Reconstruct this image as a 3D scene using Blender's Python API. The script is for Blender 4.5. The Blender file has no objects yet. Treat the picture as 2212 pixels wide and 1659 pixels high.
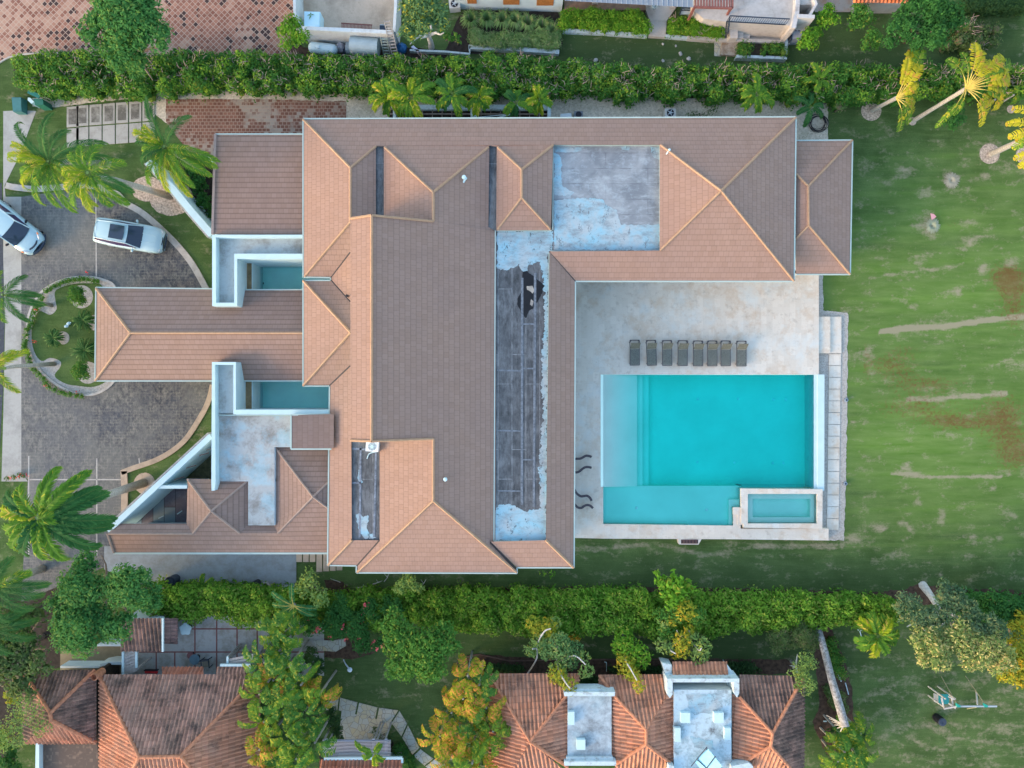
import bpy, bmesh, math, random
import numpy as np
from mathutils import Vector, Matrix, Euler, geometry

# ------------------------------------------------------------------ camera, sky, sun
SC = bpy.context.scene
COL = SC.collection
H = 50.0; F = 1474.667; CX = 1106.0; CY = 829.5
cam_d = bpy.data.cameras.new('camera'); cam = bpy.data.objects.new('camera', cam_d); COL.objects.link(cam)
cam.location = (0, 0, H); cam.rotation_euler = (0, 0, 0)
cam_d.lens = 24; cam_d.sensor_width = 36; cam_d.sensor_fit = 'HORIZONTAL'; cam_d.clip_start = 0.5; cam_d.clip_end = 3000
SC.camera = cam
SUN_EL = math.radians(17); SUN_AZ = math.radians(244)      # compass bearing the light comes from (west-south-west)
world = bpy.data.worlds.new('World'); SC.world = world; world.use_nodes = True
wn = world.node_tree; sky = wn.nodes.new('ShaderNodeTexSky'); sky.sky_type = 'NISHITA'; sky.sun_disc = False
sky.sun_elevation = SUN_EL; sky.sun_rotation = SUN_AZ; sky.air_density = 1.0; sky.dust_density = 1.3; sky.ozone_density = 0.3
bg = wn.nodes['Background']; bg.inputs['Strength'].default_value = 0.15
wn.links.new(sky.outputs['Color'], bg.inputs['Color'])
sd = bpy.data.lights.new('sun', 'SUN'); sd.energy = 0.5; sd.angle = math.radians(14); sd.color = (1.0, 0.50, 0.20)
sun = bpy.data.objects.new('sun', sd); COL.objects.link(sun)
sv = Vector((math.sin(SUN_AZ) * math.cos(SUN_EL), math.cos(SUN_AZ) * math.cos(SUN_EL), math.sin(SUN_EL)))
sun.rotation_euler = sv.to_track_quat('Z', 'Y').to_euler(); sun.location = (-30, -20, 30)
SC.view_settings.view_transform = 'Standard'; SC.view_settings.look = 'None'
SC.view_settings.exposure = 2.0; SC.view_settings.gamma = 1.0
SC.render.engine = 'CYCLES'
SC.cycles.max_bounces = 6; SC.cycles.transparent_max_bounces = 8

random.seed(7); RNG = np.random.default_rng(7)
PI = math.pi

# ------------------------------------------------------------------ coordinates
def W(u, v, z=0.0):
    k = (H - z) / F
    return ((u - CX) * k, (CY - v) * k, z)
def Wv(u, v, z=0.0): return Vector(W(u, v, z))

# ------------------------------------------------------------------ objects
LOC = {}
def tag(o, label=None, cat=None, group=None, kind=None):
    if label: o['label'] = label
    if cat: o['category'] = cat
    if group: o['group'] = group
    if kind: o['kind'] = kind
    return o
def struct(o): o['kind'] = 'structure'; return o
def thing(name, loc, label, cat, group=None, rz=0.0):
    o = bpy.data.objects.new(name, None); COL.objects.link(o)
    o.location = loc; o.rotation_euler = (0, 0, rz); o.empty_display_size = 0.3
    LOC[o.name] = Vector(loc)
    return tag(o, label, cat, group)
def link(me, name, parent, origin):
    o = bpy.data.objects.new(name, me); COL.objects.link(o)
    if parent is not None: o.parent = parent
    else: o.location = origin
    LOC[o.name] = Vector(origin)
    return o
def finish(name, V, Fs, mat, parent=None, local=False, smooth=False, uv=None, mi=None):
    V = np.asarray(V, dtype=np.float64).reshape(-1, 3)
    if local: org = np.zeros(3)
    elif parent is not None: org = np.array(LOC[parent.name])
    else: org = np.array([V[:, 0].mean(), V[:, 1].mean(), V[:, 2].min()])
    me = bpy.data.meshes.new(name)
    V2 = V - org
    if isinstance(Fs, np.ndarray):
        m, k = Fs.shape
        me.vertices.add(len(V2)); me.vertices.foreach_set('co', V2.ravel())
        me.loops.add(m * k); me.loops.foreach_set('vertex_index', Fs.ravel().astype(np.int32))
        me.polygons.add(m); me.polygons.foreach_set('loop_start', np.arange(0, m * k, k, dtype=np.int32))
        me.update(calc_edges=True)
    else:
        me.from_pydata([tuple(p) for p in V2], [], [tuple(f) for f in Fs])
    if uv is not None:
        ul = me.uv_layers.new(name='UVMap')
        ul.data.foreach_set('uv', np.asarray(uv, dtype=np.float32).ravel())
    for m_ in (mat if isinstance(mat, (list, tuple)) else [mat]): me.materials.append(m_)
    if mi is not None: me.polygons.foreach_set('material_index', np.asarray(mi, dtype=np.int32))
    if smooth: me.polygons.foreach_set('use_smooth', np.ones(len(me.polygons), dtype=bool))
    me.update()
    return link(me, name, parent, org)

class MB:
    """collects shapes in world (or local) coordinates, builds ONE mesh object"""
    def __init__(s): s.v = []; s.f = []; s.uv = []; s.hasuv = False; s.m = []; s.cm = 0
    def face(s, pts, uv=None):
        b = len(s.v); s.v += [tuple(p) for p in pts]; s.f.append(tuple(range(b, b + len(pts)))); s.m.append(s.cm)
        s.uv += (list(uv) if uv is not None else [(0, 0)] * len(pts)); s.hasuv |= uv is not None
    def mesh(s, V, Fs):
        b = len(s.v); s.v += [tuple(p) for p in V]
        for f in Fs:
            s.f.append(tuple(b + i for i in f)); s.uv += [(0, 0)] * len(f); s.m.append(s.cm)
    def prism(s, xy, z0, z1):
        a = sum(xy[i][0] * xy[(i + 1) % len(xy)][1] - xy[(i + 1) % len(xy)][0] * xy[i][1] for i in range(len(xy)))
        if a < 0: xy = xy[::-1]
        n = len(xy)
        V = [(p[0], p[1], z0) for p in xy] + [(p[0], p[1], z1) for p in xy]
        Fs = [tuple(range(n, 2 * n)), tuple(range(n - 1, -1, -1))] + [(i, (i + 1) % n, n + (i + 1) % n, n + i) for i in range(n)]
        s.mesh(V, Fs); return s
    def prismD(s, pts, z0, z1): return s.prism([W(p[0], p[1], z1)[:2] for p in pts], z0, z1)
    def rectD(s, u0, v0, u1, v1, z0, z1): return s.prismD([(u0, v0), (u1, v0), (u1, v1), (u0, v1)], z0, z1)
    def sheetD(s, pts, z):
        xy = [W(p[0], p[1], z) for p in pts]
        a = sum(xy[i][0] * xy[(i + 1) % len(xy)][1] - xy[(i + 1) % len(xy)][0] * xy[i][1] for i in range(len(xy)))
        if a < 0: xy = xy[::-1]
        s.mesh(xy, [tuple(range(len(xy)))]); return s
    def beam(s, a, b, w, h, up=(0, 0, 1)):
        a = Vector(a); b = Vector(b); d = (b - a)
        if d.length < 1e-6: return s
        d.normalize(); up = Vector(up)
        sd_ = d.cross(up)
        if sd_.length < 1e-4: sd_ = Vector((1, 0, 0))
        sd_.normalize(); u2 = sd_.cross(d)
        V = []
        for p in (a, b):
            for (i, j) in ((-1, -1), (1, -1), (1, 1), (-1, 1)): V.append(p + sd_ * (w / 2 * i) + u2 * (h / 2 * j))
        s.mesh(V, [(0, 1, 5, 4), (1, 2, 6, 5), (2, 3, 7, 6), (3, 0, 4, 7), (3, 2, 1, 0), (4, 5, 6, 7)]); return s
    def box(s, c, sx, sy, sz, rz=0.0):
        ca, sa = math.cos(rz), math.sin(rz); V = []
        for z in (-1, 1):
            for x, y in ((-1, -1), (1, -1), (1, 1), (-1, 1)):
                X = x * sx / 2; Y = y * sy / 2
                V.append((c[0] + X * ca - Y * sa, c[1] + X * sa + Y * ca, c[2] + z * sz / 2))
        s.mesh(V, [(3, 2, 1, 0), (4, 5, 6, 7), (0, 1, 5, 4), (1, 2, 6, 5), (2, 3, 7, 6), (3, 0, 4, 7)]); return s
    def tube(s, pts, rad, n=7, cap=True):
        pts = [Vector(p) for p in pts]; k = len(pts)
        if not hasattr(rad, '__len__'): rad = [rad] * k
        V = []; ref = Vector((0.13, 0.27, 0.95)).normalized()
        for i, p in enumerate(pts):
            d = (pts[min(i + 1, k - 1)] - pts[max(i - 1, 0)])
            if d.length < 1e-6: d = Vector((0, 0, 1))
            d.normalize(); r_ = ref if abs(d.dot(ref)) < 0.95 else Vector((1, 0, 0))
            a = d.cross(r_).normalized(); b = d.cross(a)
            for j in range(n):
                t = 2 * PI * j / n; V.append(p + a * (math.cos(t) * rad[i]) + b * (math.sin(t) * rad[i]))
        Fs = [(i * n + j, i * n + (j + 1) % n, (i + 1) * n + (j + 1) % n, (i + 1) * n + j) for i in range(k - 1) for j in range(n)]
        if cap: Fs += [tuple(range(n - 1, -1, -1)), tuple(range((k - 1) * n, k * n))]
        s.mesh(V, Fs); return s
    def lathe(s, c, prof, n=16):
        V = []; k = len(prof)
        for r, z in prof:
            for j in range(n): V.append((c[0] + r * math.cos(2 * PI * j / n), c[1] + r * math.sin(2 * PI * j / n), c[2] + z))
        Fs = [(i * n + j, i * n + (j + 1) % n, (i + 1) * n + (j + 1) % n, (i + 1) * n + j) for i in range(k - 1) for j in range(n)]
        Fs += [tuple(range(n - 1, -1, -1)), tuple(range((k - 1) * n, k * n))]
        s.mesh(V, Fs); return s
    def build_each(s, name, mat, parent=None, local=False, smooth=False):
        '''one object per separate piece'''
        par = list(range(len(s.v)))
        def fd(i):
            while par[i] != i: par[i] = par[par[i]]; i = par[i]
            return i
        for f in s.f:
            for j in f[1:]: par[fd(j)] = fd(f[0])
        grp = {}
        for k, f in enumerate(s.f): grp.setdefault(fd(f[0]), []).append(k)
        res = []
        for ks in grp.values():
            ids = {}; V = []; Fs = []
            for k in ks:
                for i in s.f[k]:
                    if i not in ids: ids[i] = len(V); V.append(s.v[i])
                Fs.append(tuple(ids[i] for i in s.f[k]))
            res.append(finish(name, V, Fs, mat, parent, local, smooth))
        return res
    def build(s, name, mat, parent=None, local=False, smooth=False):
        return finish(name, s.v, s.f, mat, parent, local, smooth, s.uv if s.hasuv else None, s.m if isinstance(mat, (list, tuple)) else None)

def wig(pts, amp, step=3.0, seed=0, closed=True):
    """ragged outline: subdivide in D units and jitter"""
    r = random.Random(seed); out = []
    n = len(pts)
    for i in range(n if closed else n - 1):
        a = pts[i]; b = pts[(i + 1) % n]; L = math.hypot(b[0] - a[0], b[1] - a[1]); k = max(1, int(L / step))
        nx, ny = -(b[1] - a[1]) / max(L, 1e-6), (b[0] - a[0]) / max(L, 1e-6); o = 0
        for j in range(k):
            t = j / k; o = 0.6 * o + r.uniform(-amp, amp) * (0.0 if j == 0 else 1.0)
            out.append((a[0] + (b[0] - a[0]) * t + nx * o, a[1] + (b[1] - a[1]) * t + ny * o))
    if not closed: out.append(pts[-1])
    return out
def smooth_pts(pts, k=4, closed=False):
    """Catmull-Rom through points"""
    n = len(pts); out = []
    rng = range(n if closed else n - 1)
    for i in rng:
        if closed: p0, p1, p2, p3 = pts[i - 1], pts[i], pts[(i + 1) % n], pts[(i + 2) % n]
        else: p0, p1, p2, p3 = pts[max(i - 1, 0)], pts[i], pts[i + 1], pts[min(i + 2, n - 1)]
        for j in range(k):
            t = j / k
            out.append(tuple(0.5 * ((2 * p1[c]) + (-p0[c] + p2[c]) * t + (2 * p0[c] - 5 * p1[c] + 4 * p2[c] - p3[c]) * t * t + (-p0[c] + 3 * p1[c] - 3 * p2[c] + p3[c]) * t ** 3) for c in range(len(p1))))
    if not closed: out.append(tuple(pts[-1]))
    return out
def tri_fill(pts2):
    """triangulate simple polygon"""
    return geometry.tessellate_polygon([[Vector((p[0], p[1], 0)) for p in pts2]])
def sheet(name, pts, z, mat, parent=None):
    xy = [W(p[0], p[1], z) for p in pts]
    T = tri_fill(xy); Fs = []
    for t in T:
        a, b, c = [Vector(xy[i]) for i in t]
        Fs.append(t if (b - a).cross(c - a).z > 0 else t[::-1])
    return finish(name, xy, Fs, mat, parent)
def band(pts, w):
    """left and right offsets of polyline (D units) -> polygon"""
    L = []; R = []
    for i, p in enumerate(pts):
        a = pts[max(i - 1, 0)]; b = pts[min(i + 1, len(pts) - 1)]
        dx, dy = b[0] - a[0], b[1] - a[1]; l = math.hypot(dx, dy) or 1
        L.append((p[0] - dy / l * w / 2, p[1] + dx / l * w / 2)); R.append((p[0] + dy / l * w / 2, p[1] - dx / l * w / 2))
    return L, R
def band_solid(mb, pts, wD, z0, z1):
    """solid strip (kerb, wall) following D polyline; wD width in D units at the top"""
    L, R = band(pts, wD)
    for i in range(len(pts) - 1):
        q = [L[i], L[i + 1], R[i + 1], R[i]]
        xy = [W(a[0], a[1], z1)[:2] for a in q]
        V = [(p[0], p[1], z0) for p in xy] + [(p[0], p[1], z1) for p in xy]
        Fs = [(4, 5, 6, 7), (0, 1, 5, 4), (2, 3, 7, 6)]
        if i == 0: Fs.append((3, 0, 4, 7))
        if i == len(pts) - 2: Fs.append((1, 2, 6, 5))
        mb.mesh(V, Fs)

# ------------------------------------------------------------------ materials
class Mt:
    def __init__(s, name, rough=0.8, spec=0.3):
        s.m = bpy.data.materials.new(name); s.m.use_nodes = True; s.t = s.m.node_tree
        s.b = s.t.nodes['Principled BSDF']; s.out = s.t.nodes['Material Output']
        s.b.inputs['Roughness'].default_value = rough; s.b.inputs['Specular IOR Level'].default_value = spec
        s._pos = None
    def n(s, typ, **kw):
        nd = s.t.nodes.new('ShaderNode' + typ)
        for k, v in kw.items():
            if k.startswith('_'): setattr(nd, k[1:], v)
            else: s.set(nd, k.replace('__', ' '), v)
        return nd
    def set(s, nd, k, v):
        i = nd.inputs[int(k[1:])] if (k[0] == 'i' and k[1:].isdigit()) else nd.inputs[k]
        if hasattr(v, 'is_output'): s.t.links.new(v, i)
        elif isinstance(v, (tuple, list)) and len(v) == 3 and i.type == 'RGBA': i.default_value = (*v, 1)
        else: i.default_value = v
    def pos(s):
        if s._pos is None: s._pos = s.n('NewGeometry').outputs['Position']
        return s._pos
    def uv(s): return s.n('TexCoord').outputs['UV']
    def map(s, vec, scale=(1, 1, 1), rot=(0, 0, 0), loc=(0, 0, 0)):
        return s.n('Mapping', Vector=vec, Scale=scale, Rotation=rot, Location=loc).outputs[0]
    def noise(s, scale, detail=4, rough=0.55, vec=None, dist=0.0):
        return s.n('TexNoise', Vector=vec if vec is not None else s.pos(), Scale=scale, Detail=float(detail), Roughness=rough, Distortion=dist).outputs['Fac']
    def voro(s, scale, vec=None, feature='F1', out='Distance', rnd=1.0):
        nd = s.n('TexVoronoi', _feature=feature, Vector=vec if vec is not None else s.pos(), Scale=scale)
        nd.inputs['Randomness'].default_value = rnd
        return nd.outputs[out]
    def ramp(s, fac, a, b, lo=0.0, hi=1.0):
        return s.n('MapRange', i0=fac, i1=float(a), i2=float(b), i3=float(lo), i4=float(hi)).outputs[0]
    def mix(s, f, a, b, mode='MIX'):
        nd = s.n('MixRGB', _blend_type=mode)
        s.set(nd, 'Fac', f); s.set(nd, 'Color1', a); s.set(nd, 'Color2', b); return nd.outputs[0]
    def math(s, op, a, b=0.0, c=0.0):
        nd = s.t.nodes.new('ShaderNodeMath'); nd.operation = op
        s.set(nd, 'i0', a); s.set(nd, 'i1', b)
        if op in ('MULTIPLY_ADD',): s.set(nd, 'i2', c)
        return nd.outputs[0]
    def brick(s, vec, w, h, mortar, c1=(1, 1, 1), c2=(0, 0, 0), cm=(0, 0, 0), bias=0.0, off=0.5, smooth=0.1):
        nd = s.n('TexBrick', Vector=vec, Color1=c1, Color2=c2, Mortar=cm)
        nd.offset = off
        for k, v in (('Scale', 1.0), ('Mortar Size', mortar), ('Mortar Smooth', smooth), ('Bias', bias), ('Brick Width', w), ('Row Height', h)): nd.inputs[k].default_value = v
        return nd
    def col(s, c): s.set(s.b, 'Base Color', c); return s
    def bump(s, h, strength=0.5, dist=0.02):
        nd = s.n('Bump', Height=h, Strength=strength, Distance=dist); s.t.links.new(nd.outputs[0], s.b.inputs['Normal']); return s

def plain(name, c, rough=0.7, var=0.15, scale=3.0, metal=0.0, spec=0.3):
    m = Mt(name, rough, spec)
    n1 = m.noise(scale, 5)
    d = tuple(max(0, x * (1 - var)) for x in c); e = tuple(min(1, x * (1 + var)) for x in c)
    m.col(m.mix(m.ramp(n1, 0.3, 0.7), d, e)); m.b.inputs['Metallic'].default_value = metal
    return m.m

def M_shingle(name, c, var=0.05, course=0.10):
    m = Mt(name, 0.78, 0.25)
    uv = m.uv()
    bk = m.brick(uv, 0.34, 0.36, 0.012, (0, 0, 0), (1, 1, 1), (0.5, 0.5, 0.5), off=0.5, smooth=0.3)
    v_ = bk.outputs['Color']; mort = bk.outputs['Fac']
    lo = tuple(x * (1 - var) for x in c); hi = (c[0] * (1 + var), c[1] * (1 + var * 1.5), c[2] * (1 + var * 2.2))
    base = m.mix(v_, lo, hi)
    bl = m.ramp(m.noise(0.35, 4), 0.35, 0.7)
    base = m.mix(m.math('MULTIPLY', bl, 0.35), base, (c[0] * 0.86, c[1] * 0.92, c[2] * 1.05))
    st = m.ramp(m.noise(0.8, 7, 0.7), 0.50, 0.75)
    dk = m.ramp(m.noise(1.1, 6, 0.72, m.map(uv, (1.6, 0.25, 1.0))), 0.52, 0.75)
    base = m.mix(m.math('MULTIPLY', dk, 0.22), base, (c[0] * 0.55, c[1] * 0.57, c[2] * 0.6))
    base = m.mix(m.math('MULTIPLY', st, 0.16), base, (c[0] * 1.25, c[1] * 1.28, c[2] * 1.3))
    base = m.mix(m.math('MULTIPLY', mort, 0.32), base, (c[0] * 0.35, c[1] * 0.35, c[2] * 0.36))
    sep = m.n('SeparateXYZ', Vector=uv).outputs[1]
    saw = m.math('FRACT', m.math('DIVIDE', sep, 0.36))
    base = m.mix(m.math('MULTIPLY', m.ramp(saw, 0.74, 0.92), course), base, (c[0] * 0.30, c[1] * 0.30, c[2] * 0.32))
    m.col(base)
    h = m.math('SUBTRACT', m.math('MULTIPLY', saw, -1.0), m.math('MULTIPLY', mort, 0.6))
    m.bump(m.math('ADD', h, m.math('MULTIPLY', m.noise(25, 3), 0.25)), 0.5, 0.02)
    return m.m

def M_barrel(name, c, mould=0.4, moulds=0.9):
    m = Mt(name, 0.85, 0.2)
    uv = m.uv()
    bk = m.brick(uv, 0.30, 0.42, 0.01, (0, 0, 0), (1, 1, 1), (0.4, 0.4, 0.4), off=0.0, smooth=0.4)
    base = m.mix(bk.outputs['Color'], tuple(x * 0.78 for x in c), (min(1, c[0] * 1.2), c[1] * 1.22, c[2] * 1.25))
    base = m.mix(m.ramp(m.noise(0.8, 5), 0.4, 0.7, 0, 0.5), base, (0.30, 0.22, 0.17))
    mo = m.ramp(m.math('ADD', m.noise(moulds, 6, 0.7), m.math('MULTIPLY', m.noise(9, 3), 0.25)), 0.78 - mould * 0.35, 0.92 - mould * 0.2)
    base = m.mix(m.math('MULTIPLY', mo, 0.85), base, (0.055, 0.045, 0.04))
    base = m.mix(m.math('MULTIPLY', bk.outputs['Fac'], 0.5), base, (0.05, 0.035, 0.03))
    m.col(base); m.bump(m.noise(30, 3), 0.3, 0.01)
    return m.m

def M_leaf(name, a, b, c=None, trans=0.35, rough=0.5, yel=0.12):
    """a, b: two greens; c: odd colour of a few leaves"""
    m = Mt(name, rough + .15, 0.08); g_ = 1.30
    a = tuple(x * g_ for x in a); b = tuple(min(.9, x * g_) for x in b); c = tuple(min(.9, x * 1.15) for x in c) if c else None
    r = m.n('NewGeometry').outputs['Random Per Island']
    big = m.ramp(m.noise(0.9, 3), 0.35, 0.65)
    base = m.mix(m.math('MULTIPLY_ADD', r, 0.6, m.math('MULTIPLY', big, 0.4)), a, b)
    if c is not None:
        r2 = m.math('FRACT', m.math('MULTIPLY', r, 37.7))
        base = m.mix(m.ramp(r2, 1 - yel - 0.01, 1 - yel), base, c)
    m.col(base)
    tr = m.n('BsdfTranslucent', Color=m.mix(0.4, base, (0.16, 0.32, 0.04), 'MIX'))
    mx = m.n('MixShader', Fac=trans)
    m.t.links.new(m.b.outputs[0], mx.inputs[1]); m.t.links.new(tr.outputs[0], mx.inputs[2])
    m.t.links.new(mx.outputs[0], m.out.inputs['Surface'])
    return m.m
# ------------------------------------------------------------------ shared materials
WHITE = plain('white_paint', (0.48, 0.64, 0.665), 0.6, 0.05, 1.5)
WHITE_N = plain('white_wall_paint', (0.50, 0.60, 0.63), 0.7, 0.08, 1.0)
GUTTER = plain('gutter_metal', (0.40, 0.50, 0.46), 0.4, 0.05, 2.0)
def M_aged(name, c, dark, amount=0.5, scale=1.2, cyan=0.0):
    m = Mt(name, 0.85, 0.2)
    a = m.ramp(m.noise(scale, 9, 0.72, dist=0.15), 0.62 - amount * 0.3, 0.78 - amount * 0.25)
    b = m.mix(a, c, dark)
    b = m.mix(m.ramp(m.noise(6, 4), 0.35, 0.75, 0, 0.3), b, tuple(x * 0.7 for x in c))
    b = m.mix(m.ramp(m.noise(4.0, 9, 0.8), 0.56, 0.68, 0, 0.5), b, tuple(x * 0.8 for x in dark))
    if cyan: b = m.mix(m.ramp(m.noise(0.45, 7, 0.66), 0.52, 0.62, 0, cyan), b, (0.30, 0.56, 0.66))
    m.col(b); m.bump(m.noise(20, 4), 0.25, 0.01); return m.m
CONC = M_aged('roof_concrete', (0.40, 0.45, 0.45), (0.24, 0.24, 0.22), 0.5, 0.7)
CONC_MOTTLED = M_aged('mottled_roof_concrete', (0.42, 0.435, 0.42), (0.24, 0.225, 0.20), 0.55, 0.8, 0.42)
CONC_CAP = M_aged('mildewed_coping', (0.50, 0.60, 0.62), (0.22, 0.22, 0.20), 0.35, 2.5)
CONC_WET = M_aged('old_white_roof_coating', (0.44, 0.57, 0.62), (0.10, 0.105, 0.105), 0.50, 0.9, 0.35)
CONC_GREY = M_aged('grey_roof_coating', (0.42, 0.50, 0.53), (0.17, 0.19, 0.20), 0.62, 0.6, 0.2)
PAVE_GREY = M_aged('grey_terrace_concrete', (0.30, 0.34, 0.36), (0.22, 0.23, 0.22), 0.6, 0.6)
PAVE_PALE = M_aged('pale_terrace_paving', (0.50, 0.47, 0.43), (0.36, 0.32, 0.28), 0.5, 0.8)
PAVE_TAN = M_aged('tan_yard_floor', (0.56, 0.44, 0.33), (0.38, 0.29, 0.21), 0.5, 0.45)
KERB = M_aged('kerb_concrete', (0.46, 0.44, 0.40), (0.32, 0.30, 0.27), 0.5, 1.5)
KERB_TAN = M_aged('tan_kerb_concrete', (0.44, 0.35, 0.26), (0.32, 0.26, 0.20), 0.5, 1.5)
SOIL = plain('soil', (0.075, 0.045, 0.03), 0.95, 0.5, 4.0)
SOIL_DARK_OR_SHADE = plain('dark_soil_or_shade', (0.035, 0.028, 0.022), 0.95, 0.4, 4.0)
MULCH = plain('mulch', (0.44, 0.35, 0.27), 0.95, 0.55, 7.0)
WOOD = plain('weathered_wood', (0.34, 0.32, 0.30), 0.8, 0.25, 6.0)
WOOD_RED = plain('red_brown_wood', (0.22, 0.085, 0.07), 0.7, 0.25, 6.0)
WOOD_OR = plain('varnished_wood', (0.38, 0.15, 0.045), 0.5, 0.3, 8.0)
DARK_METAL = plain('dark_blue_metal', (0.03, 0.045, 0.07), 0.5, 0.1)
GREY_METAL = plain('grey_metal', (0.36, 0.42, 0.46), 0.45, 0.15, 2.0)
BLACK = plain('black_plastic', (0.012, 0.013, 0.02), 0.45, 0.2)
def M_ring():
    m = Mt('ringed_palm_bark', 0.9, 0.1); z = m.n('SeparateXYZ', Vector=m.pos()).outputs[2]
    fr = m.math('FRACT', m.math('MULTIPLY', m.math('ADD', z, m.math('MULTIPLY', m.noise(1.5, 2), 0.15)), 5.5))
    b = m.mix(m.ramp(m.noise(5, 6, 0.7), 0.35, 0.65), (0.33, 0.31, 0.27), (0.44, 0.42, 0.37)); b = m.mix(m.ramp(fr, 0.72, 0.9, 0, 0.5), b, (0.17, 0.15, 0.13))
    m.col(b); m.bump(fr, 0.5, 0.03); return m.m
BARK_GREY = M_ring()
BARK = plain('bark', (0.16, 0.12, 0.09), 0.9, 0.3, 6.0)
BARK_PALE = plain('pale_bark', (0.46, 0.44, 0.40), 0.85, 0.2, 6.0)
TWIG = plain('pinkish_twigs', (0.36, 0.27, 0.23), 0.9, 0.25, 6.0)
TEAL = plain('teal_plastic', (0.02, 0.24, 0.24), 0.5, 0.1)
RED = plain('red_petals', (0.62, 0.03, 0.035), 0.6, 0.2)
PINK = plain('coral_petals', (0.75, 0.12, 0.13), 0.6, 0.2)
def M_glass(name, c, rough=0.08):
    m = Mt(name, rough, 0.7); m.col(c); return m.m
GLASS = M_glass('dark_glass', (0.02, 0.035, 0.06))

def M_gravel(name, c, speck, scale=9.0, green=0.0):
    m = Mt(name, 0.95, 0.1)
    v = m.voro(scale, out='Color'); s = m.n('SeparateColor', Color=v).outputs[0]
    b = m.mix(m.ramp(s, 0, 1), tuple(x * 0.80 for x in c), tuple(min(1, x * 1.15) for x in c))
    f = m.ramp(m.noise(7.0, 5, 0.7), 0.57, 0.66)
    b = m.mix(m.math('MULTIPLY', f, 0.75), b, speck)
    if green: b = m.mix(m.ramp(m.noise(0.5, 4), 0.45, 0.7, 0, green), b, (0.16, 0.17, 0.08))
    m.col(b); m.bump(s, 0.6, 0.02); return m.m
GRAVEL = M_gravel('gravel', (0.56, 0.50, 0.40), (0.22, 0.18, 0.14), 9.0, 0.35)
PEBBLE = M_gravel('pebbles', (0.40, 0.38, 0.34), (0.24, 0.22, 0.19), 14.0)

# lawn
def M_grass(name, far=False):
    m = Mt(name, 1.0, 0.0)
    p = m.pos()
    st = m.map(p, (0.35, 2.0, 1.0), (0, 0, 0.05))
    n1 = m.noise(0.45, 5, 0.6); n2 = m.noise(1.1, 5, 0.65, st); n3 = m.noise(14, 3, 0.7)
    base = m.mix(m.ramp(n1, 0.36, 0.66), (0.054, 0.098, 0.030), (0.105, 0.168, 0.056))
    base = m.mix(m.ramp(n2, 0.5, 0.74, 0, 0.5), base, (0.165, 0.225, 0.085))
    sp_ = m.noise(1.3, 4, 0.7, m.map(p, (0.16, 4.0, 1.0), (0, 0, 0.04)))
    base = m.mix(m.ramp(sp_, 0.48, 0.66, 0, 0.20), base, (0.135, 0.205, 0.07))
    base = m.mix(m.ramp(sp_, 0.48, 0.32, 0, 0.25), base, (0.05, 0.09, 0.028))
    base = m.mix(m.ramp(n3, 0.40, 0.62, 0, 0.42), base, (0.036, 0.066, 0.018))
    base = m.mix(m.ramp(m.noise(7, 4, 0.8), 0.55, 0.7, 0, 0.35), base, (0.17, 0.22, 0.09))
    if not far:
        at = m.n('Attribute', _attribute_name='wear_and_shade'); sp = m.n('SeparateColor', Color=at.outputs['Color'])
        nb = m.noise(4.0, 6, 0.75); nd = m.noise(0.9, 6, 0.72, m.map(p, (0.75, 1.3, 1.0)))
        lite = sp.outputs[2]
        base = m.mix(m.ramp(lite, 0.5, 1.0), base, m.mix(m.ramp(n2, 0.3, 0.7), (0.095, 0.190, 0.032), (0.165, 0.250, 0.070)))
        base = m.mix(m.ramp(lite, 0.5, 0.0, 0, 0.78), base, (0.048, 0.074, 0.030))  # darker grass tone, also carries the painted south shade
        dry = m.math('ADD', sp.outputs[0], m.math('MULTIPLY', m.math('SUBTRACT', nd, 0.5), 1.6))
        dry = m.math('ADD', dry, m.math('MULTIPLY', m.math('SUBTRACT', nb, 0.5), 0.7))
        base = m.mix(m.ramp(dry, 0.18, 0.55, 0, 0.8), base, (0.32, 0.275, 0.19))
        red = m.math('ADD', sp.outputs[1], m.math('MULTIPLY', m.math('SUBTRACT', nb, 0.5), 2.4))
        base = m.mix(m.ramp(red, 0.38, 0.80, 0, 0.72), base, m.mix(m.ramp(nd, 0.4, 0.6), (0.155, 0.058, 0.028), (0.17, 0.115, 0.05)))
    m.col(base); m.bump(m.noise(30, 3), 0.5, 0.03); return m.m
GRASS = M_grass('lawn_grass'); GRASS2 = M_grass('lawn_grass_small', True)

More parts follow.
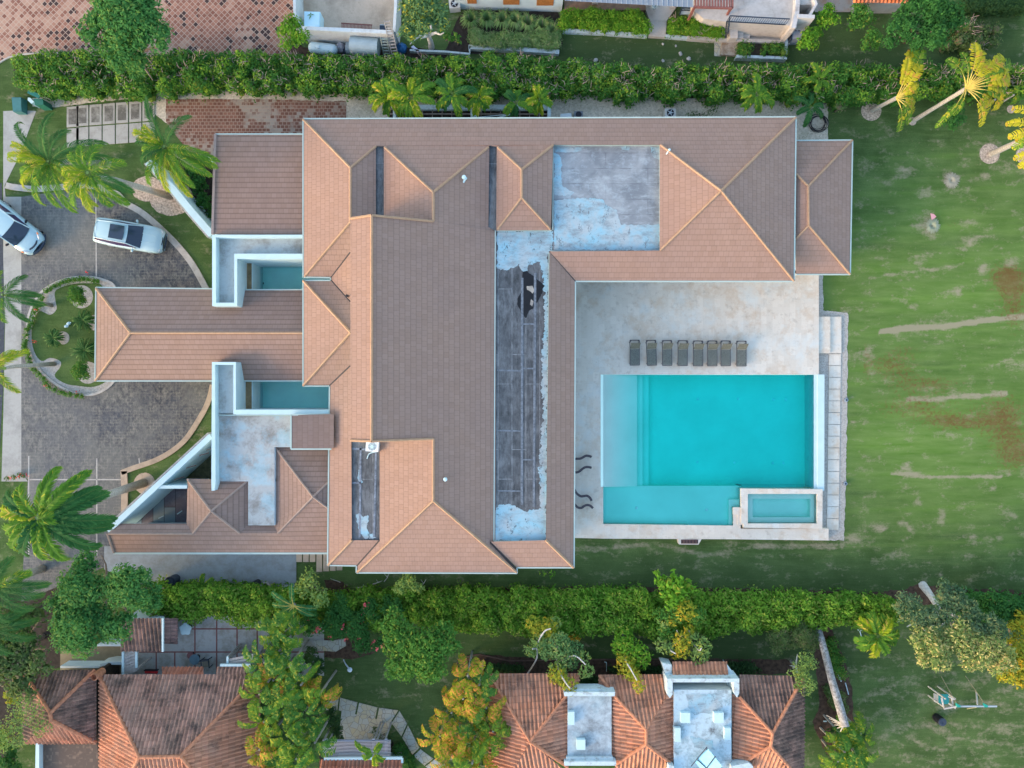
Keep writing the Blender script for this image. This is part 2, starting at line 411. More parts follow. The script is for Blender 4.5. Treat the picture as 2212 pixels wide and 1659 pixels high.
def seg_d(X, Y, a, b):
    ax, ay = a; bx, by = b; dx, dy = bx - ax, by - ay; L = dx * dx + dy * dy
    t = np.clip(((X - ax) * dx + (Y - ay) * dy) / max(L, 1e-9), 0, 1)
    return np.hypot(X - ax - t * dx, Y - ay - t * dy)
def build_lawn():
    xs = np.concatenate([[-900, -300, -120, -60], np.arange(-41, 41.01, 0.2), [60, 120, 300, 900]])
    ys = np.concatenate([[-900, -300, -120, -50], np.arange(-31, 31.01, 0.2), [50, 120, 300, 900]])
    X, Y = np.meshgrid(xs, ys); nx, ny = len(xs), len(ys)
    V = np.stack([X.ravel(), Y.ravel(), np.zeros(X.size)], 1)
    U = X * F / H + CX; Vv = CY - Y * F / H
    dry = np.full(X.shape, 0.10); red = np.zeros(X.shape); lite = np.full(X.shape, 0.5)
    rg = np.random.default_rng(3)
    def blob(A, u, v, a, b, s, p=2):
        A += s * np.exp(-((((U - u) / a) ** 2 + ((Vv - v) / b) ** 2) ** (p / 2)))
    def line(A, pts, w, s):
        d = np.full(X.shape, 1e9)
        for i in range(len(pts) - 1): d = np.minimum(d, seg_d(U, Vv, pts[i], pts[i + 1]))
        A += s * np.exp(-(d / w) ** 4)
    line(dry, [(1905, 716), (1960, 708), (2040, 706), (2120, 693), (2230, 682)], 5.5, 0.75)
    line(dry, [(1960, 862), (2010, 864), (2060, 858), (2175, 850)], 5, 0.55)
    line(dry, [(1925, 1023), (1990, 1028), (2050, 1031), (2100, 1028), (2160, 1030)], 4, 0.5)
    line(dry, [(1880, 600), (1960, 588), (2080, 572)], 3, 0.3)
    line(dry, [(2190, 535), (2100, 540), (2030, 548)], 3, 0.22)
    line(dry, [(1240, 1188), (1420, 1175), (1520, 1200), (1640, 1180), (1820, 1180)], 6, 0.28)
    for u, v, a, b, s in [(2055, 388, 15, 12, .9), (2012, 490, 15, 15, .6), (2145, 330, 24, 24, .4), (1955, 368, 20, 14, .4), (1980, 490, 14, 10, .4),
        (2000, 415, 18, 12, .3), (2130, 380, 14, 12, .4), (2230, 380, 30, 20, .3), (2100, 520, 16, 14, .35), (2180, 570, 20, 14, .4), (2120, 585, 12, 12, .4),
        (1935, 720, 12, 12, .3), (2045, 720, 12, 20, .25), (1900, 1140, 20, 10, .45), (1845, 1165, 20, 14, .4), (2035, 1120, 10, 20, .35), (1982, 1080, 8, 14, .35),
        (2100, 1160, 10, 10, .3), (1925, 1200, 12, 10, .3), (1985, 695, 24, 8, .25), (2070, 630, 10, 10, .3), (1960, 600, 14, 10, .3), (1780, 540, 12, 10, .2)]:
        blob(dry, u, v, a, b, s)
    for u, v, a, b, s in [(2175, 600, 48, 34, .8), (2190, 660, 34, 64, .65), (1925, 790, 66, 32, .6), (1872, 770, 10, 50, .3), (2010, 830, 90, 20, .55), (1975, 880, 95, 30, .58), (2060, 912, 64, 18, .7),
        (2165, 900, 60, 55, .72), (2195, 980, 55, 45, .7), (1955, 755, 40, 16, .3), (2060, 485, 20, 8, .4)]: blob(red, u, v, a, b, s)
    # light, mown side lawn to the east; south shade between hedge and house painted as darker grass
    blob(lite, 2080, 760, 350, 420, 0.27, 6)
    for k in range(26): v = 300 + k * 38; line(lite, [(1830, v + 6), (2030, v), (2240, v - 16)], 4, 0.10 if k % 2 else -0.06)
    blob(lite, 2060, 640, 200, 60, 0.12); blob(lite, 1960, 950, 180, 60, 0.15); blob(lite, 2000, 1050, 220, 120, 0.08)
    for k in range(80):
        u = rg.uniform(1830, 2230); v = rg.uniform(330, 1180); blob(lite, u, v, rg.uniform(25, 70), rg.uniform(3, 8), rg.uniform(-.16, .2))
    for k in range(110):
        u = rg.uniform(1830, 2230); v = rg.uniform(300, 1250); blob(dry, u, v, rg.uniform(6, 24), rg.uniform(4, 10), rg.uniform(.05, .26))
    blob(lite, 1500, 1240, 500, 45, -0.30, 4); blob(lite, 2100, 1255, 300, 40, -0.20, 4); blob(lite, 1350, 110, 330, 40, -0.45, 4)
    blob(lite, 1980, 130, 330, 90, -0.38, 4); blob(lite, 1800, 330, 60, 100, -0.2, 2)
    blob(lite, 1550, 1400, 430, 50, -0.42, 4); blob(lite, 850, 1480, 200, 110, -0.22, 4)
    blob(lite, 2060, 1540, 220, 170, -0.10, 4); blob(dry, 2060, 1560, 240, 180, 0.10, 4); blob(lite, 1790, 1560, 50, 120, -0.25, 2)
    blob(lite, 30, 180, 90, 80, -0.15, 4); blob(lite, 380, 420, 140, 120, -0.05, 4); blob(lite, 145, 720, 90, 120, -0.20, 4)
    wear_and_shade = np.stack([np.clip(dry, 0, 1), np.clip(red, 0, 1), np.clip(lite, 0, 1), np.ones(X.shape)], -1).reshape(-1, 4)
    i = np.arange(ny - 1)[:, None] * nx + np.arange(nx - 1)[None, :]
    Fq = np.stack([i, i + 1, i + nx + 1, i + nx], -1).reshape(-1, 4)
    cx = (V[Fq[:, 0], 0] + V[Fq[:, 2], 0]) / 2; cy = (V[Fq[:, 0], 1] + V[Fq[:, 2], 1]) / 2
    x0, y1, _ = W(1285, 800, 0.4); x1, y0, _ = W(1780, 1150, 0.4)
    keep = ~((cx > x0) & (cx < x1) & (cy > y0) & (cy < y1))
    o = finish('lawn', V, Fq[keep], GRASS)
    at = o.data.attributes.new('wear_and_shade', 'FLOAT_COLOR', 'POINT'); at.data.foreach_set('color', wear_and_shade.astype(np.float32).ravel())
    struct(o)
build_lawn()

def M_drive():
    m = Mt('stamped_driveway', 0.9, 0.2)
    p = m.pos()
    n1 = m.noise(0.55, 8, 0.7); n2 = m.noise(3.2, 8, 0.78, m.map(p, (1.0, 0.6, 1.0))); n3 = m.noise(0.25, 3)
    b = m.mix(m.ramp(n2, 0.42, 0.66), (0.045, 0.052, 0.064), (0.235, 0.228, 0.20))
    b = m.mix(m.ramp(n1, 0.40, 0.60, 0, 0.7), b, (0.078, 0.088, 0.105))
    b = m.mix(m.ramp(m.noise(0.16, 4, 0.5), 0.45, 0.60, 0, 0.45), b, (0.20, 0.20, 0.175))
    b = m.mix(m.ramp(m.noise(3.5, 9, 0.85, m.map(p, (1.6, 0.45, 1.0))), 0.58, 0.70, 0, 0.7), b, (0.36, 0.34, 0.27))
    b = m.mix(m.ramp(m.n('SeparateXYZ', Vector=p).outputs[0], -30.9, -30.2, 0.22, 0.0), b, (0.25, 0.245, 0.215))
    bk = m.brick(p, 0.42, 0.22, 0.018, off=0.5, smooth=0.4)
    b = m.mix(m.math('MULTIPLY', bk.outputs['Fac'], m.ramp(m.noise(1.2, 6, 0.75), 0.45, 0.58, 0.0, 0.75)), b, (0.27, 0.26, 0.22))
    m.col(b); m.bump(m.math('MULTIPLY', bk.outputs['Fac'], -1), 0.4, 0.01); return m.m
DRIVE = M_drive()

# road and drive along the west edge
ROAD = plain('asphalt', (0.055, 0.065, 0.08), 0.9, 0.25, 5.0)
struct(sheet('road', [(-300, 380), (4, 395), (7, 560), (10, 700), (6, 850), (-2, 1000), (-12, 2100), (-300, 2100)], 0.006, ROAD))
FOOT = M_aged('footpath_concrete', (0.38, 0.38, 0.35), (0.27, 0.27, 0.25), 0.5, 0.6)
struct(sheet('footpath', [(7, 240), (50, 238), (78, 240), (40, 340), (10, 400), (12, 425), (46, 425), (46, 1020), (60, 1040), (3, 1040), (7, 900), (11, 700), (7, 560)], 0.012, FOOT))
drive_r = smooth_pts([(252, 432), (300, 455), (350, 497), (400, 550), (432, 600), (457, 655), (470, 730), (463, 800), (452, 860), (430, 905), (395, 955), (345, 990), (285, 1012), (262, 1021)], 4)
drive_poly = [(46, 425), (95, 418), (150, 412), (200, 414), (252, 432)] + drive_r + [(262, 1120), (262, 1210), (46, 1300), (60, 1035), (46, 1030)]
struct(sheet('driveway', drive_poly, 0.018, DRIVE))
mb = MB()
for a, b in [((207, 425), (208, 620)), ((209, 990), (209, 1200)), ((64, 1036), (262, 1036)), ((62, 985), (62, 1200)), ((300, 990), (302, 1005))]:
    band_solid(mb, [a, b], 2.6, 0.0, 0.024)
struct(mb.build('driveway_joint', KERB))
mb = MB(); band_solid(mb, [(q[0], q[1]) for q in smooth_pts([(12, 400), (30, 404), (75, 408), (130, 404), (185, 400), (225, 408), (262, 424)], 4)] + drive_r[:28], 13, 0.0, 0.09)
tag(mb.build('kerb', KERB), 'curved concrete kerb along the north edge of the drive', 'kerb')
mb = MB(); band_solid(mb, drive_r[30:], 11, 0.0, 0.09); band_solid(mb, [(267, 1018), (269, 1060), (268, 1110)], 14, 0.0, 0.09)
tag(mb.build('kerb', KERB_TAN), 'tan concrete kerb along the south edge of the drive', 'kerb')
# planting island
isl = smooth_pts([(100, 622), (140, 603), (185, 598), (225, 605), (250, 625), (262, 700), (262, 760), (250, 815), (225, 842), (190, 853), (150, 845), (110, 822), (78, 790), (62, 755), (58, 715), (62, 680), (78, 645)], 4, True)
struct(sheet('island_pebbles', isl, 0.03, PEBBLE))
mb = MB(); band_solid(mb, isl + [isl[0]], 5, 0.0, 0.10)
tag(mb.build('kerb', KERB), 'low kerb ring round the planted island of the drive', 'kerb')
lawn_i = smooth_pts([(120, 628), (150, 615), (190, 612), (225, 622), (250, 700), (250, 770), (238, 815), (205, 835), (165, 833), (140, 828), (118, 812), (130, 793), (130, 780), (108, 773), (90, 780), (75, 762), (68, 730), (72, 695), (85, 672), (108, 680), (122, 668), (120, 650)], 4, True)
struct(sheet('island_lawn', lawn_i, 0.045, GRASS2))
for i, (u, v, r) in enumerate([(176, 641, 25), (205, 697, 17), (136, 730, 14), (190, 805, 24)]):
    struct(sheet('pebble_ring', [(u + r * math.cos(t * PI / 12), v + r * math.sin(t * PI / 12)) for t in range(24)], 0.052, PEBBLE))

# gravel strip north of the house, paver areas
GR_N = [(70, 212), (140, 206), (230, 196), (320, 188), (420, 190), (600, 186), (760, 190), (1000, 193), (1300, 200), (1480, 206), (1790, 214), (1788, 320), (1715, 320), (1715, 300), (400, 300), (322, 235), (322, 212), (250, 216), (170, 226), (100, 232), (70, 230)]
struct(sheet('gravel_strip', wig(GR_N, 1.0, 5, 3), 0.008, GRAVEL))
def M_pavers(name, c1, c2, worn, rot=0.0, w=0.28, h=0.28, mort=(0.42, 0.36, 0.30), off=0.5, wornamt=0.5, wscale=0.35, dark=None):
    m = Mt(name, 0.9, 0.15)
    p = m.map(m.pos(), (1, 1, 1), (0, 0, rot))
    bk = m.brick(p, w, h, 0.022, (0, 0, 0), (1, 1, 1), (0.5, 0.5, 0.5), off=off, smooth=0.2)
    b = m.mix(bk.outputs['Color'], c1, c2)
    if dark:
        d = m.math('MULTIPLY', m.ramp(bk.outputs['Color'], 0.0, 0.35, 1, 0), m.ramp(m.noise(0.35, 4), 0.40, 0.55))
        b = m.mix(m.math('GREATER_THAN', d, 0.35), b, dark)
    wn_ = m.ramp(m.math('ADD', m.noise(wscale, 5, 0.65), m.math('MULTIPLY', bk.outputs['Color'], 0.16)), 0.70 - wornamt * 0.25, 0.78 - wornamt * 0.25)
    b = m.mix(m.math('MULTIPLY', wn_, 0.85), b, worn)
    b = m.mix(m.math('MULTIPLY', bk.outputs['Fac'], 0.75), b, mort)
    b = m.mix(m.ramp(m.noise(1.2, 5), 0.55, 0.8, 0, 0.4), b, tuple(x * 0.6 for x in c1))
    m.col(b); m.bump(m.math('MULTIPLY', bk.outputs['Fac'], -1), 0.5, 0.01); return m.m
PLAZA = M_pavers('terracotta_tiles', (0.20, 0.085, 0.060), (0.34, 0.165, 0.115), (0.42, 0.26, 0.185), math.radians(44), 0.30, 0.30, (0.46, 0.38, 0.30), 0.0, 0.50, 0.16, (0.06, 0.038, 0.036))
struct(sheet('paved_plaza', smooth_pts([(-60, 170), (-10, 138), (20, 122), (60, 115), (110, 113)], 4) + [(170, 118), (400, 122), (520, 118), (560, 128), (600, 128), (625, 100), (640, 50), (640, -80), (-60, -80)], 0.010, PLAZA))
mb = MB(); band_solid(mb, smooth_pts([(-30, 150), (-10, 140), (20, 123), (60, 116), (110, 114), (170, 119)], 4), 2.5, 0, 0.08)
tag(mb.build('kerb', KERB), 'thin curved kerb between terracotta plaza and lawn corner', 'kerb')
PAV_BR = M_pavers('brown_pavers', (0.155, 0.075, 0.055), (0.235, 0.12, 0.085), (0.33, 0.30, 0.25), 0.0, 0.30, 0.24, (0.36, 0.28, 0.22), 0.5, 0.45, 0.30)
struct(sheet('brown_paving', wig([(358, 214), (560, 214), (748, 219), (748, 300), (480, 300), (470, 345), (425, 340), (400, 318), (358, 262)], 0.8, 4, 5), 0.016, PAV_BR))
mb = MB()
for i in range(7):
    u = 136 + i * 28.6; t = 231 - i * 2.2 - 2
    if i == 0: u += 8
    mb.prismD([(u, t + 2), (u + 26, t), (u + 26, t + 44), (u, t + 46)], 0.0, 0.05); mb.prismD([(u, t + 49), (u + 26, t + 47), (u + 26, t + 88), (u, t + 90)], 0.0, 0.05)
struct(mb.build('slab_path', M_aged('path_slabs', (0.40, 0.39, 0.35), (0.26, 0.25, 0.22), 0.45, 0.9)))
mb = MB()
for i in range(7):
    u = 136 + i * 28.6; t = 231 - i * 2.2 - 2
    if i == 0: u += 8
    mb.sheetD([(u + 4, t + 7), (u + 22, t + 5.5), (u + 22, t + 39), (u + 4, t + 40)], 0.053)
struct(mb.build('slab_panel', M_aged('mottled_panels', (0.36, 0.35, 0.31), (0.12, 0.115, 0.10), 1.0, 1.3)))
# bed rings round the leaning palms
for i, (u, v, r, mt) in enumerate([(226, 352, 15, MULCH), (318, 408, 34, MULCH), (370, 428, 38, MULCH), (312, 1044, 23, KERB_TAN), (1882, 239, 22, MULCH), (1971, 262, 9, MULCH), (2138, 332, 22, MULCH), (2214, 335, 20, MULCH), (2184, 236, 9, MULCH)]):
    struct(sheet('bark_mulch', wig([(u + r * math.cos(t * PI / 12) * (1.25 if i == 2 else 1), v + r * math.sin(t * PI / 12) * (0.8 if i == 1 else 1)) for t in range(24)], 0.8, 3, i), 0.014 + 0.004 * (i == 2), mt))
# soil under hedges and beds; also the painted shade under the pergola
def bed(pts, mat=SOIL_DARK_OR_SHADE, z=0.012, s=1, amp=1.5): struct(sheet('bed_or_shade_sheet', wig(pts, amp, 6, s), z, mat))
bed([(30, 140), (90, 112), (600, 128), (1000, 112), (1000, 175), (760, 192), (400, 190), (230, 196), (90, 205), (30, 170)], SOIL_DARK_OR_SHADE, 0.020)
bed([(1000, 130), (1290, 160), (1900, 165), (2212, 150), (2260, 200), (1990, 205), (1790, 222), (1300, 204), (1000, 192)], SOIL_DARK_OR_SHADE, 0.022, 2, 3)
bed([(700, 1252), (735, 1255), (760, 1275), (1000, 1272), (1400, 1268), (1900, 1280), (1990, 1262), (2260, 1285), (2260, 1310), (1900, 1300), (1800, 1330), (980, 1345), (720, 1350)], SOIL, 0.012, 3, 3)
bed([(330, 1262), (600, 1265), (720, 1290), (720, 1352), (330, 1332)], SOIL_DARK_OR_SHADE, 0.018, 4)
bed([(990, 1455), (1000, 1425), (1040, 1414), (1180, 1424), (1400, 1424), (1700, 1424), (1740, 1445), (1740, 1456), (1000, 1460)], SOIL, 0.014, 5)
bed([(1765, 1345), (1790, 1340), (1830, 1440), (1842, 1500), (1845, 1560), (1800, 1650), (1775, 1610), (1755, 1560), (1768, 1530), (1762, 1430)], SOIL, 0.014, 6, 2)
bed([(-50, 1300), (150, 1260), (150, 1430), (60, 1480), (20, 1700), (-50, 1700)], SOIL_DARK_OR_SHADE, 0.014, 7)
bed([(700, 1378), (790, 1385), (810, 1410), (760, 1425), (700, 1420)], SOIL, 0.016, 8)
bed([(400, 330), (465, 345), (465, 505), (440, 470), (380, 400), (350, 350)], SOIL_DARK_OR_SHADE, 0.010, 9)
bed([(630, 100), (870, 110), (870, 140), (620, 140)], SOIL, 0.013, 10)
bed([(870, 100), (960, 110), (1000, 20), (1205, 25), (1215, 100), (1105, 110), (1010, 118), (870, 125)], SOIL_DARK_OR_SHADE, 0.013, 11)

# ------------------------------------------------------------------ pool terrace
ZD = 0.45
def M_traver():
    m = Mt('travertine', 0.7, 0.3)
    p = m.pos()
    bk = m.brick(m.map(p, (1, 1, 1), (0, 0, PI / 2)), 0.62, 0.42, 0.006, (0, 0, 0), (1, 1, 1), (.5, .5, .5), off=0.37, smooth=0.5)
    b = m.mix(bk.outputs['Color'], (0.57, 0.52, 0.435), (0.64, 0.59, 0.50))
    b = m.mix(m.ramp(m.noise(0.9, 7, 0.7), 0.50, 0.62, 0, 0.55), b, (0.50, 0.38, 0.26))
    b = m.mix(m.ramp(m.noise(1.9, 9, 0.76), 0.55, 0.64, 0, 0.45), b, (0.34, 0.29, 0.23))
    b = m.mix(m.ramp(m.noise(0.5, 7, 0.68, dist=0.3), 0.50, 0.68, 0, 0.45), b, (0.52, 0.62, 0.63))
    b = m.mix(m.ramp(m.noise(2.8, 9, 0.8), 0.60, 0.66, 0, 0.55), b, (0.42, 0.25, 0.13))
    b = m.mix(m.ramp(m.noise(6, 8, 0.75), 0.56, 0.7, 0, 0.35), b, (0.38, 0.35, 0.31))
    b = m.mix(m.math('MULTIPLY', bk.outputs['Fac'], 0.22), b, (0.34, 0.32, 0.29))
    m.col(b); m.bump(m.noise(22, 4), 0.15, 0.01); return m.m
TRAV = M_traver()
mb = MB()
for q in [[(1225, 590), (1769, 590), (1769, 683), (1769, 809), (1225, 809)], [(1225, 809), (1297.5, 809), (1297.5, 1052), (1225, 1052)], [(1225, 1052), (1303, 1052), (1303, 1163.5), (1225, 1161.5)],
          [(1303, 1132), (1584, 1135.5), (1584, 1165), (1303, 1163.5)], [(1584, 1096), (1600, 1096), (1600, 1142), (1776, 1142), (1790, 1142), (1790, 1167.5), (1584, 1165)],
          [(1464, 1164), (1516, 1164), (1509, 1176.5), (1467, 1176)]]:
    mb.prismD(q, -0.25, ZD)
struct(mb.build('pool_deck', TRAV))
mb = MB(); mb.rectD(1471, 1166, 1508, 1174, ZD - 0.02, ZD + 0.005)
g = mb.build('drain_grate', BLACK); tag(g, 'rusty drain grate in the south notch of the pool deck', 'grate')
mb = MB()
for k in range(11): mb.beam(W(1473 + k * 3.2, 1166.3, ZD + .02), W(1473 + k * 3.2, 1173.7, ZD + .02), 0.03, 0.02)
mb.beam(W(1471, 1166, ZD + .02), W(1508, 1166, ZD + .02), 0.03, 0.02); mb.beam(W(1471, 1174, ZD + .02), W(1508, 1174, ZD + .02), 0.03, 0.02)
mb.build('grate_bars', plain('rusty_iron', (0.2, 0.12, 0.1), 0.8), g)
struct(sheet('pebble_border', wig([(1765, 590), (1777, 592), (1778, 670), (1792, 672), (1830, 675), (1833, 685), (1831, 760), (1828, 1000), (1823, 1168), (1765, 1168)], 1.2, 4, 8), 0.02, PEBBLE))
# steps down to the lawn
mb = MB(); mb.rectD(1769, 684, 1793.5, 763, 0, 0.30); mb.rectD(1793.5, 684, 1817.5, 763, 0, 0.15)
st = mb.build('garden_steps', TRAV); tag(st, 'two pale travertine steps from the pool deck down to the east lawn', 'steps')
# stepping slabs
for k in range(16):
    v0 = 765 + k * 25.4; u0 = 1791.5 - k * 0.35
    if v0 + 24 > 1168: break
    mb = MB(); mb.rectD(u0, v0, u0 + 25, v0 + 24 if k < 15 else 1166, 0.0, 0.07)
    o = mb.build('stepping_slab', TRAV)
    tag(o, 'square travertine slab in the long row between pool wall and east lawn', 'paving slab', 'square slabs in a row east of the pool')
mb = MB(); mb.rectD(1770, 1145, 1789, 1166.5, 0, 0.42); struct(mb.build('deck_corner', TRAV))

# ------------------------------------------------------------------ pool
PLAST = plain('pool_plaster', (0.70, 0.95, 0.83), 0.7, 0.07, 0.35)
def M_water(name, col, dens):
    m = Mt(name); t = m.t
    tr = m.n('BsdfTransparent'); gl = m.n('BsdfGlossy', Roughness=0.06); fr = m.n('Fresnel', IOR=1.33)
    nb = m.n('Bump', Height=m.noise(1.3, 3), Strength=0.15, Distance=0.05)
    t.links.new(nb.outputs[0], gl.inputs['Normal']); t.links.new(nb.outputs[0], fr.inputs['Normal'])
    mx = m.n('MixShader', Fac=fr.outputs[0]); t.links.new(tr.outputs[0], mx.inputs[1]); t.links.new(gl.outputs[0], mx.inputs[2])
    t.links.new(mx.outputs[0], m.out.inputs['Surface'])
    ab = m.n('VolumeAbsorption', Color=col, Density=dens); t.links.new(ab.outputs[0], m.out.inputs['Volume'])
    return m.m
WATER = M_water('pool_water', (0.10, 0.996, 0.985), 1.25)
WATER2 = M_water('still_water', (0.2, 0.96, 0.955), 0.5)
ZW = 0.40
pr = thing('swimming_pool', W(1530, 940, -1.2), 'large turquoise swimming pool with shallow shelf and steps in the travertine deck', 'pool')
mb = MB()
def floorbox(u0, v0, u1, v1, z): # floor slab whose top shows at these pixels
    mb.prism([W(u0, v0, z)[:2], W(u1, v0, z)[:2], W(u1, v1, z)[:2], W(u0, v1, z)[:2]], -1.9, z)
def wbox(x0, y0, x1, y1, z): mb.prism([(x0, y0), (x1, y0), (x1, y1), (x0, y1)], -1.9, z)
xL = W(1297.5, 0, ZW)[0]; xR = W(1757, 0, ZW)[0]; yT = W(0, 809.5, ZW)[1]; yM = W(0, 1052, ZW)[1]; yB = W(0, 1134, ZW)[1]; xL2 = W(1303, 0, ZW)[0]; xR2 = W(1601, 0, ZW)[0]
xs1 = W(1376, 0, 0.0)[0]; xs2 = W(1389, 0, -0.1)[0]; xs3 = W(1403, 0, -0.3)[0]
# beach ramp (real slope), shelf, steps, deep floor
xa = W(1322, 0, ZW)[0]; za = 0.33
mb.mesh([(xL, yM, ZW + .02), (xL, yT, ZW + .02), (xa, yT, za), (xa, yM, za)], [(3, 2, 1, 0)])
mb.mesh([(xa, yM, za), (xa, yT, za), (xs1, yT, 0.03), (xs1, yM, 0.03)], [(3, 2, 1, 0)])
mb.mesh([(xL, yM, ZW + .02), (xa, yM, za), (xs1, yM, 0.03), (xs1, yM, -0.2), (xL, yM, -0.2)], [(0, 4, 3, 2, 1)])
mb.mesh([(xs1, yM, 0.03), (xs1, yT, 0.03), (xs1, yT, -1.3), (xs1, yM, -1.3)], [(0, 1, 2, 3)])
wbox(xs1 - .01, yM - .3, xs2, yT + .2, -0.30); wbox(xs2, yM - .3, xs3, yT + .2, -0.62)
wbox(xs3, yM - .3, xR + .6, yT + .3, -1.15)
zs2 = -0.12
mb.prism([(xL2 - .3, yB - .3), (xR2 + .3, yB - .3), (xR2 + .3, yM), (xL2 - .3, yM)], -1.9, zs2)
mb.prism([W(1574, 1079, 0.12)[:2], W(1603, 1079, .12)[:2], W(1603, 1137, .12)[:2], W(1574, 1137, .12)[:2]], -0.2, 0.12)
# walls: a plaster ring round the water outline
def pwall(x0, y0, x1, y1): mb.prism([(x0, y0), (x1, y0), (x1, y1), (x0, y1)], -1.9, ZD - 0.012)
pwall(xL - .3, yT, xR + .02, yT + .25)
xo = W(1781, 0, ZD)[0]
mb.build('basin', PLAST, pr)
mb = MB()
out = [(xL, yT), (xR + 0.05, yT), (xR + 0.05, yM), (xR2, yM), (xR2, W(0, 1096, ZW)[1]), (W(1584, 0, ZW)[0], W(0, 1096, ZW)[1]), (W(1584, 0, ZW)[0], yB), (xL2, yB), (xL2, yM), (xL, yM)]
mb.prism(out, -1.7, ZW)
mb.build('water', WATER, pr)
mb = MB()  # infinity edge wall
mb.prismD([(1758, 809), (1766, 809), (1766, 1056), (1758, 1056)], -1.9, ZW + 0.005)
mb.prismD([(1766, 809), (1781, 809), (1780.5, 1060), (1766, 1060)], 0.0, ZD + 0.04)
mb.build('overflow_wall', WHITE, pr)
mb = MB()
for u, v, z in [(1358, 861.5, .05), (1507, 862, -1.1), (1594, 862, -1.1), (1670, 863, -1.1), (1697, 863, -1.1), (1358, 998, .05), (1506, 998, -1.1), (1586, 999, -1.1), (1669, 1000.5, -1.1), (1692, 1000.5, -1.1), (1375, 1097, -.1), (1526, 1101, -.1)]:
    mb.lathe(W(u, v, z), [(0.10, 0), (0.10, 0.03), (0.05, 0.05)], 10)
mb.build('pool_fitting', plain('white_fitting', (0.95, 0.98, 0.98), 0.4), pr)
# spa
sp = thing('hot_tub', W(1690, 1100, 0), 'small raised rectangular spa basin with white coping at the pool corner', 'hot tub')
mb = MB(); ZS = 0.62
mb.prismD([(1601, 1055.5), (1777, 1057), (1777, 1067), (1601, 1067)], 0, ZS); mb.prismD([(1601, 1067), (1615.5, 1067), (1615.5, 1131), (1601, 1131)], 0, ZS)
mb.prismD([(1765, 1067), (1777, 1067), (1776.5, 1142), (1765, 1142)], 0, ZS); mb.prismD([(1606, 1131), (1765, 1131), (1765, 1142), (1606, 1140)], 0, ZS)
mb.prismD([(1584, 1096), (1605.5, 1096), (1605.5, 1112), (1584, 1112)], 0.2, ZD + .10); mb.prismD([(1593, 1112), (1605.5, 1112), (1605.5, 1134), (1593, 1134)], 0.2, ZD + .06)
mb.build('coping', TRAV, sp)
mb = MB(); mb.rectD(1612, 1062, 1768, 1134, -0.8, -0.35)
a = W(1616, 1067, .3); b = W(1765, 1131, .3); c = W(1625, 1077, .05); d = W(1749.5, 1117, .05)
for (x0, y0, x1, y1) in [(a[0] - .3, c[1], b[0] + .3, a[1] + .3), (a[0] - .3, b[1] - .3, b[0] + .3, d[1]), (a[0] - .3, d[1], c[0], c[1]), (d[0], d[1], b[0] + .3, c[1])]:
    mb.prism([(x0, y0), (x1, y0), (x1, y1), (x0, y1)], -0.7, 0.12)
mb.build('seat_ledge', PLAST, sp)
mb = MB(); mb.prismD([(1612, 1064), (1768, 1064), (1768, 1134), (1612, 1134)], -0.5, 0.50); mb.build('water', WATER2, sp)
# ------------------------------------------------------------------ roofs
SH_A = M_shingle('roof_shingles', (0.298, 0.191, 0.143))
SH_B = M_shingle('porch_shingles', (0.272, 0.180, 0.138), 0.06, 0.4)
CAP = plain('ridge_tiles', (0.37, 0.235, 0.145), 0.7, 0.12, 4.0)
DZ = 0.7
def roof_uv(P3):
    n = Vector((0, 0, 0))
    for i in range(len(P3)):
        a = P3[i]; b = P3[(i + 1) % len(P3)]
        n += Vector(((a.y - b.y) * (a.z + b.z), (a.z - b.z) * (a.x + b.x), (a.x - b.x) * (a.y + b.y)))
    n.normalize()
    if n.z < 0: n = -n
    d = Vector((n.x, n.y, 0))
    d = Vector((0, -1, 0)) if d.length < 0.02 else d.normalized()
    if abs(d.x) > abs(d.y) * 4: d = Vector((math.copysign(1, d.x), 0, 0))
    elif abs(d.y) > abs(d.x) * 4: d = Vector((0, math.copysign(1, d.y), 0))
    e = Vector((-d.y, d.x, 0)); down = (d - n * d.dot(n)).normalized()
    return n, e, down
def roof(name, polys, mat, parent, dz=0.0, label=None):
    mb = MB()
    for poly in polys:
        P3 = [Wv(u, v, z + dz) for (u, v, z) in poly]
        n, e, dn = roof_uv(P3)
        T = tri_fill([(p.x, p.y) for p in P3])
        for t in T:
            q = [P3[i] for i in t]
            if (q[1] - q[0]).cross(q[2] - q[0]).z < 0: q = q[::-1]
            mb.face(q, [(p.dot(e), -p.dot(dn)) for p in q])
    o = mb.build(name, mat, parent)
    if label: o['label'] = label
    return o
def caps(name, segs, mat, parent, dz=0.0, r=0.085):
    mb = MB()
    for s in segs:
        P3 = [Wv(u, v, z + dz + 0.03) for (u, v, z) in s]
        mb.tube(P3, r, 6)
    return mb.build_each(name, mat, parent, smooth=False)
def gutters(segs, parent, dz=0.0, w=0.085):
    mb = MB()
    for s in segs:
        for i in range(len(s) - 1):
            mb.beam(Wv(*s[i][:2], s[i][2] + dz - 0.02), Wv(*s[i + 1][:2], s[i + 1][2] + dz - 0.02), w, 0.12)
    return mb.build('gutter', GUTTER, parent)
def walls(parent, rects, mat=None, name='wall'):
    mb = MB()
    for k, (u0, v0, u1, v1, z, ins) in enumerate(rects):
        a = W(u0, v0, z); b = W(u1, v1, z)
        x0, x1, y0, y1 = a[0] + ins, b[0] - ins, b[1] + ins, a[1] - ins
        mb.prism([(x0, y0), (x1, y0), (x1, y1), (x0, y1)], 0, z - 0.06 - 0.013 * k)
    return mb.build(name, mat or WHITE_N, parent)

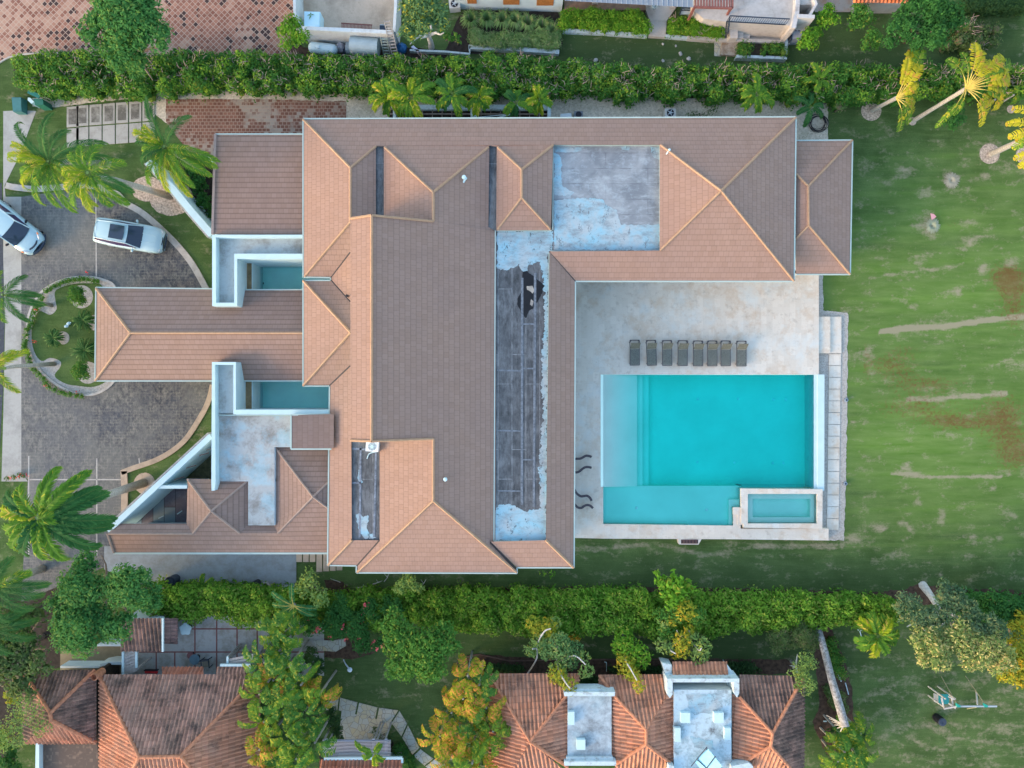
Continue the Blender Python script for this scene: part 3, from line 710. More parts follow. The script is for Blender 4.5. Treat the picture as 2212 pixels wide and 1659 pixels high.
E = 3.6
vil = thing('villa', W(1000, 800, 0), 'large villa with brown shingle hip roofs and black flat roof strips beside the turquoise pool', 'house')
roof('roof', [
    [(655, 258, E), (757, 362, 5.1), (757, 481, 5.1), (655, 600, E)],
    [(655, 600, E), (757, 481, 5.1), (757, 545, 4.27), (715, 599, E)],
    [(757, 362, 5.1), (812, 316, 4.4), (812, 470, 4.4), (757, 481, 5.1)],
    [(655, 258, E), (1719, 254, E), (1558, 412, 5.95), (1425, 313, 4.45), (1195, 313, 4.45), (1127, 366, 5.2), (1074, 317, 4.4), (1057, 315, 4.4), (936, 415, 5.8), (830, 316, 4.42), (812, 316, 4.4), (757, 362, 5.1)],
    [(829, 316, 4.42), (936, 415, 5.8), (936, 478, 5.8), (829, 470, 4.42)],
    [(1073, 317, 4.4), (1127, 366, 5.2), (1127, 427, 5.2), (1072, 498, 4.4)],
    [(1195, 313, 4.45), (1190, 497, 4.4), (1127, 427, 5.2), (1127, 366, 5.2)],
    [(1072, 498, 4.4), (1127, 427, 5.2), (1190, 497, 4.4)],
    [(1425, 313, 4.45), (1558, 412, 5.95), (1425, 541, 4.45)],
    [(1719, 254, E), (1715, 608, E), (1558, 412, 5.95)],
    [(1187, 543, 4.45), (1425, 541, 4.45), (1558, 412, 5.95), (1715, 608, E), (1243, 608, E)]], SH_A, vil, DZ, 'long north wing roof with sawtooth valleys and a hipped east end')
roof('roof', [
    [(803, 465, 7.3), (936, 478, 5.8), (936, 415, 5.8), (1057, 315, 4.4), (1055, 490, 4.25), (1072, 500, 4.1), (1070, 1168, 4.1), (1060, 1171, 4.2), (1117, 1235, 3.55), (936, 1082, 5.8), (936, 948, 5.8), (803, 953, 7.3)],
    [(757, 472, 6.65), (803, 465, 7.3), (803, 953, 7.3), (757, 951, 6.65)],
    [(820, 955, 4.25), (936, 948, 5.8), (936, 1082, 5.8), (772, 1236, E), (771, 1222, E), (820, 1167, 4.25)],
    [(936, 1082, 5.8), (1117, 1237, E), (772, 1237, E)],
    [(712, 833, E), (757, 790, 4.27), (759, 957, 4.27), (760, 1167, 4.25), (708, 1221, E)],
    [(715, 599, E), (757, 545, 4.27), (757, 652, 4.27), (716, 606, E)],
    [(708, 1221, E), (760, 1167, 4.25), (820, 1167, 4.25), (771, 1222, E)]], SH_A, vil, DZ, 'tall central roof with a raised orange-lit ridge')
roof('roof', [
    [(655, 606, E), (757, 718, 5.1), (655, 833, E)],
    [(655, 606, E), (716, 606, E), (757, 652, 4.27), (757, 718, 5.1)],
    [(655, 833, E), (757, 718, 5.1), (757, 790, 4.27), (712, 833, E)]], SH_A, vil, DZ, 'hipped roof over the entrance hall')
roof('roof', [
    [(1187, 543, 4.42), (1243, 608, E), (1239, 1226, E), (1179, 1167, 4.4)],
    [(1060, 1170, 4.4), (1179, 1167, 4.4), (1239, 1226, E), (1117, 1227, E)]], SH_A, vil, DZ, 'narrow roof strip along the pool side')
# raised gable body
mb = MB()
P = lambda u, v, z: Wv(u, v, z + DZ)
mb.face([P(757, 472, 6.6), P(757, 951, 6.6), P(757, 951, 6.6) + Vector((0, 0, -2.6)), P(757, 472, 6.6) + Vector((0, 0, -2.6))])
for a in (472, 951):
    q = [P(757, a, 6.62), P(803, 465 if a == 472 else 953, 7.27), P(936, 478 if a == 472 else 948, 5.77)]
    mb.face(q + [q[2] + Vector((0, 0, -1.6)), Vector((q[0].x, q[0].y, 4.6))])
mb.build('gable_wall', WHITE_N, vil)
caps('ridge_cap', [
    [(655, 258, E), (757, 362, 5.1)], [(757, 362, 5.1), (757, 479, 5.1)], [(757, 479, 5.1), (658, 597, E)], [(812, 316, 4.4), (757, 362, 5.1)],
    [(831, 318, 4.45), (936, 415, 5.8)], [(1055, 318, 4.4), (936, 415, 5.8)], [(936, 415, 5.8), (936, 477, 5.8)],
    [(1075, 318, 4.4), (1127, 366, 5.2)], [(1195, 313, 4.45), (1127, 366, 5.2)], [(1127, 366, 5.2), (1127, 427, 5.2)], [(1127, 427, 5.2), (1075, 495, 4.4)], [(1127, 427, 5.2), (1189, 495, 4.4)],
    [(1427, 313, 4.45), (1558, 412, 5.95)], [(1719, 254, E), (1558, 412, 5.95)], [(1558, 412, 5.95), (1426, 541, 4.45)], [(1558, 412, 5.95), (1715, 607, E)]], CAP, vil, DZ)
caps('ridge_cap', [[(803, 466, 7.3), (803, 952, 7.3)], [(757, 472, 6.65), (803, 465, 7.3)], [(757, 951, 6.65), (803, 953, 7.3)],
    [(803, 465, 7.3), (936, 478, 5.8)], [(803, 953, 7.3), (936, 948, 5.8)], [(936, 948, 5.8), (936, 1082, 5.8)], [(936, 1082, 5.8), (1116, 1236, E)], [(936, 1082, 5.8), (772, 1236, E)],
    [(760, 1167, 4.25), (709, 1221, E)]], CAP, vil, DZ)
caps('ridge_cap', [[(655, 606, E), (757, 718, 5.1)], [(655, 833, E), (757, 718, 5.1)]], CAP, vil, DZ, 0.09)
caps('ridge_cap', [[(1179, 1167, 4.4), (1239, 1226, E)]], CAP, vil, DZ, 0.09)
FLASH = plain('dark_valley_flashing', (0.05, 0.045, 0.045), 0.7, 0.2)
caps('valley_flashing', [[(1187, 543, 4.42), (1243, 608, E)], [(716, 599, E), (757, 545, 4.27)], [(716, 606, E), (757, 652, 4.27)], [(712, 833, E), (757, 790, 4.27)], [(1060, 1171, 4.3), (1114, 1229, E)], [(820, 1167, 4.25), (771, 1222, E)]], FLASH, vil, DZ - 0.07, 0.07)
gutters([[(655, 600, E), (655, 257, E), (1719, 253, E), (1715, 608, E), (1243, 608, E), (1240, 1226, E), (1117, 1226, E), (1117, 1238, E), (770, 1237, E), (770, 1222, E), (708, 1221, E), (712, 834, E), (655, 834, E), (655, 606, E), (714, 606, E), (714, 600, E), (655, 599, E)]], vil, DZ)
# flat roofs
def M_membrane(name, c, c2, spot, amt=0.4, light=0.0):
    m = Mt(name, 0.8, 0.3); p = m.pos()
    bk = m.brick(m.map(p, (1, 1, 1), (0, 0, PI / 2)), 6.3, 0.92, 0.03, (0, 0, 0), (1, 1, 1), (.5, .5, .5), off=0.31, smooth=0.6)
    b = m.mix(bk.outputs['Color'], c, c2)
    b = m.mix(m.ramp(m.noise(0.8, 8, 0.7), 0.42, 0.7, 0, 0.6), b, tuple(min(1, x * 1.9 + 0.02) for x in c2))
    b = m.mix(m.math('MULTIPLY', bk.outputs['Fac'], m.ramp(m.noise(2.5, 4), 0.35, 0.6, 0.2, 0.9)), b, spot)
    b = m.mix(m.ramp(m.noise(3.4, 8, 0.8), 0.66 - amt * 0.1, 0.72, 0, 0.8), b, spot)
    b = m.mix(m.ramp(m.noise(2.2, 8, 0.78, m.map(p, (2.2, 0.5, 1))), 0.46, 0.66, 0, 0.8), b, tuple(x * 0.4 for x in c))
    m.col(b); m.bump(m.noise(9, 4), 0.3, 0.01); return m.m
MEMB = M_membrane('bitumen_membrane', (0.068, 0.075, 0.080), (0.115, 0.125, 0.132), (0.28, 0.30, 0.31))
def M_square():
    m = Mt('worn_grey_membrane', 0.75, 0.3); p = m.pos()
    bk = m.brick(p, 9.0, 1.02, 0.03, (0, 0, 0), (1, 1, 1), (.5, .5, .5), off=0.31, smooth=0.6)
    b = m.mix(m.ramp(m.noise(0.5, 7, 0.65, dist=0.8), 0.4, 0.65), (0.175, 0.20, 0.22), (0.29, 0.32, 0.335))
    b = m.mix(m.ramp(m.noise(2, 7, 0.7), 0.52, 0.75, 0, 0.6), b, (0.42, 0.50, 0.54))
    b = m.mix(m.ramp(m.noise(1.6, 9, 0.8, m.map(p, (0.5, 1.8, 1))), 0.52, 0.66, 0, 0.6), b, (0.40, 0.46, 0.48))
    b = m.mix(m.math('MULTIPLY', bk.outputs['Fac'], m.ramp(m.noise(1.3, 4), 0.4, 0.6, 0.1, 0.7)), b, (0.10, 0.11, 0.13))
    m.col(b); return m.m
def M_coat(name, c, c2, dark, a=0.5):
    m = Mt(name, 0.75, 0.3)
    b = m.mix(m.ramp(m.noise(0.7, 7, 0.65, dist=0.7), 0.38, 0.62), c, c2)
    b = m.mix(m.ramp(m.noise(1.2, 9, 0.78, m.map(m.pos(), (0.7, 1.5, 1))), 0.47, 0.62, 0, 0.8), b, dark)
    b = m.mix(m.ramp(m.noise(7, 6, 0.8), 0.6, 0.7, 0, 0.35), b, (0.15, 0.17, 0.18))
    m.col(b)
    hole = m.ramp(m.math('ADD', m.noise(1.6, 9, 0.78, m.map(m.pos(), (1.5, 0.8, 1))), m.math('MULTIPLY', m.noise(9, 5, 0.8), 0.18)), 0.66, 0.75, 1, 0)
    m.set(m.b, 'Alpha', hole)
    return m.m
COAT = M_coat('worn_white_coating', (0.37, 0.44, 0.46), (0.25, 0.47, 0.56), (0.20, 0.235, 0.25))
SQM = M_square()
mb = MB()
ZF = 4.08 + DZ
o = sheet('flat_roof', [(1195, 313), (1427, 313), (1427, 543), (1188, 545), (1182, 1169), (1066, 1169), (1071, 497), (1195, 497)], ZF, MEMB, vil)
o['label'] = 'long black membrane roof strip'
o = sheet('flat_roof', [(1196, 315), (1426, 315), (1426, 541), (1196, 541)], ZF + 0.006, SQM, vil); o['label'] = 'square grey membrane roof'
def patch(name, pts, z, mat, amp, seed, step=2.5): return sheet(name, wig(pts, amp, step, seed), z, mat, vil)
patch('paint_patch', [(1197, 433), (1245, 428), (1300, 430), (1312, 444), (1330, 452), (1342, 486), (1424, 484), (1424, 540), (1197, 540)], ZF + 0.012, COAT, 1.4, 1)
patch('paint_patch', [(1198, 317), (1256, 319), (1256, 326), (1222, 330), (1200, 328)], ZF + 0.012, COAT, 0.8, 2)
patch('paint_patch', [(1197, 330), (1212, 340), (1214, 400), (1240, 415), (1230, 425), (1197, 420)], ZF + 0.012, COAT, 1.5, 4)
patch('paint_patch', [(1404, 317), (1424, 317), (1424, 345), (1412, 340)], ZF + 0.012, COAT, 1.0, 5)
patch('paint_patch', [(1340, 316), (1362, 317), (1358, 325), (1344, 324)], ZF + 0.012, COAT, 1.0, 6)
patch('paint_patch', [(1073, 500), (1194, 499), (1194, 546), (1184, 548), (1182, 600), (1172, 602), (1168, 565), (1140, 575), (1136, 592), (1122, 570), (1100, 582), (1073, 580)], ZF + 0.012, COAT, 2.0, 7)
patch('paint_patch', [(1068, 1108), (1078, 1090), (1108, 1092), (1135, 1105), (1165, 1098), (1181, 1100), (1179, 1168), (1067, 1168)], ZF + 0.012, COAT, 2.0, 8)
patch('paint_patch', [(1174, 600), (1184, 600), (1181, 1102), (1168, 1100), (1165, 1000), (1172, 900), (1170, 800), (1176, 700)], ZF + 0.0135, COAT, 2.6, 9, 2.0)
TAR = plain('fresh_tar', (0.010, 0.011, 0.013), 0.5, 0.2)
patch('tar_patch', [(1130, 587), (1138, 585), (1156, 600), (1177, 617), (1165, 645), (1151, 667), (1142, 672), (1136, 687), (1124, 670), (1117, 655), (1118, 645), (1126, 632), (1128, 600)], ZF + 0.018, TAR, 0.9, 10)
patch('dust_patch', [(1138, 618), (1150, 617), (1154, 625), (1151, 634), (1146, 630), (1138, 625)], ZF + 0.022, plain('dust', (0.36, 0.33, 0.28), 0.9, 0.2, 3), 0.8, 11, 2)
patch('dust_patch', [(1147, 646), (1152, 650), (1150, 662), (1145, 658)], ZF + 0.022, plain('dust_spot', (0.30, 0.28, 0.25), 0.9, 0.2, 3), 0.5, 12, 2)
# troughs
for pts, z, nm in [([(809, 316), (832, 316), (831, 466), (809, 466)], 4.30, 'narrow black gutter trough in the north-west roof'), ([(1050, 314), (1075, 314), (1074, 499), (1052, 490)], 4.20, 'narrow black gutter trough in the middle of the north roof'), ([(758, 954), (822, 954), (821, 1168), (759, 1168)], 4.15, 'black recessed flat roof with white stains')]:
    o = sheet('roof_trough', pts, z + DZ, MEMB, vil); o['label'] = nm
patch('paint_patch', [(768, 1112), (775, 1108), (784, 1118), (795, 1112), (797, 1125), (792, 1140), (800, 1160), (790, 1165), (778, 1150), (772, 1130)], 4.16 + DZ, COAT, 1.2, 13, 2)
patch('paint_patch', [(774, 1015), (779, 1012), (778, 1030), (784, 1042), (777, 1045), (772, 1030)], 4.16 + DZ, COAT, 1.0, 14, 2)
patch('paint_patch', [(795, 1155), (808, 1152), (812, 1162), (798, 1164)], 4.16 + DZ, COAT, 0.8, 15, 2)
mb = MB()
for (a, b) in [((1070, 498), (1067, 1168)), ((1186, 546), (1181, 1168)), ((1196, 314), (1425, 314)), ((1426, 314), (1426, 541)), ((1188, 543), (1426, 543)), ((1072, 498), (1192, 498)), ((1195, 315), (1194, 497)), ((1068, 1169), (1180, 1169))]:
    mb.beam(W(*a, ZF + .04), W(*b, ZF + .04), 0.07, 0.12)
mb.build('roof_edge_trim', GUTTER, vil)
mb = MB()
for a, b in [((1128, 600), (1127, 1090)), ((1156, 590), (1153, 1095))]: mb.beam(W(*a, ZF + .015), W(*b, ZF + .015), 0.16, 0.012)
for v in (800, 930, 1060): mb.beam(W(1074, v, ZF + .012), W(1127, v + 1, ZF + .012), 0.10, 0.012)
for v in (796, 993, 700): mb.beam(W(1128, v, ZF + .011), W(1154, v, ZF + .011), 0.10, 0.012)
mb.build('membrane_seam', plain('grey_sealant', (0.15, 0.175, 0.20), 0.8, 0.4, 5.0), vil)
mb = MB()
for a, b in [((779, 965), (777, 1160)), ((812, 965), (808, 1160)), ((760, 1043), (779, 1043)), ((760, 969), (820, 972))]: mb.beam(W(*a, 4.15 + DZ + .012), W(*b, 4.15 + DZ + .012), 0.13, 0.012)
mb.build('membrane_seam', plain('pale_sealant', (0.17, 0.20, 0.24), 0.8, 0.45, 5.0), vil)
# villa walls
walls(vil, [(655, 258, 1715, 597, E + DZ, .75), (708, 560, 1240, 1222, E + DZ, .75), (655, 606, 800, 833, E + DZ, .75), (770, 1000, 1117, 1237, E + DZ, .75)])
# glass doors to the terrace (seen from the pool side)
mb = MB(); xw = W(1240, 0, E + DZ)[0] - .75 + .01
yw0 = W(0, 597, E + DZ)[1] + .75
for k in range(5):
    y = 5.2 - k * 3.0; mb.box((xw, y, 1.55), 0.05, 2.2, 2.3)
for k in range(4):
    x = 6.2 + k * 3.2; mb.box((x, yw0 - .01, 1.55), 2.2, 0.05, 2.3)
mb.build_each('terrace_door', GLASS, vil)

# air conditioner on the roof
ac = thing('rooftop_condenser', W(803, 965, 4.15 + DZ), 'white air conditioning fan unit on the black recessed roof south of the raised ridge', 'air conditioner')
zb = 4.15 + DZ; c = W(804, 964.5, zb + .55); mb = MB(); mb.box((c[0], c[1], zb + .3), .82, .66, .58, -0.08); mb.build('casing', plain('white_enamel', (0.80, 0.84, 0.84), 0.4, 0.04), ac)
mb = MB(); mb.lathe((c[0], c[1], zb + .59), [(.27, 0), (.27, .02), (.25, .02)], 20); mb.build('fan_grille', GREY_METAL, ac)
mb = MB(); mb.lathe((c[0], c[1], zb + .612), [(.12, 0), (.12, .02)], 14)
for t in range(6): mb.beam((c[0], c[1], zb + .62), (c[0] + .25 * math.cos(t * 1.05), c[1] + .25 * math.sin(t * 1.05), zb + .62), .03, .01)
mb.build('fan', WHITE, ac)
mb = MB(); mb.tube([Wv(x, y, zb + .05) for x, y in smooth_pts([(817, 975), (806, 977), (797, 981), (793, 991)], 4)], .035, 6); mb.build('pipe', WHITE, ac)
# small roof vents
for i, (u, v, z, r, lb) in enumerate([(1003, 386, 4.95, .10, 'pale vent stub on the north slope beside the black trough'), (999, 398, 4.9, .07, 'lower white pipe stub on the north slope'), (1437, 337, 4.5, .06, 'white pipe lying beside the grey flat roof'), (752, 640, 4.2, .06, 'dark spout at the foot of the raised ridge wall'), (963, 1034, 5.5, .09, 'pale round cap on the long east slope'), (961, 1034, 5.4, .0, '')]):
    if r == 0: continue
    mb = MB(); p = Wv(u, v, z + DZ); q = p + Vector((.22, .32, .25)) if i in (1, 2) else p + Vector((.0, .0, .35))
    mb.tube([p, q], r, 8); mb.lathe(q, [(r * 1.5, -.02), (r * 1.3, .05), (0.01, .07)], 10)
    tag(mb.build('roof_vent', WHITE if i != 3 else BLACK), lb, 'roof vent')
mb = MB(); mb.tube([Wv(1046, 1200, 0)] * 1 + [Wv(1047, 1200, 0.01)], .01, 3)

# ------------------------------------------------------------------ entrance porch
por = thing('entrance_porch', W(430, 722, 0), 'long hipped entrance porch roof reaching west from the villa over the drive', 'porch')
EP, RP = 2.8, 4.15
roof('roof', [[(208, 622, EP), (282, 719, RP), (655, 719, RP), (655, 627, EP)], [(206, 822, EP), (655, 822, EP), (655, 719, RP), (282, 719, RP)], [(208, 622, EP), (206, 822, EP), (282, 719, RP)]], SH_B, por)
caps('ridge_cap', [[(208, 623, EP), (282, 719, RP)], [(206, 822, EP), (282, 719, RP)], [(282, 719, RP), (655, 719, RP)]], CAP, por, 0, .09)
gutters([[(458, 624, EP), (208, 621, EP), (206, 823, EP), (458, 823, EP)], [(526, 626, EP), (655, 626, EP)], [(526, 823, EP), (655, 823, EP)]], por)
for (u, v) in [(222, 640), (222, 806), (330, 640), (330, 806), (440, 640), (440, 806)]:
    a = W(u, v, EP); mb = MB(); mb.box((a[0] + .2, a[1], 1.4), .4, .4, 2.8); mb.build('column', WHITE_N, por)
struct(sheet('porch_floor', [(225, 640), (660, 640), (660, 808), (225, 808)], 0.03, PAVE_PALE))

# ------------------------------------------------------------------ garage wing
gar = thing('garage', W(560, 400, 0), 'low-pitched garage roof with ribbed brown courses at the villa west side', 'garage')
roof('roof', [[(466, 290, 3.3), (655, 290, 3.3), (655, 506, 3.9), (460, 506, 3.9)]], SH_B, gar)
gutters([[(466, 290, 3.3), (655, 290, 3.3)]], gar)
mb = MB(); mb.beam(W(465.5, 290, 3.3), W(459.5, 506, 3.9), .16, .14); mb.build('verge', plain('verge_tiles', (0.27, 0.22, 0.20), .8, .1), gar)
mb = MB(); a = W(472, 296, 3.3); b = W(655, 506, 3.9); mb.prism([(a[0] + .1, b[1]), (b[0], b[1]), (b[0], a[1] - .2), (a[0] + .1, a[1] - .2)], 0, 3.2); mb.build('wall', WHITE_N, gar)

# ------------------------------------------------------------------ parapet blocks and walled courtyards
ZP = 4.2; ZR = 3.65
pn = thing('parapet_wing', W(490, 560, 0), 'white parapet wing with flat roof, L-shaped, north of the porch roof', 'building wing')
mb = MB()
mb.prismD([(458.3, 507), (466.5, 507), (466.5, 661), (458.3, 661)], 0, ZP); mb.prismD([(466.5, 507), (655, 507), (655, 512.7), (466.5, 512.7)], 0, ZP)
mb.prismD([(466.5, 653.8), (505.9, 653.8), (505.9, 661), (466.5, 661)], 0, ZP)
mb.prismD([(505.9, 548), (512.2, 548), (512.2, 661), (505.9, 661)], 0, ZP); mb.prismD([(512.2, 548), (655, 548), (655, 559), (512.2, 559)], 0, ZP)
mb.build('parapet', WHITE, pn)
sheet('flat_roof', [(466, 510), (655, 510), (655, 552), (509, 552), (509, 657), (466, 657)], ZR, CONC, pn)
ps = thing('parapet_wing', W(480, 850, 0), 'white parapet wing with mottled flat roof, L-shaped, south of the porch roof', 'building wing')
mb = MB()
mb.prismD([(457.8, 782), (464.5, 782), (465.5, 1045), (463, 1060), (457, 1060), (456.5, 1045)], 0, ZP); mb.prismD([(464.5, 782), (503.9, 782), (503.9, 788), (464.5, 788)], 0, ZP)
mb.prismD([(503.9, 782), (509.5, 782), (509.5, 895), (503.9, 895)], 0, ZP); mb.prismD([(509.5, 885), (712, 885), (712, 895.5), (509.5, 895.5)], 0, ZP)
mb.build('parapet', WHITE, ps)
sheet('flat_roof', [(464, 785), (507, 785), (507, 893), (464, 893)], ZR, CONC, ps)
mb = MB(); mb.beam(W(473, 897, 3.7), W(628, 897, 3.7), .07, .07); mb.build('roof_edge_trim', GUTTER, ps)
sheet('flat_roof', [(465, 894), (712, 894), (712, 966), (593, 966), (593, 1135), (536, 1135), (536, 1038), (465, 1040)], 3.6, CONC_MOTTLED, ps)
for (nm, u0, v0, u1, v1, lb) in [('reflecting_pool', 556.5, 577, 730, 650, 'still teal pool in the walled courtyard north of the porch'), ('reflecting_pool', 555, 800, 735, 882, 'still teal pool in the walled courtyard south of the porch')]:
    zc = 1.0; t = thing(nm, W((u0 + u1) / 2, (v0 + v1) / 2, 0), lb, 'pool', 'two teal courtyard pools')
    a = W(u0, v0, zc); b = W(u1, v1, zc); mb = MB(); x0, x1, y0, y1 = a[0], b[0], b[1], a[1]
    mb.prism([(x0, y0), (x1, y0), (x1, y1), (x0, y1)], 0, zc - .55)
    mb.prism([(x0 - .35, y0), (x0, y0), (x0, y1), (x0 - .35, y1)], 0, 1.35)
    mb.build('basin', plain('teal_plaster', (0.52, 0.80, 0.74), .7, .08, .6), t)
    mb = MB(); mb.prism([(x0 + .01, y0), (x1, y0), (x1, y1), (x0 + .01, y1)], .05, zc); mb.build('water', WATER2, t)
    if v0 < 700: mb = MB(); mb.lathe(W(567.5, 612, .47), [(.09, 0), (.09, .02), (.05, .03)], 12); mb.build('drain', BLACK, t)
for v0, v1, lb in [(566, 640, 'sandy planter strip between white wall and north courtyard pool'), (806, 883, 'mossy planter strip between white wall and south courtyard pool')]:
    t = thing('planter', W(540, (v0 + v1) / 2, 0), lb, 'planter')
    a = W(512.5, v0, 2.5); b = W(545, v1, 2.5); mb = MB(); mb.prism([(a[0], b[1]), (b[0], b[1]), (b[0], a[1]), (a[0], a[1])], 0, 2.45); mb.build('trough', WHITE, t)
    mb = MB(); mb.prism([(a[0], b[1]), (b[0] - .06, b[1]), (b[0] - .06, a[1]), (a[0], a[1])], 2.45, 2.5); mb.build('soil', plain('sandy_moss', (0.20, 0.155, 0.085), .95, .35, 3), t)
# diagonal garden walls
def dwall(name, pts, wD, z, mat, lb, cap=True, slits=None):
    mb = MB(); band_solid(mb, pts, wD, 0, z); o = mb.build(name, mat); tag(o, lb, 'wall'); return o
w1 = dwall('garden_wall', [(457, 507), (415, 459), (378, 414), (319, 349)], 15, 3.0, WHITE, 'diagonal white garden wall running north-west from the garage corner')
w2 = dwall('garden_wall', [(455, 942), (390, 1002), (330, 1057), (232, 1147)], 12, 3.5, WHITE, 'diagonal white garden wall running south-west beside the leaning palm')
mb = MB(); band_solid(mb, [(449, 936), (384, 996), (324, 1051), (226, 1141)], 3.5, 0, 3.44); mb.build('stone_trim', plain('grey_stone_trim', (.34, .33, .31), .9, .3, 8), w2)
mb = MB(); band_solid(mb, [(449, 512), (407, 464), (370, 419), (312, 353)], 3.5, 0, 2.9); mb.build('stone_trim', plain('speckled_stone_trim', (.34, .33, .31), .9, .3, 8), w1)
mb = MB()
for (u, v) in [(445, 963), (430, 975), (402, 1002), (376, 1027)]:
    p = Wv(u, v, 2.6); mb.beam(p + Vector((.02, -.30, 0)), p + Vector((.62, -.12, -.15)), .05, .06)
mb.build('slit', plain('rust_slit', (.25, .14, .10), .9, .2), w2)
dwall('garden_wall', [(337, 1052), (404, 1052)], 7, 3.45, WHITE, 'short white wall joining the diagonal wall to the south-west wing roof')
dwall('garden_wall', [(450, 342), (467, 342)], 9, 3.0, WHITE, 'white wall stub between palm bed and garage roof')
struct(sheet('courtyard_grass', [(400, 1040), (470, 960), (480, 1040), (420, 1060)], 0.03, plain('mossy_ground', (.10, .105, .06), .95, .4, 3)))

# ------------------------------------------------------------------ south-west wing
sw = thing('service_wing', W(500, 1120, 0), 'south-west service wing with brown hip roofs stepping toward the leaning palm', 'building wing')
S = 3.0
roof('roof', [
    [(232, 1153, 3.62), (416, 1153, 3.62), (456, 1104, 4.3), (518, 1152, 3.62), (600, 1152, 3.65), (676, 1073, 4.5), (708, 1097, 4.2), (708, 1194.5, S), (246, 1194.5, S)],
    [(256, 1131, 3.3), (403, 1131, 3.3), (416, 1153, 3.62), (232, 1153, 3.62)],
    [(405, 1037, 3.4), (456, 1104, 4.3), (416, 1153, 3.62), (403, 1131, 3.3)],
    [(405, 1034, 3.4), (537, 1037, 3.4), (456, 1104, 4.3)],
    [(537, 1037, 3.4), (536, 1132, 3.3), (518, 1152, 3.62), (456, 1104, 4.3)],
    [(536, 1132, 3.3), (591, 1132, 3.3), (600, 1152, 3.65), (518, 1152, 3.62)],
    [(593, 963, 3.3), (676, 1073, 4.5), (600, 1152, 3.65), (591, 1132, 3.3)],
    [(593, 963, 3.3), (708, 968, 3.3), (708, 1043, 4.15), (676, 1073, 4.5)],
    [(708, 1043, 4.15), (708, 1097, 4.2), (676, 1073, 4.5)]], SH_B, sw)
caps('ridge_cap', [[(235, 1153, 3.62), (416, 1153, 3.62)], [(416, 1153, 3.62), (456, 1104, 4.3)], [(405, 1035, 3.4), (456, 1104, 4.3)], [(537, 1037, 3.4), (456, 1104, 4.3)], [(518, 1152, 3.62), (456, 1104, 4.3)],
    [(593, 964, 3.3), (676, 1073, 4.5)], [(600, 1152, 3.65), (676, 1073, 4.5)], [(708, 1043, 4.15), (676, 1073, 4.5)], [(708, 1097, 4.2), (676, 1073, 4.5)], [(232, 1153, 3.62), (246, 1194, S)]], SH_B if False else plain('brown_ridge_tiles', (.29, .215, .175), .75, .1, 4), sw, 0, .08)
gutters([[(246, 1195, S), (708, 1195, S)]], sw, 0, .12)
walls(sw, [(262, 1133, 707, 1194, S + .05, .45), (412, 1040, 532, 1194, S + .1, .35), (598, 966, 707, 1194, S + .1, .35)])
mb = MB(); a = W(465, 894, 3.6); b = W(594, 1040, 3.6); mb.prism([(a[0], b[1]), (b[0], b[1]), (b[0], a[1]), (a[0], a[1])], 0, 3.55)
a = W(536, 1035, 3.6); b = W(594, 1135, 3.6); mb.prism([(a[0] + .05, b[1]), (b[0], b[1]), (b[0], a[1]), (a[0] + .05, a[1])], 0, 3.53); mb.build('wall', WHITE_N, sw)
bx = thing('roof_box', W(672, 932, 0), 'flat brown-tiled roof box between mottled flat roof and the villa west slope', 'roof structure')
mb = MB(); mb.prismD([(629, 896), (712, 894), (712, 969), (629, 970)], 3.0, 4.55); mb.build('wall', WHITE_N, bx)
roof('roof', [[(630, 897, 4.62), (721, 894, 4.75), (721, 968, 4.75), (630, 969, 4.62)]], M_shingle('grey_box_shingles', (.205, .145, .122)), bx)
gutters([[(712, 895, 4.6), (629, 896, 4.6), (629, 970, 4.6), (716, 970, 4.65)]], bx, 0, .1)
# small east annex
an = thing('annex', W(1780, 450, 0), 'small hipped annex roof at the east end of the villa by the lawn', 'building wing')
roof('roof', [[(1720, 304, 3.0), (1841, 303, 3.0), (1746, 402, 4.4), (1720, 376, 4.0)], [(1841, 303, 3.0), (1836, 592, 3.0), (1747, 487, 4.4), (1746, 402, 4.4)],
    [(1719, 592, 3.0), (1719, 516, 4.0), (1747, 487, 4.4), (1836, 592, 3.0)], [(1720, 376, 4.0), (1746, 402, 4.4), (1747, 487, 4.4), (1719, 516, 4.0)]], SH_A, an)
caps('ridge_cap', [[(1841, 303, 3.0), (1746, 402, 4.4)], [(1836, 592, 3.0), (1747, 487, 4.4)], [(1746, 402, 4.4), (1747, 487, 4.4)], [(1720, 376, 4.0), (1746, 402, 4.4)], [(1719, 516, 4.0), (1747, 487, 4.4)]], CAP, an, 0, .08)
gutters([[(1720, 304, 3.0), (1841, 303, 3.0), (1836, 593, 3.0), (1719, 593, 3.0)]], an)
walls(an, [(1715, 303, 1836, 592, 3.0, .7)])
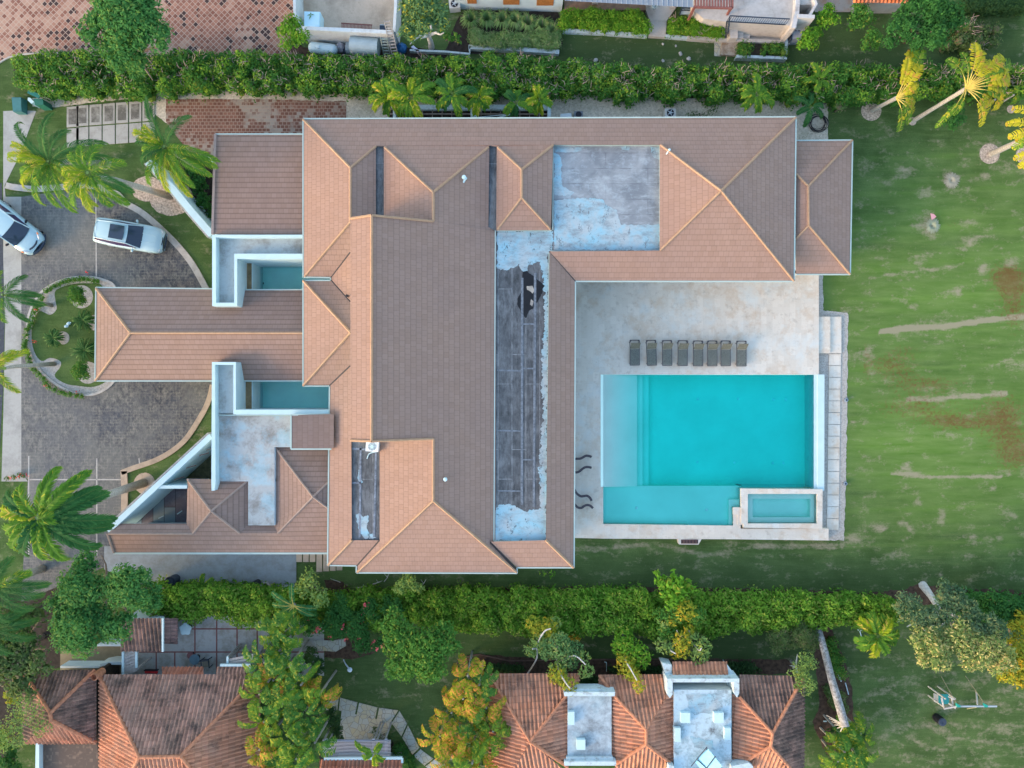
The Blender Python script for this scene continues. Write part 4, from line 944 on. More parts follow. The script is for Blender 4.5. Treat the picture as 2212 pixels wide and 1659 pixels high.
# dark-tiled side yard and grey south terrace
def M_slabs():
    m = Mt('dark_yard_slabs', .6, .4); p = m.pos()
    bk = m.brick(m.map(p, (1, 1, 1), (0, 0, PI / 2)), 3.0, .82, .02, (0, 0, 0), (1, 1, 1), (.5, .5, .5), off=.4)
    b = m.mix(m.math('GREATER_THAN', bk.outputs['Color'], .5), (.11, .10, .125), (.15, .225, .26))
    b = m.mix(m.ramp(m.noise(3, 6, .7), .5, .75, 0, .5), b, (.2, .25, .28)); m.col(m.mix(bk.outputs['Fac'], b, (.03, .03, .04))); return m.m
struct(sheet('yard_slabs', [(240, 1150), (330, 1052), (420, 1052), (420, 1140), (250, 1145)], .10, M_slabs()))
for i, (u, v, a_) in enumerate([(348, 1117, .45), (388, 1107, .6)]):
    p = Wv(u, v, .13); mb = MB(); d = Vector((math.cos(a_), math.sin(a_), 0)) * .22; mb.beam(p - d, p + d, .07, .04)
    tag(mb.build('white_batten', WHITE), 'short white batten on the dark yard slabs, ' + ('larger one by the red slab' if i == 0 else 'smaller one near the roof edge'), 'batten')
struct(sheet('south_terrace', [(225, 1180), (640, 1180), (640, 1273), (370, 1270), (300, 1262), (225, 1230)], .06, PAVE_GREY))
mb = MB()
for k in range(7): mb.rectD(640 + k * 14.5, 1196, 652 + k * 14.5, 1214 if k < 3 else 1238 - k * 1.0, 0, .07)
struct(mb.build('side_path', PAVE_TAN))
mb = MB(); band_solid(mb, [(631, 1272), (600, 1274)], 5, 0, .7)
tag(mb.build('garden_wall', WHITE_N), 'low white wall segment at the south-east corner of the grey terrace', 'wall')
# ------------------------------------------------------------------ barrel-tile roofs (real ribs and courses, clipped to each slope)
BT_OR = M_barrel('orange_barrel_tiles', (0.52, 0.235, 0.135), 0.36)
BT_DK = M_barrel('weathered_barrel_tiles', (0.45, 0.245, 0.175), 0.60)
BT_MD = M_barrel('mouldy_barrel_tiles', (0.42, 0.235, 0.17), 0.95)
BT_RD = M_barrel('clean_red_tiles', (0.42, 0.15, 0.085), 0.12)
def barrel(name, polys, mat, parent, rib=0.27, course=0.42, label=None):
    mb = MB()
    for poly in polys:
        P3 = [Wv(*p) for p in poly]
        n, e, dn = roof_uv(P3); c = sum(P3, Vector()) / len(P3)
        d_ = Vector((n.x, n.y, 0)).normalized(); e = Vector((-d_.y, d_.x, 0)); dn = (d_ - n * d_.dot(n)).normalized()
        us = [p.dot(e) for p in P3]; vs = [p.dot(dn) for p in P3]
        u0 = math.floor(min(us) / rib) * rib; v0 = math.floor(min(vs) / course) * course
        nu = int((max(us) - u0) / rib) + 1; nv = int((max(vs) - v0) / course) + 1
        cu = np.arange(nu * 6 + 1) * rib / 6 + u0; hu = 0.062 * np.cos(2 * np.pi * (cu / rib - 0.5))
        rows = []
        for k in range(nv): rows += [(v0 + k * course, 0.0), (v0 + (k + 1) * course, 0.045)]
        E3 = np.array(e); D3 = np.array(dn); N3 = np.array(n); off = float(c.dot(n))
        V = np.concatenate([E3[None] * cu[:, None] + D3[None] * rv + N3[None] * (hu[:, None] + rh + off) for rv, rh in rows])
        nc = len(cu); Fs = [(r * nc + i, (r + 1) * nc + i, (r + 1) * nc + i + 1, r * nc + i + 1) for r in range(len(rows) - 1) for i in range(nc - 1)]
        T = tri_fill([(p.x, p.y) for p in P3])
        for t in T:
            q = [P3[i] for i in t]
            if (q[1] - q[0]).cross(q[2] - q[0]).dot(n) < 0: q = q[::-1]
            bm = bmesh.new(); bv = [bm.verts.new(x) for x in V]
            qa = np.array([[p.dot(e), p.dot(dn)] for p in q]); lo = qa.min(0) - .5; hi = qa.max(0) + .5
            for f in Fs:
                r = f[0] // nc; i = f[0] % nc
                if lo[0] < cu[i] < hi[0] and lo[1] < rows[r][0] < hi[1]: bm.faces.new([bv[j] for j in f])
            for k in range(3):
                a, b = q[k], q[(k + 1) % 3]; pn_ = (b - a).cross(n)
                if pn_.length < 1e-6: continue
                bmesh.ops.bisect_plane(bm, geom=bm.verts[:] + bm.edges[:] + bm.faces[:], plane_co=a, plane_no=pn_, clear_outer=True, dist=1e-5)
            for f in bm.faces:
                pts = [v.co.copy() for v in f.verts]
                if f.normal.dot(n) < -0.3: pts = pts[::-1]
                mb.face(pts, [(p.dot(e), p.dot(dn)) for p in pts])
            bm.free()
    o = mb.build(name, mat, parent)
    if label: o['label'] = label
    return o
def bcaps(segs, mat, parent, r=.13):
    for s in segs:
        mb = MB()
        P3 = [Wv(u, v, z + .06) for u, v, z in s]
        for i in range(len(P3) - 1):
            L = (P3[i + 1] - P3[i]).length; k = max(1, int(L / .42))
            for j in range(k):
                mb.tube([P3[i].lerp(P3[i + 1], j / k), P3[i].lerp(P3[i + 1], (j + 1.06) / k)], [r * .85, r], 7)
        mb.build('ridge_tiles', mat, parent)
CAPO = plain('orange_ridge_tiles', (.42, .18, .10), .8, .3, 5.0)
# --- house at the south-west
h1 = thing('tiled_house', W(300, 1600, 0), 'house with weathered brown-orange barrel tile hip roofs below the big round green tree', 'house')
e1 = 2.8
barrel('roof', [[(48, 1449, e1), (205, 1446, e1), (108, 1540, 4.4)], [(208, 1447, e1 + .05), (208, 1604, e1 + .05), (110, 1556, 4.4), (108, 1540, 4.4)], [(48, 1449, e1), (108, 1540, 4.4), (110, 1556, 4.4), (50, 1608, e1)]], BT_MD, h1, label='dark weathered hip roof of the left wing')
barrel('roof', [[(50, 1607, e1), (207, 1606, e1), (110, 1556, 4.4)]], BT_OR, h1)
barrel('roof', [[(216, 1457, e1), (562, 1457, e1), (390, 1634, 5.6), (300, 1636, 5.6)]], BT_DK, h1, label='broad weathered north slope')
barrel('roof', [[(214, 1460, e1), (300, 1636, 5.6), (214, 1800, e1)], [(562, 1457, e1), (562, 1830, e1), (390, 1634, 5.6)], [(300, 1636, 5.6), (390, 1634, 5.6), (562, 1830, e1), (214, 1800, e1)]], BT_OR, h1)
bcaps([[(205, 1447, e1), (109, 1540, 4.4)], [(108, 1540, 4.4), (110, 1556, 4.4)], [(110, 1556, 4.4), (207, 1604, e1)], [(48, 1449, e1), (108, 1540, 4.4)], [(215, 1460, e1), (300, 1636, 5.6)], [(300, 1636, 5.6), (390, 1634, 5.6)], [(562, 1458, e1), (390, 1634, 5.6)], [(390, 1634, 5.6), (500, 1770, 3.6)], [(300, 1636, 5.6), (225, 1780, e1)]], CAPO, h1)
walls(h1, [(48, 1447, 208, 1604, e1, 1.25), (216, 1457, 562, 1800, e1, 1.25)])
def M_hex():
    m = Mt('hexagon_tiles', .8, .2); m.col(m.mix(m.ramp(m.voro(4.2, feature='DISTANCE_TO_EDGE', rnd=.05), 0.03, .08), (.12, .09, .07), m.mix(m.ramp(m.noise(1, 5), .4, .7), (.36, .25, .17), (.25, .19, .14)))); return m.m
mb = MB(); mb.prismD([(84, 1607), (214, 1607), (214, 1760), (84, 1760)], 0, 2.5); mb.build('terrace', M_hex(), h1)
mb = MB(); mb.prismD([(77, 1606), (84.5, 1606), (84.5, 1760), (75, 1760)], 0, 2.9); mb.build('parapet', WHITE, h1)
mb = MB(); mb.prismD([(208.5, 1450), (214, 1452), (214, 1640), (208.5, 1600)], 0, 2.55); mb.build('valley_gutter', SOIL_DARK_OR_SHADE, h1)
barrel('porch_roof', [[(350, 1441, 2.2), (440, 1441, 2.2), (440, 1458, 2.75), (350, 1458, 2.75)]], BT_RD, h1)
barrel('porch_roof', [[(468, 1440, 2.5), (538, 1440, 2.5), (538, 1460, 2.85), (468, 1460, 2.85)]], BT_DK, h1)
mb = MB(); mb.beam(W(476, 1436.5, 2.5), W(541, 1436.5, 2.5), .16, .12); mb.beam(W(541, 1436.5, 2.5), W(541, 1454, 2.6), .12, .1); mb.build('porch_fascia', WHITE, h1)
mb = MB(); mb.lathe(W(221, 1450, 2.6), [(.26, 0), (.26, .9), (.2, 1.0), (.2, .7)], 14); mb.build('chimney', CAPO, h1)
# outbuilding + yard
ob = thing('outbuilding', W(310, 1380, 0), 'small outbuilding with dark mouldy tile roof at the corner of the gridded patio', 'outbuilding')
barrel('roof', [[(262, 1335, 3.0), (350, 1335, 3.0), (351, 1407, 2.5), (262, 1407, 2.5)]], BT_MD, ob)
barrel('roof', [[(354, 1335, 2.45), (384, 1335, 2.2), (384, 1391, 2.2), (354, 1391, 2.45)]], M_barrel('purplish_tiles', (.30, .17, .15), .6), ob)
mb = MB(); mb.beam(W(352, 1335, 3.05), W(352, 1407, 2.6), .12, .12); mb.build('verge', WHITE, ob); walls(ob, [(262, 1330, 351, 1405, 2.5, .2)])
struct(sheet('tan_yard', [(130, 1395), (262, 1395), (262, 1458), (130, 1458)], .03, plain('tan_dirt', (.23, .19, .12), .95, .2, 1.5)))
for pts, w, z, lb in [([(210, 1394), (262, 1394)], 4, 1.2, 'low white wall behind the tan yard under the round tree'), ([(130, 1441), (215, 1441)], 4, 1.0, 'thin cream wall along the north eave of the weathered left wing'), ([(216, 1437), (235, 1433), (262, 1433)], 6, 1.1, 'angled white wall at the tan yard by the clay chimney pot')]: dwall('yard_wall', pts, w, z, WHITE_N, lb)
def slat_panel(name, u0, v0, u1, v1, z, k, lb, mat=WOOD, edge=True):
    t = thing(name, W((u0 + u1) / 2, (v0 + v1) / 2, 0), lb, 'pergola'); mb = MB()
    for i in range(k):
        a = v0 + (v1 - v0) * (i + .5) / k + 5; mb.beam(W(u0, a, z), W(u1, a - 12, z), .17, .05)
    mb.build('slats', mat, t)
    mb = MB(); mb.beam(W(u0, v0, z + .02), W(u0, v1, z + .02), .14, .12); mb.beam(W(u1, v0, z + .02), W(u1, v1 - 15, z + .02), .14, .12); mb.build_each('rail', WHITE, t)
    mb = MB()
    for u in (u0, u1):
        for v in (v0, v1 - 12): p = W(u, v, z); mb.box((p[0], p[1], z / 2), .12, .12, z)
    mb.build_each('post', mat, t)
slat_panel('slatted_pergola', 266, 1408, 295, 1457, 2.0, 7, 'grey slatted pergola west of the gridded patio with a dark gap')
slat_panel('slatted_pergola', 492, 1418, 552, 1438, 2.3, 3, 'grey slatted canopy above the white-edged porch roof')
struct(sheet('gridded_patio', [(262, 1330), (700, 1330), (700, 1460), (262, 1460)], .02, M_aged('patio_concrete', (.40, .40, .38), (.24, .22, .17), .5, .7)))
mb = MB()
for v in (1358.5, 1408.5): mb.beam(W(390 if v < 1400 else 300, v, .028), W(700, v, .028), .09, .012)
for u in (377.5, 421, 468, 512, 555.5): mb.beam(W(u, 1410 if u < 380 else 1335, .027), W(u, 1458, .027), .09, .012)
mb.beam(W(337.5, 1410, .027), W(337.5, 1458, .027), .09, .012)
mb.build('patio_brick_lines', plain('red_brick_line', (.22, .085, .075), .9, .2)); struct(bpy.data.objects['patio_brick_lines'])
# patio furniture
t = thing('patio_table', W(401, 1359, 0), 'round table under a crumpled white cloth at the hedge edge of the patio', 'table')
mb = MB(); c = Wv(401, 1359, .72); ring = [(c.x + .42 * (1 + .12 * math.sin(5 * a)) * math.cos(a), c.y + .42 * (1 + .12 * math.sin(5 * a)) * math.sin(a)) for a in [k * PI / 12 for k in range(24)]]
mb.prism(ring, .70, .75); mb.build('tablecloth', WHITE, t); mb = MB(); mb.lathe((c.x, c.y, 0), [(.25, 0), (.05, .05), (.05, .7)], 10); mb.build('pedestal', BLACK, t)
for u, v, r, z, mt, lb in [(411, 1416, .25, .5, plain('brown_top', (.16, .07, .07), .5), 'small round brown table beside the blue-grey one'), (420, 1425, .38, .62, plain('slate_top', (.10, .17, .21), .4), 'oval blue-grey table beside the small brown one')]:
    t = thing('round_table', W(u, v, 0), lb, 'table'); c = W(u, v, z); mb = MB(); mb.lathe((c[0], c[1], z - .03), [(r, 0), (r, .03), (r * .97, .04)], 24); mb.build('tabletop', mt, t)
    mb = MB(); mb.lathe((c[0], c[1], 0), [(r * .6, 0), (.04, .05), (.04, z - .03)], 10); mb.build('pedestal', BLACK, t)
def frame_chair(u, v, rz, lb):
    t = thing('patio_chair', W(u, v, 0), lb, 'chair', rz=rz); mb = MB(); mb.box((0, 0, .42), .5, .5, .04)
    mb.build('seat', plain('tan_seat', (.24, .22, .17), .8), t, local=True)
    mb = MB()
    for x in (-.27, .27):
        mb.beam((x, -.3, .62), (x, .3, .62), .05, .04); mb.beam((x, .28, 0), (x, .36, .9), .05, .05); mb.beam((x, -.28, 0), (x, -.28, .62), .05, .05)
    mb.beam((-.27, .36, .88), (.27, .36, .88), .05, .05); mb.beam((-.27, .3, .44), (.27, .3, .44), .04, .04); mb.build('frame', DARK_METAL, t, local=True)
frame_chair(451, 1428, 0.1, 'dark metal framed armchair on the gridded patio by the slatted canopy')
t = thing('red_crate', W(327, 1451, 0), 'low red and black rack beside the roof edge on the patio', 'rack'); mb = MB(); p = W(327, 1451, .2); mb.box((p[0], p[1], .2), .9, .2, .12); mb.build('bars', RED, t); mb = MB(); mb.box((p[0], p[1] + .12, .2), 1.0, .06, .2); mb.build('frame', BLACK, t)

# --- house at the south centre
h2 = thing('tiled_house', W(1400, 1600, 0), 'house with orange barrel tile roofs and two white flat roof blocks, south of the hedge', 'house')
e2 = 3.0; pk = 4.5
barrel('roof', [[(1056, 1455, e2), (1252, 1454, e2), (1226, 1500, 3.6), (1145, 1602, pk)], [(1293, 1457, e2), (1440, 1457, e2), (1440, 1503, 3.85), (1396, 1576, pk), (1327, 1503, 3.6)]], BT_OR, h2)
barrel('roof', [[(1597, 1457, e2), (1722, 1460, e2), (1719, 1492, 3.5), (1669, 1584, pk), (1597, 1505, 3.55)]], BT_MD, h2, label='mouldy dark north slope at the east end')
barrel('roof', [[(1056, 1455, e2), (1145, 1602, pk), (1056, 1760, e2)], [(1226, 1500, 3.6), (1226, 1656, 3.7), (1145, 1602, pk)], [(1252, 1454, e2), (1252, 1478, e2), (1226, 1500, 3.6)], [(1145, 1602, pk), (1300, 1730, e2 - .1), (1056, 1760, e2)]], BT_RD if False else BT_OR, h2)
barrel('roof', [[(1293, 1457, e2), (1327, 1503, 3.6), (1293, 1487, e2)], [(1321, 1498, 3.6), (1396, 1576, pk), (1396, 1608, pk), (1330, 1652, 3.6), (1321, 1645, 3.6)], [(1440, 1503, 3.85), (1456, 1500, 3.6), (1456, 1648, 3.6), (1396, 1608, pk), (1396, 1576, pk)], [(1396, 1608, pk), (1500, 1700, 3.0), (1270, 1700, 3.0)]], BT_OR, h2)
barrel('roof', [[(1581, 1500, 3.5), (1597, 1505, 3.55), (1669, 1584, pk), (1665, 1612, pk), (1583, 1662, 3.5)], [(1665, 1612, pk), (1760, 1720, e2), (1560, 1690, e2)]], BT_OR, h2)
barrel('roof', [[(1737, 1462, e2), (1738, 1720, e2), (1665, 1612, pk), (1669, 1584, pk), (1719, 1492, 3.5)]], BT_MD, h2)
bcaps([[(1145, 1602, pk), (1226, 1500, 3.6), (1250, 1456, e2)], [(1145, 1602, pk), (1058, 1460, e2)], [(1145, 1602, pk), (1226, 1656, 3.7)], [(1295, 1459, e2), (1327, 1503, 3.6), (1396, 1576, pk)], [(1396, 1576, pk), (1440, 1503, 3.6)], [(1396, 1576, pk), (1396, 1608, pk)], [(1396, 1608, pk), (1330, 1652, 3.6)], [(1396, 1608, pk), (1457, 1655, 3.6)],
    [(1597, 1505, 3.55), (1669, 1584, pk)], [(1669, 1584, pk), (1721, 1490, 3.5), (1736, 1464, e2)], [(1669, 1584, pk), (1665, 1612, pk)], [(1665, 1612, pk), (1583, 1662, 3.5)], [(1665, 1612, pk), (1738, 1695, e2)]], CAPO, h2, .12)
walls(h2, [(1056, 1454, 1240, 1720, e2, 1.35), (1300, 1457, 1737, 1720, e2, 1.35)])
def block(pts, z, mat): sheet('flat_roof', pts, z, mat, h2)
mb = MB(); mb.prismD([(1226, 1545), (1321, 1545), (1321, 1645), (1226, 1645)], 0, 3.80); mb.prismD([(1456, 1490), (1580, 1490), (1580, 1760), (1456, 1760)], 0, 3.90); mb.build('wall', WHITE_N, h2)
block([(1226, 1500), (1321, 1500), (1321, 1645), (1226, 1645)], 3.81, CONC_GREY); block([(1456, 1490), (1580, 1490), (1580, 1760), (1456, 1760)], 3.91, CONC_WET)
patch2 = lambda pts, z, s: sheet('white_paint_patch', wig(pts, 1.5, 3, s), z, COAT, h2)
patch2([(1481, 1500), (1560, 1498), (1562, 1530), (1540, 1540), (1500, 1545), (1488, 1530)], 3.918, 31); patch2([(1490, 1590), (1540, 1600), (1545, 1620), (1500, 1615)], 3.918, 32)
mb = MB()
mb.prismD([(1218, 1495), (1329, 1495), (1328, 1504), (1219, 1504)], 3.4, 4.2); mb.prismD([(1250, 1488), (1294, 1488), (1320, 1495), (1228, 1495)], 3.2, 4.0)
mb.prismD([(1223, 1636), (1324, 1636), (1324, 1645), (1223, 1645)], 3.4, 4.0); mb.prismD([(1219, 1645), (1331, 1645), (1331, 1654), (1219, 1654)], 3.4, 4.2)
mb.prismD([(1430, 1432), (1451, 1436), (1451, 1459), (1574, 1459), (1571, 1436), (1596, 1468), (1442, 1468)], 2.6, 3.6)
mb.prismD([(1441, 1466), (1597, 1466), (1597, 1474), (1441, 1474)], 3.0, 4.35); mb.prismD([(1441, 1474), (1453, 1474), (1453, 1500), (1447, 1508), (1441, 1500)], 3.0, 4.3); mb.prismD([(1585, 1474), (1597, 1474), (1597, 1497), (1592, 1507), (1586, 1498)], 3.0, 4.3)
mb.prismD([(1444, 1652), (1456, 1655), (1456, 1700), (1444, 1700)], 3.0, 4.3); mb.prismD([(1580, 1655), (1618, 1648), (1627, 1656), (1627, 1670), (1580, 1668)], 3.0, 4.3)
mb.build_each('parapet', CONC_CAP, h2)
barrel('porch_roof', [[(1452, 1429, 3.3), (1570, 1429, 3.3), (1573, 1458, 3.75), (1453, 1458, 3.75)]], BT_OR, h2)
mb = MB()
for (u, v, s1, s2, z) in [(1481, 1551, 20, 22, 3.9), (1553, 1551, 21, 22, 3.9), (1464, 1588, 13, 30, 3.9), (1572, 1586, 14, 26, 3.9), (1234, 1552, 14, 28, 3.8), (1255, 1609, 19, 22, 3.8)]: mb.prismD([(u - s1 / 2, v - s2 / 2), (u + s1 / 2, v - s2 / 2), (u + s1 / 2, v + s2 / 2), (u - s1 / 2, v + s2 / 2)], z - .3, z + .3)
mb.build_each('skylight_box', WHITE, h2)
dsh = thing('solar_water_heater', W(1530, 1650, 3.9), 'blue tilted solar panel rack on the white mottled flat roof', 'solar panel')
mb = MB(); P_ = [Wv(1530, 1618, 4.9), Wv(1560, 1655, 4.9), Wv(1530, 1680, 4.2), Wv(1500, 1645, 4.2)]; mb.face(P_); mb.face([p + Vector((0, 0, -.06)) for p in P_][::-1]); mb.build('panel', plain('pale_blue_panel', (.25, .55, .72), .3, .1), dsh)
mb = MB(); mb.tube([Wv(1527, 1614, 5.0), Wv(1493, 1655, 4.2)], .035, 6); mb.tube([Wv(1545, 1634, 5.0), Wv(1520, 1668, 4.2)], .035, 6); mb.tube([Wv(1527, 1614, 5.0), Wv(1527, 1640, 3.95)], .03, 6); mb.tube([Wv(1505, 1640, 4.4), Wv(1535, 1668, 4.4)], .03, 6); mb.build('frame', DARK_METAL, dsh)
# front bed and edging of that house
mb = MB(); band_solid(mb, [(983, 1458), (985, 1435), (1000, 1420), (1035, 1414), (1100, 1428), (1200, 1426), (1460, 1424)], 2.5, 0, .10)
tag(mb.build('bed_edging', plain('dark_edging', (.13, .08, .06), .9, .3)), 'curved dark edging round the bed north of the orange tiled house', 'edging')
mb = MB(); p = Wv(1308, 1430, 0); q = Wv(1310, 1452, .0); mb.tube([Wv(1310, 1450, 0), Wv(1310, 1431, 1.2), Wv(1306, 1430, 1.25)], .03, 6); tag(mb.build('stand_pipe', WHITE), 'thin white bent pipe in the bed north of the tiled house', 'pipe')

# --- flagstone path, pergola, centre south
def M_flag():
    m = Mt('flagstones', .8, .2); ed = m.voro(2.4, feature='DISTANCE_TO_EDGE'); cc = m.n('SeparateColor', Color=m.voro(2.4, out='Color')).outputs[0]
    b = m.mix(cc, (.40, .42, .38), (.46, .40, .25)); b = m.mix(m.ramp(m.noise(3, 5), .4, .7, 0, .4), b, (.36, .38, .38)); m.col(m.mix(m.ramp(ed, .015, .04), (.22, .21, .18), b)); return m.m
FLAG = M_flag()
Op = [(700, 1507), (733, 1507), (774, 1518), (817, 1529), (862, 1535), (880, 1565), (907, 1618), (937, 1640), (975, 1660), (1010, 1672)]
Ip = [(694, 1534), (730, 1534), (768, 1545), (812, 1555), (845, 1561), (868, 1592), (892, 1632), (918, 1655), (945, 1675), (985, 1690)]
for i in range(len(Op) - 1):
    g = .045
    L = lambda a, b, t: (a[0] + (b[0] - a[0]) * t, a[1] + (b[1] - a[1]) * t)
    mb = MB(); mb.prismD([L(Op[i], Op[i + 1], g), L(Op[i], Op[i + 1], 1 - g), L(Ip[i], Ip[i + 1], 1 - g), L(Ip[i], Ip[i + 1], g)], 0, .05)
    struct(mb.build('flagstone_path', FLAG))
struct(sheet('flagstone_patio', [(738, 1536), (812, 1553), (842, 1560), (835, 1610), (730, 1610)], .035, FLAG))
struct(sheet('flagstone_patch', [(676, 1382), (720, 1384), (745, 1378), (748, 1395), (725, 1408), (690, 1405)], .035, FLAG))
bed([(690, 1598), (850, 1598), (850, 1680), (690, 1680)], SOIL_DARK_OR_SHADE, .045, 51, .5)  # dark sheet painted in as the shade beneath the pergola slats
per = thing('pergola', W(770, 1618, 0), 'white slatted timber pergola south of the flagstone patio', 'pergola')
mb = MB()
for k in range(12): v = 1601.5 + k * 3.05; mb.beam(W(697, v - .5, 2.6), W(760, v + 1.2, 2.6), .04, .06); mb.beam(W(760, v + 1.2, 2.6), W(844, v - .8, 2.6), .04, .06)
mb.build('slats', plain('white_slats', (.40, .40, .43), .6, .05), per)
mb = MB()
for u in (705, 807, 834): mb.beam(W(u, 1596, 2.5), W(u + 1, 1640, 2.5), .20, .10)
mb.beam(W(697, 1599, 2.5), W(844, 1600, 2.5), .08, .1); mb.build('beam', plain('lilac_beam', (.42, .42, .50), .6, .05), per)
mb = MB()
for u in (700, 712, 808, 815, 832): p = W(u, 1598, 2.5); mb.box((p[0], p[1] , 1.25), .1, .1, 2.5)
mb.build_each('post', WOOD, per)
h3 = thing('lean_to', W(770, 1650, 0), 'narrow red tiled lean-to roof with white fascia directly south of the white pergola', 'building')
barrel('roof', [[(690, 1641, 2.8), (869, 1641, 2.8), (869, 1700, 3.8), (690, 1700, 3.8)]], BT_RD, h3)
mb = MB(); mb.beam(W(700, 1638.5, 2.8), W(869, 1637, 2.8), .18, .14); mb.beam(W(869, 1637, 2.8), W(869, 1648, 2.9), .14, .14); mb.build('fascia', WHITE, h3); walls(h3, [(680, 1641, 885, 1715, 2.8, 1.0)])
mb = MB(); p = Wv(756, 1444, 0); mb.tube([Wv(742, 1425, 0), Wv(747, 1435, .35)], .045, 7); mb.tube([Wv(747, 1435, .35), Wv(755, 1445, .6)], .05, 7); mb.lathe(Wv(756, 1446, .55), [(.16, 0), (.18, .08), (.1, .14)], 14)
tag(mb.build('garden_lamp', plain('pale_lamp', (.6, .68, .75), .4)), 'pale metal lamp post with round head leaning over the lawn by the red flowers', 'lamp')
for i, (u, v, lb) in enumerate([(1855, 1357, 'leaning white garden light at the bed edge east of the pale trunk'), (2088, 1480, '')][:1]):
    mb = MB(); mb.tube([Wv(1862, 1381, 0), Wv(1857, 1361, 1.2)], .035, 6); mb.box(W(1858, 1359, 1.25), .32, .2, .12); tag(mb.build('garden_light', WHITE_N), lb, 'lamp')
for a, b, lb in [((1804, 1440), (1817, 1472), 'long grey stick fence in the soil bed west of the pale trunk'), ((1826, 1475), (1833, 1500), 'short white border rod east of the pale leaning trunk')]:
    mb = MB(); mb.tube([Wv(*a, .1), Wv(*b, .1)], .04, 6); tag(mb.build('border_rod', WHITE_N), lb, 'border rod')
mb = MB(); mb.box(W(1782, 1558, .05), .24, .08, .05); tag(mb.build('white_block', WHITE), 'small white block on red soil beside the tiled house', 'block')

# --- play set and barrel
pl = thing('play_set', W(2085, 1505, 0), 'timber climbing frame with teal platform and swing bar on the south-east lawn', 'play set')
mb = MB(); a = W(2028, 1500, 1.3); b = W(2050, 1521, 1.3); mb.prism([(a[0], b[1]), (b[0], b[1]), (b[0], a[1]), (a[0], a[1])], 1.24, 1.3); mb.build('platform', TEAL, pl)
WP = plain('pale_timber', (.50, .47, .42), .8, .15, 6)
mb = MB()
for k in range(4): mb.beam(W(2018 + k * 2.9, 1498 + k * .8, .4 + k * .25), W(2019 + k * 2.9, 1516 + k * 1.2, .4 + k * .25), .09, .05)
mb.build('ladder', WP, pl)
mb = MB()
for (u, v) in ((2029, 1500), (2050, 1500), (2029, 1520), (2050, 1520)): p = W(u, v, 1.3); mb.box((p[0], p[1], 1.0), .08, .08, 2.0)
mb.beam(W(2034, 1507, 1.9), W(2038, 1526, 1.9), .1, .06); mb.beam(W(2056, 1507, 2.0), W(2058, 1522, 2.0), .1, .06); mb.beam(W(2049, 1505, 2.1), W(2062, 1511, 2.1), .08, .08); mb.beam(W(2050, 1520, 2.1), W(2063, 1527, 2.1), .08, .08)
mb.beam(W(2039, 1531, 2.1), W(2070, 1525, 2.2), .09, .09); mb.build('timber_frame', WP, pl)
mb = MB(); mb.beam(W(2066, 1525.5, 2.3), W(2153, 1525.5, 2.3), .10, .10); mb.build('swing_bar', GREY_METAL, pl)
mb = MB(); mb.tube([Wv(2034, 1462, 0), Wv(2066, 1519, 2.2), Wv(2068, 1524, 2.3)], .035, 6); mb.tube([Wv(2086, 1460, 0), Wv(2124, 1516, 2.2), Wv(2128, 1524, 2.3)], .035, 6); mb.tube([Wv(2089, 1531, 0), Wv(2108, 1528, 1.2), Wv(2110, 1526, 2.3)], .035, 6); mb.build('leg', plain('olive_pole', (.28, .27, .16), .7), pl)
mb = MB(); mb.beam(W(2109, 1494, 1.0), W(2111, 1522, 1.9), .12, .05); mb.build('swing_plank', WP, pl)
mb = MB()
for u in (2070, 2129): mb.prismD([(u - 3, 1520), (u + 5, 1524), (u + 5, 1528), (u - 2, 1528)], 2.24, 2.40)
mb.build('bracket', plain('green_bracket', (.02, .30, .24), .5), pl)
br = thing('barrel', W(2021.5, 1548.7, 0), 'black plastic barrel standing on the lawn south of the play set', 'barrel')
c = W(2021.5, 1548.7, 0); mb = MB(); mb.lathe((c[0], c[1], 0), [(.27, 0), (.31, .15), (.31, .55), (.29, .75), (.30, .78)], 20); mb.build('drum', BLACK, br)
mb = MB(); mb.lathe((c[0], c[1], .78), [(.29, 0), (.24, .03), (.10, .03), (.08, .01)], 20); mb.build('lid', DARK_METAL, br)

# ------------------------------------------------------------------ north side
nh = thing('white_house', W(1100, 0, 0), 'white rendered house wall with varnished wooden shutters at the top edge', 'house')
a = W(985, 20, 0); b = W(1213, 26, 0); mb = MB(); mb.prism([(a[0], a[1]), (b[0], b[1]), (b[0], b[1] + 9), (a[0], b[1] + 9)], 0, 3.2); mb.build('wall', WHITE_N, nh)
mb = MB()
for u0, u1, v in [(1159, 1195, 12), (1087, 1122, 8), (1010, 1030, 6)]:
    p = W(u0, v, .9); q = W(u1, v, .9); y = b[1] - .03 - (0.0); mb.box(((p[0] + q[0]) / 2, b[1] - .02 + (a[1] - b[1]) * (b[0] - (p[0] + q[0]) / 2) / (b[0] - a[0]), 1.75), q[0] - p[0], .08, 1.7)
mb.build_each('shutter', WOOD_OR, nh)
roof('roof', [[(955, -40, 3.2), (1240, -40, 3.2), (1240, -330, 5), (955, -330, 5)]], BT_RD, nh)
ver = thing('veranda', W(1350, 0, 0), 'veranda under a grey sheet metal roof beside the red pergola', 'veranda')
roof('roof', [[(1220, -60, 3.2), (1498, -60, 3.2), (1498, 16, 2.9), (1220, 1.5, 2.9)]], M_aged('grey_sheet_metal', (.22, .26, .30), (.16, .18, .21), .4, .8), ver)
mb = MB()
for k in range(26): u = 1222 + k * 11; mb.beam(W(u, -60, 3.22), W(u, 1.5 + (u - 1220) * .052, 2.92), .03, .03)
mb.build('roof_seam', GREY_METAL, ver)
mb = MB()
for u, v in [(1284, 18), (1397, 21), (1450, 26)]: p = W(u, v, 0); mb.box((p[0], p[1] + .3, 1.45), .42, .42, 2.9)
mb.build_each('post', plain('cream_post', (.55, .52, .50), .7, .05), ver)
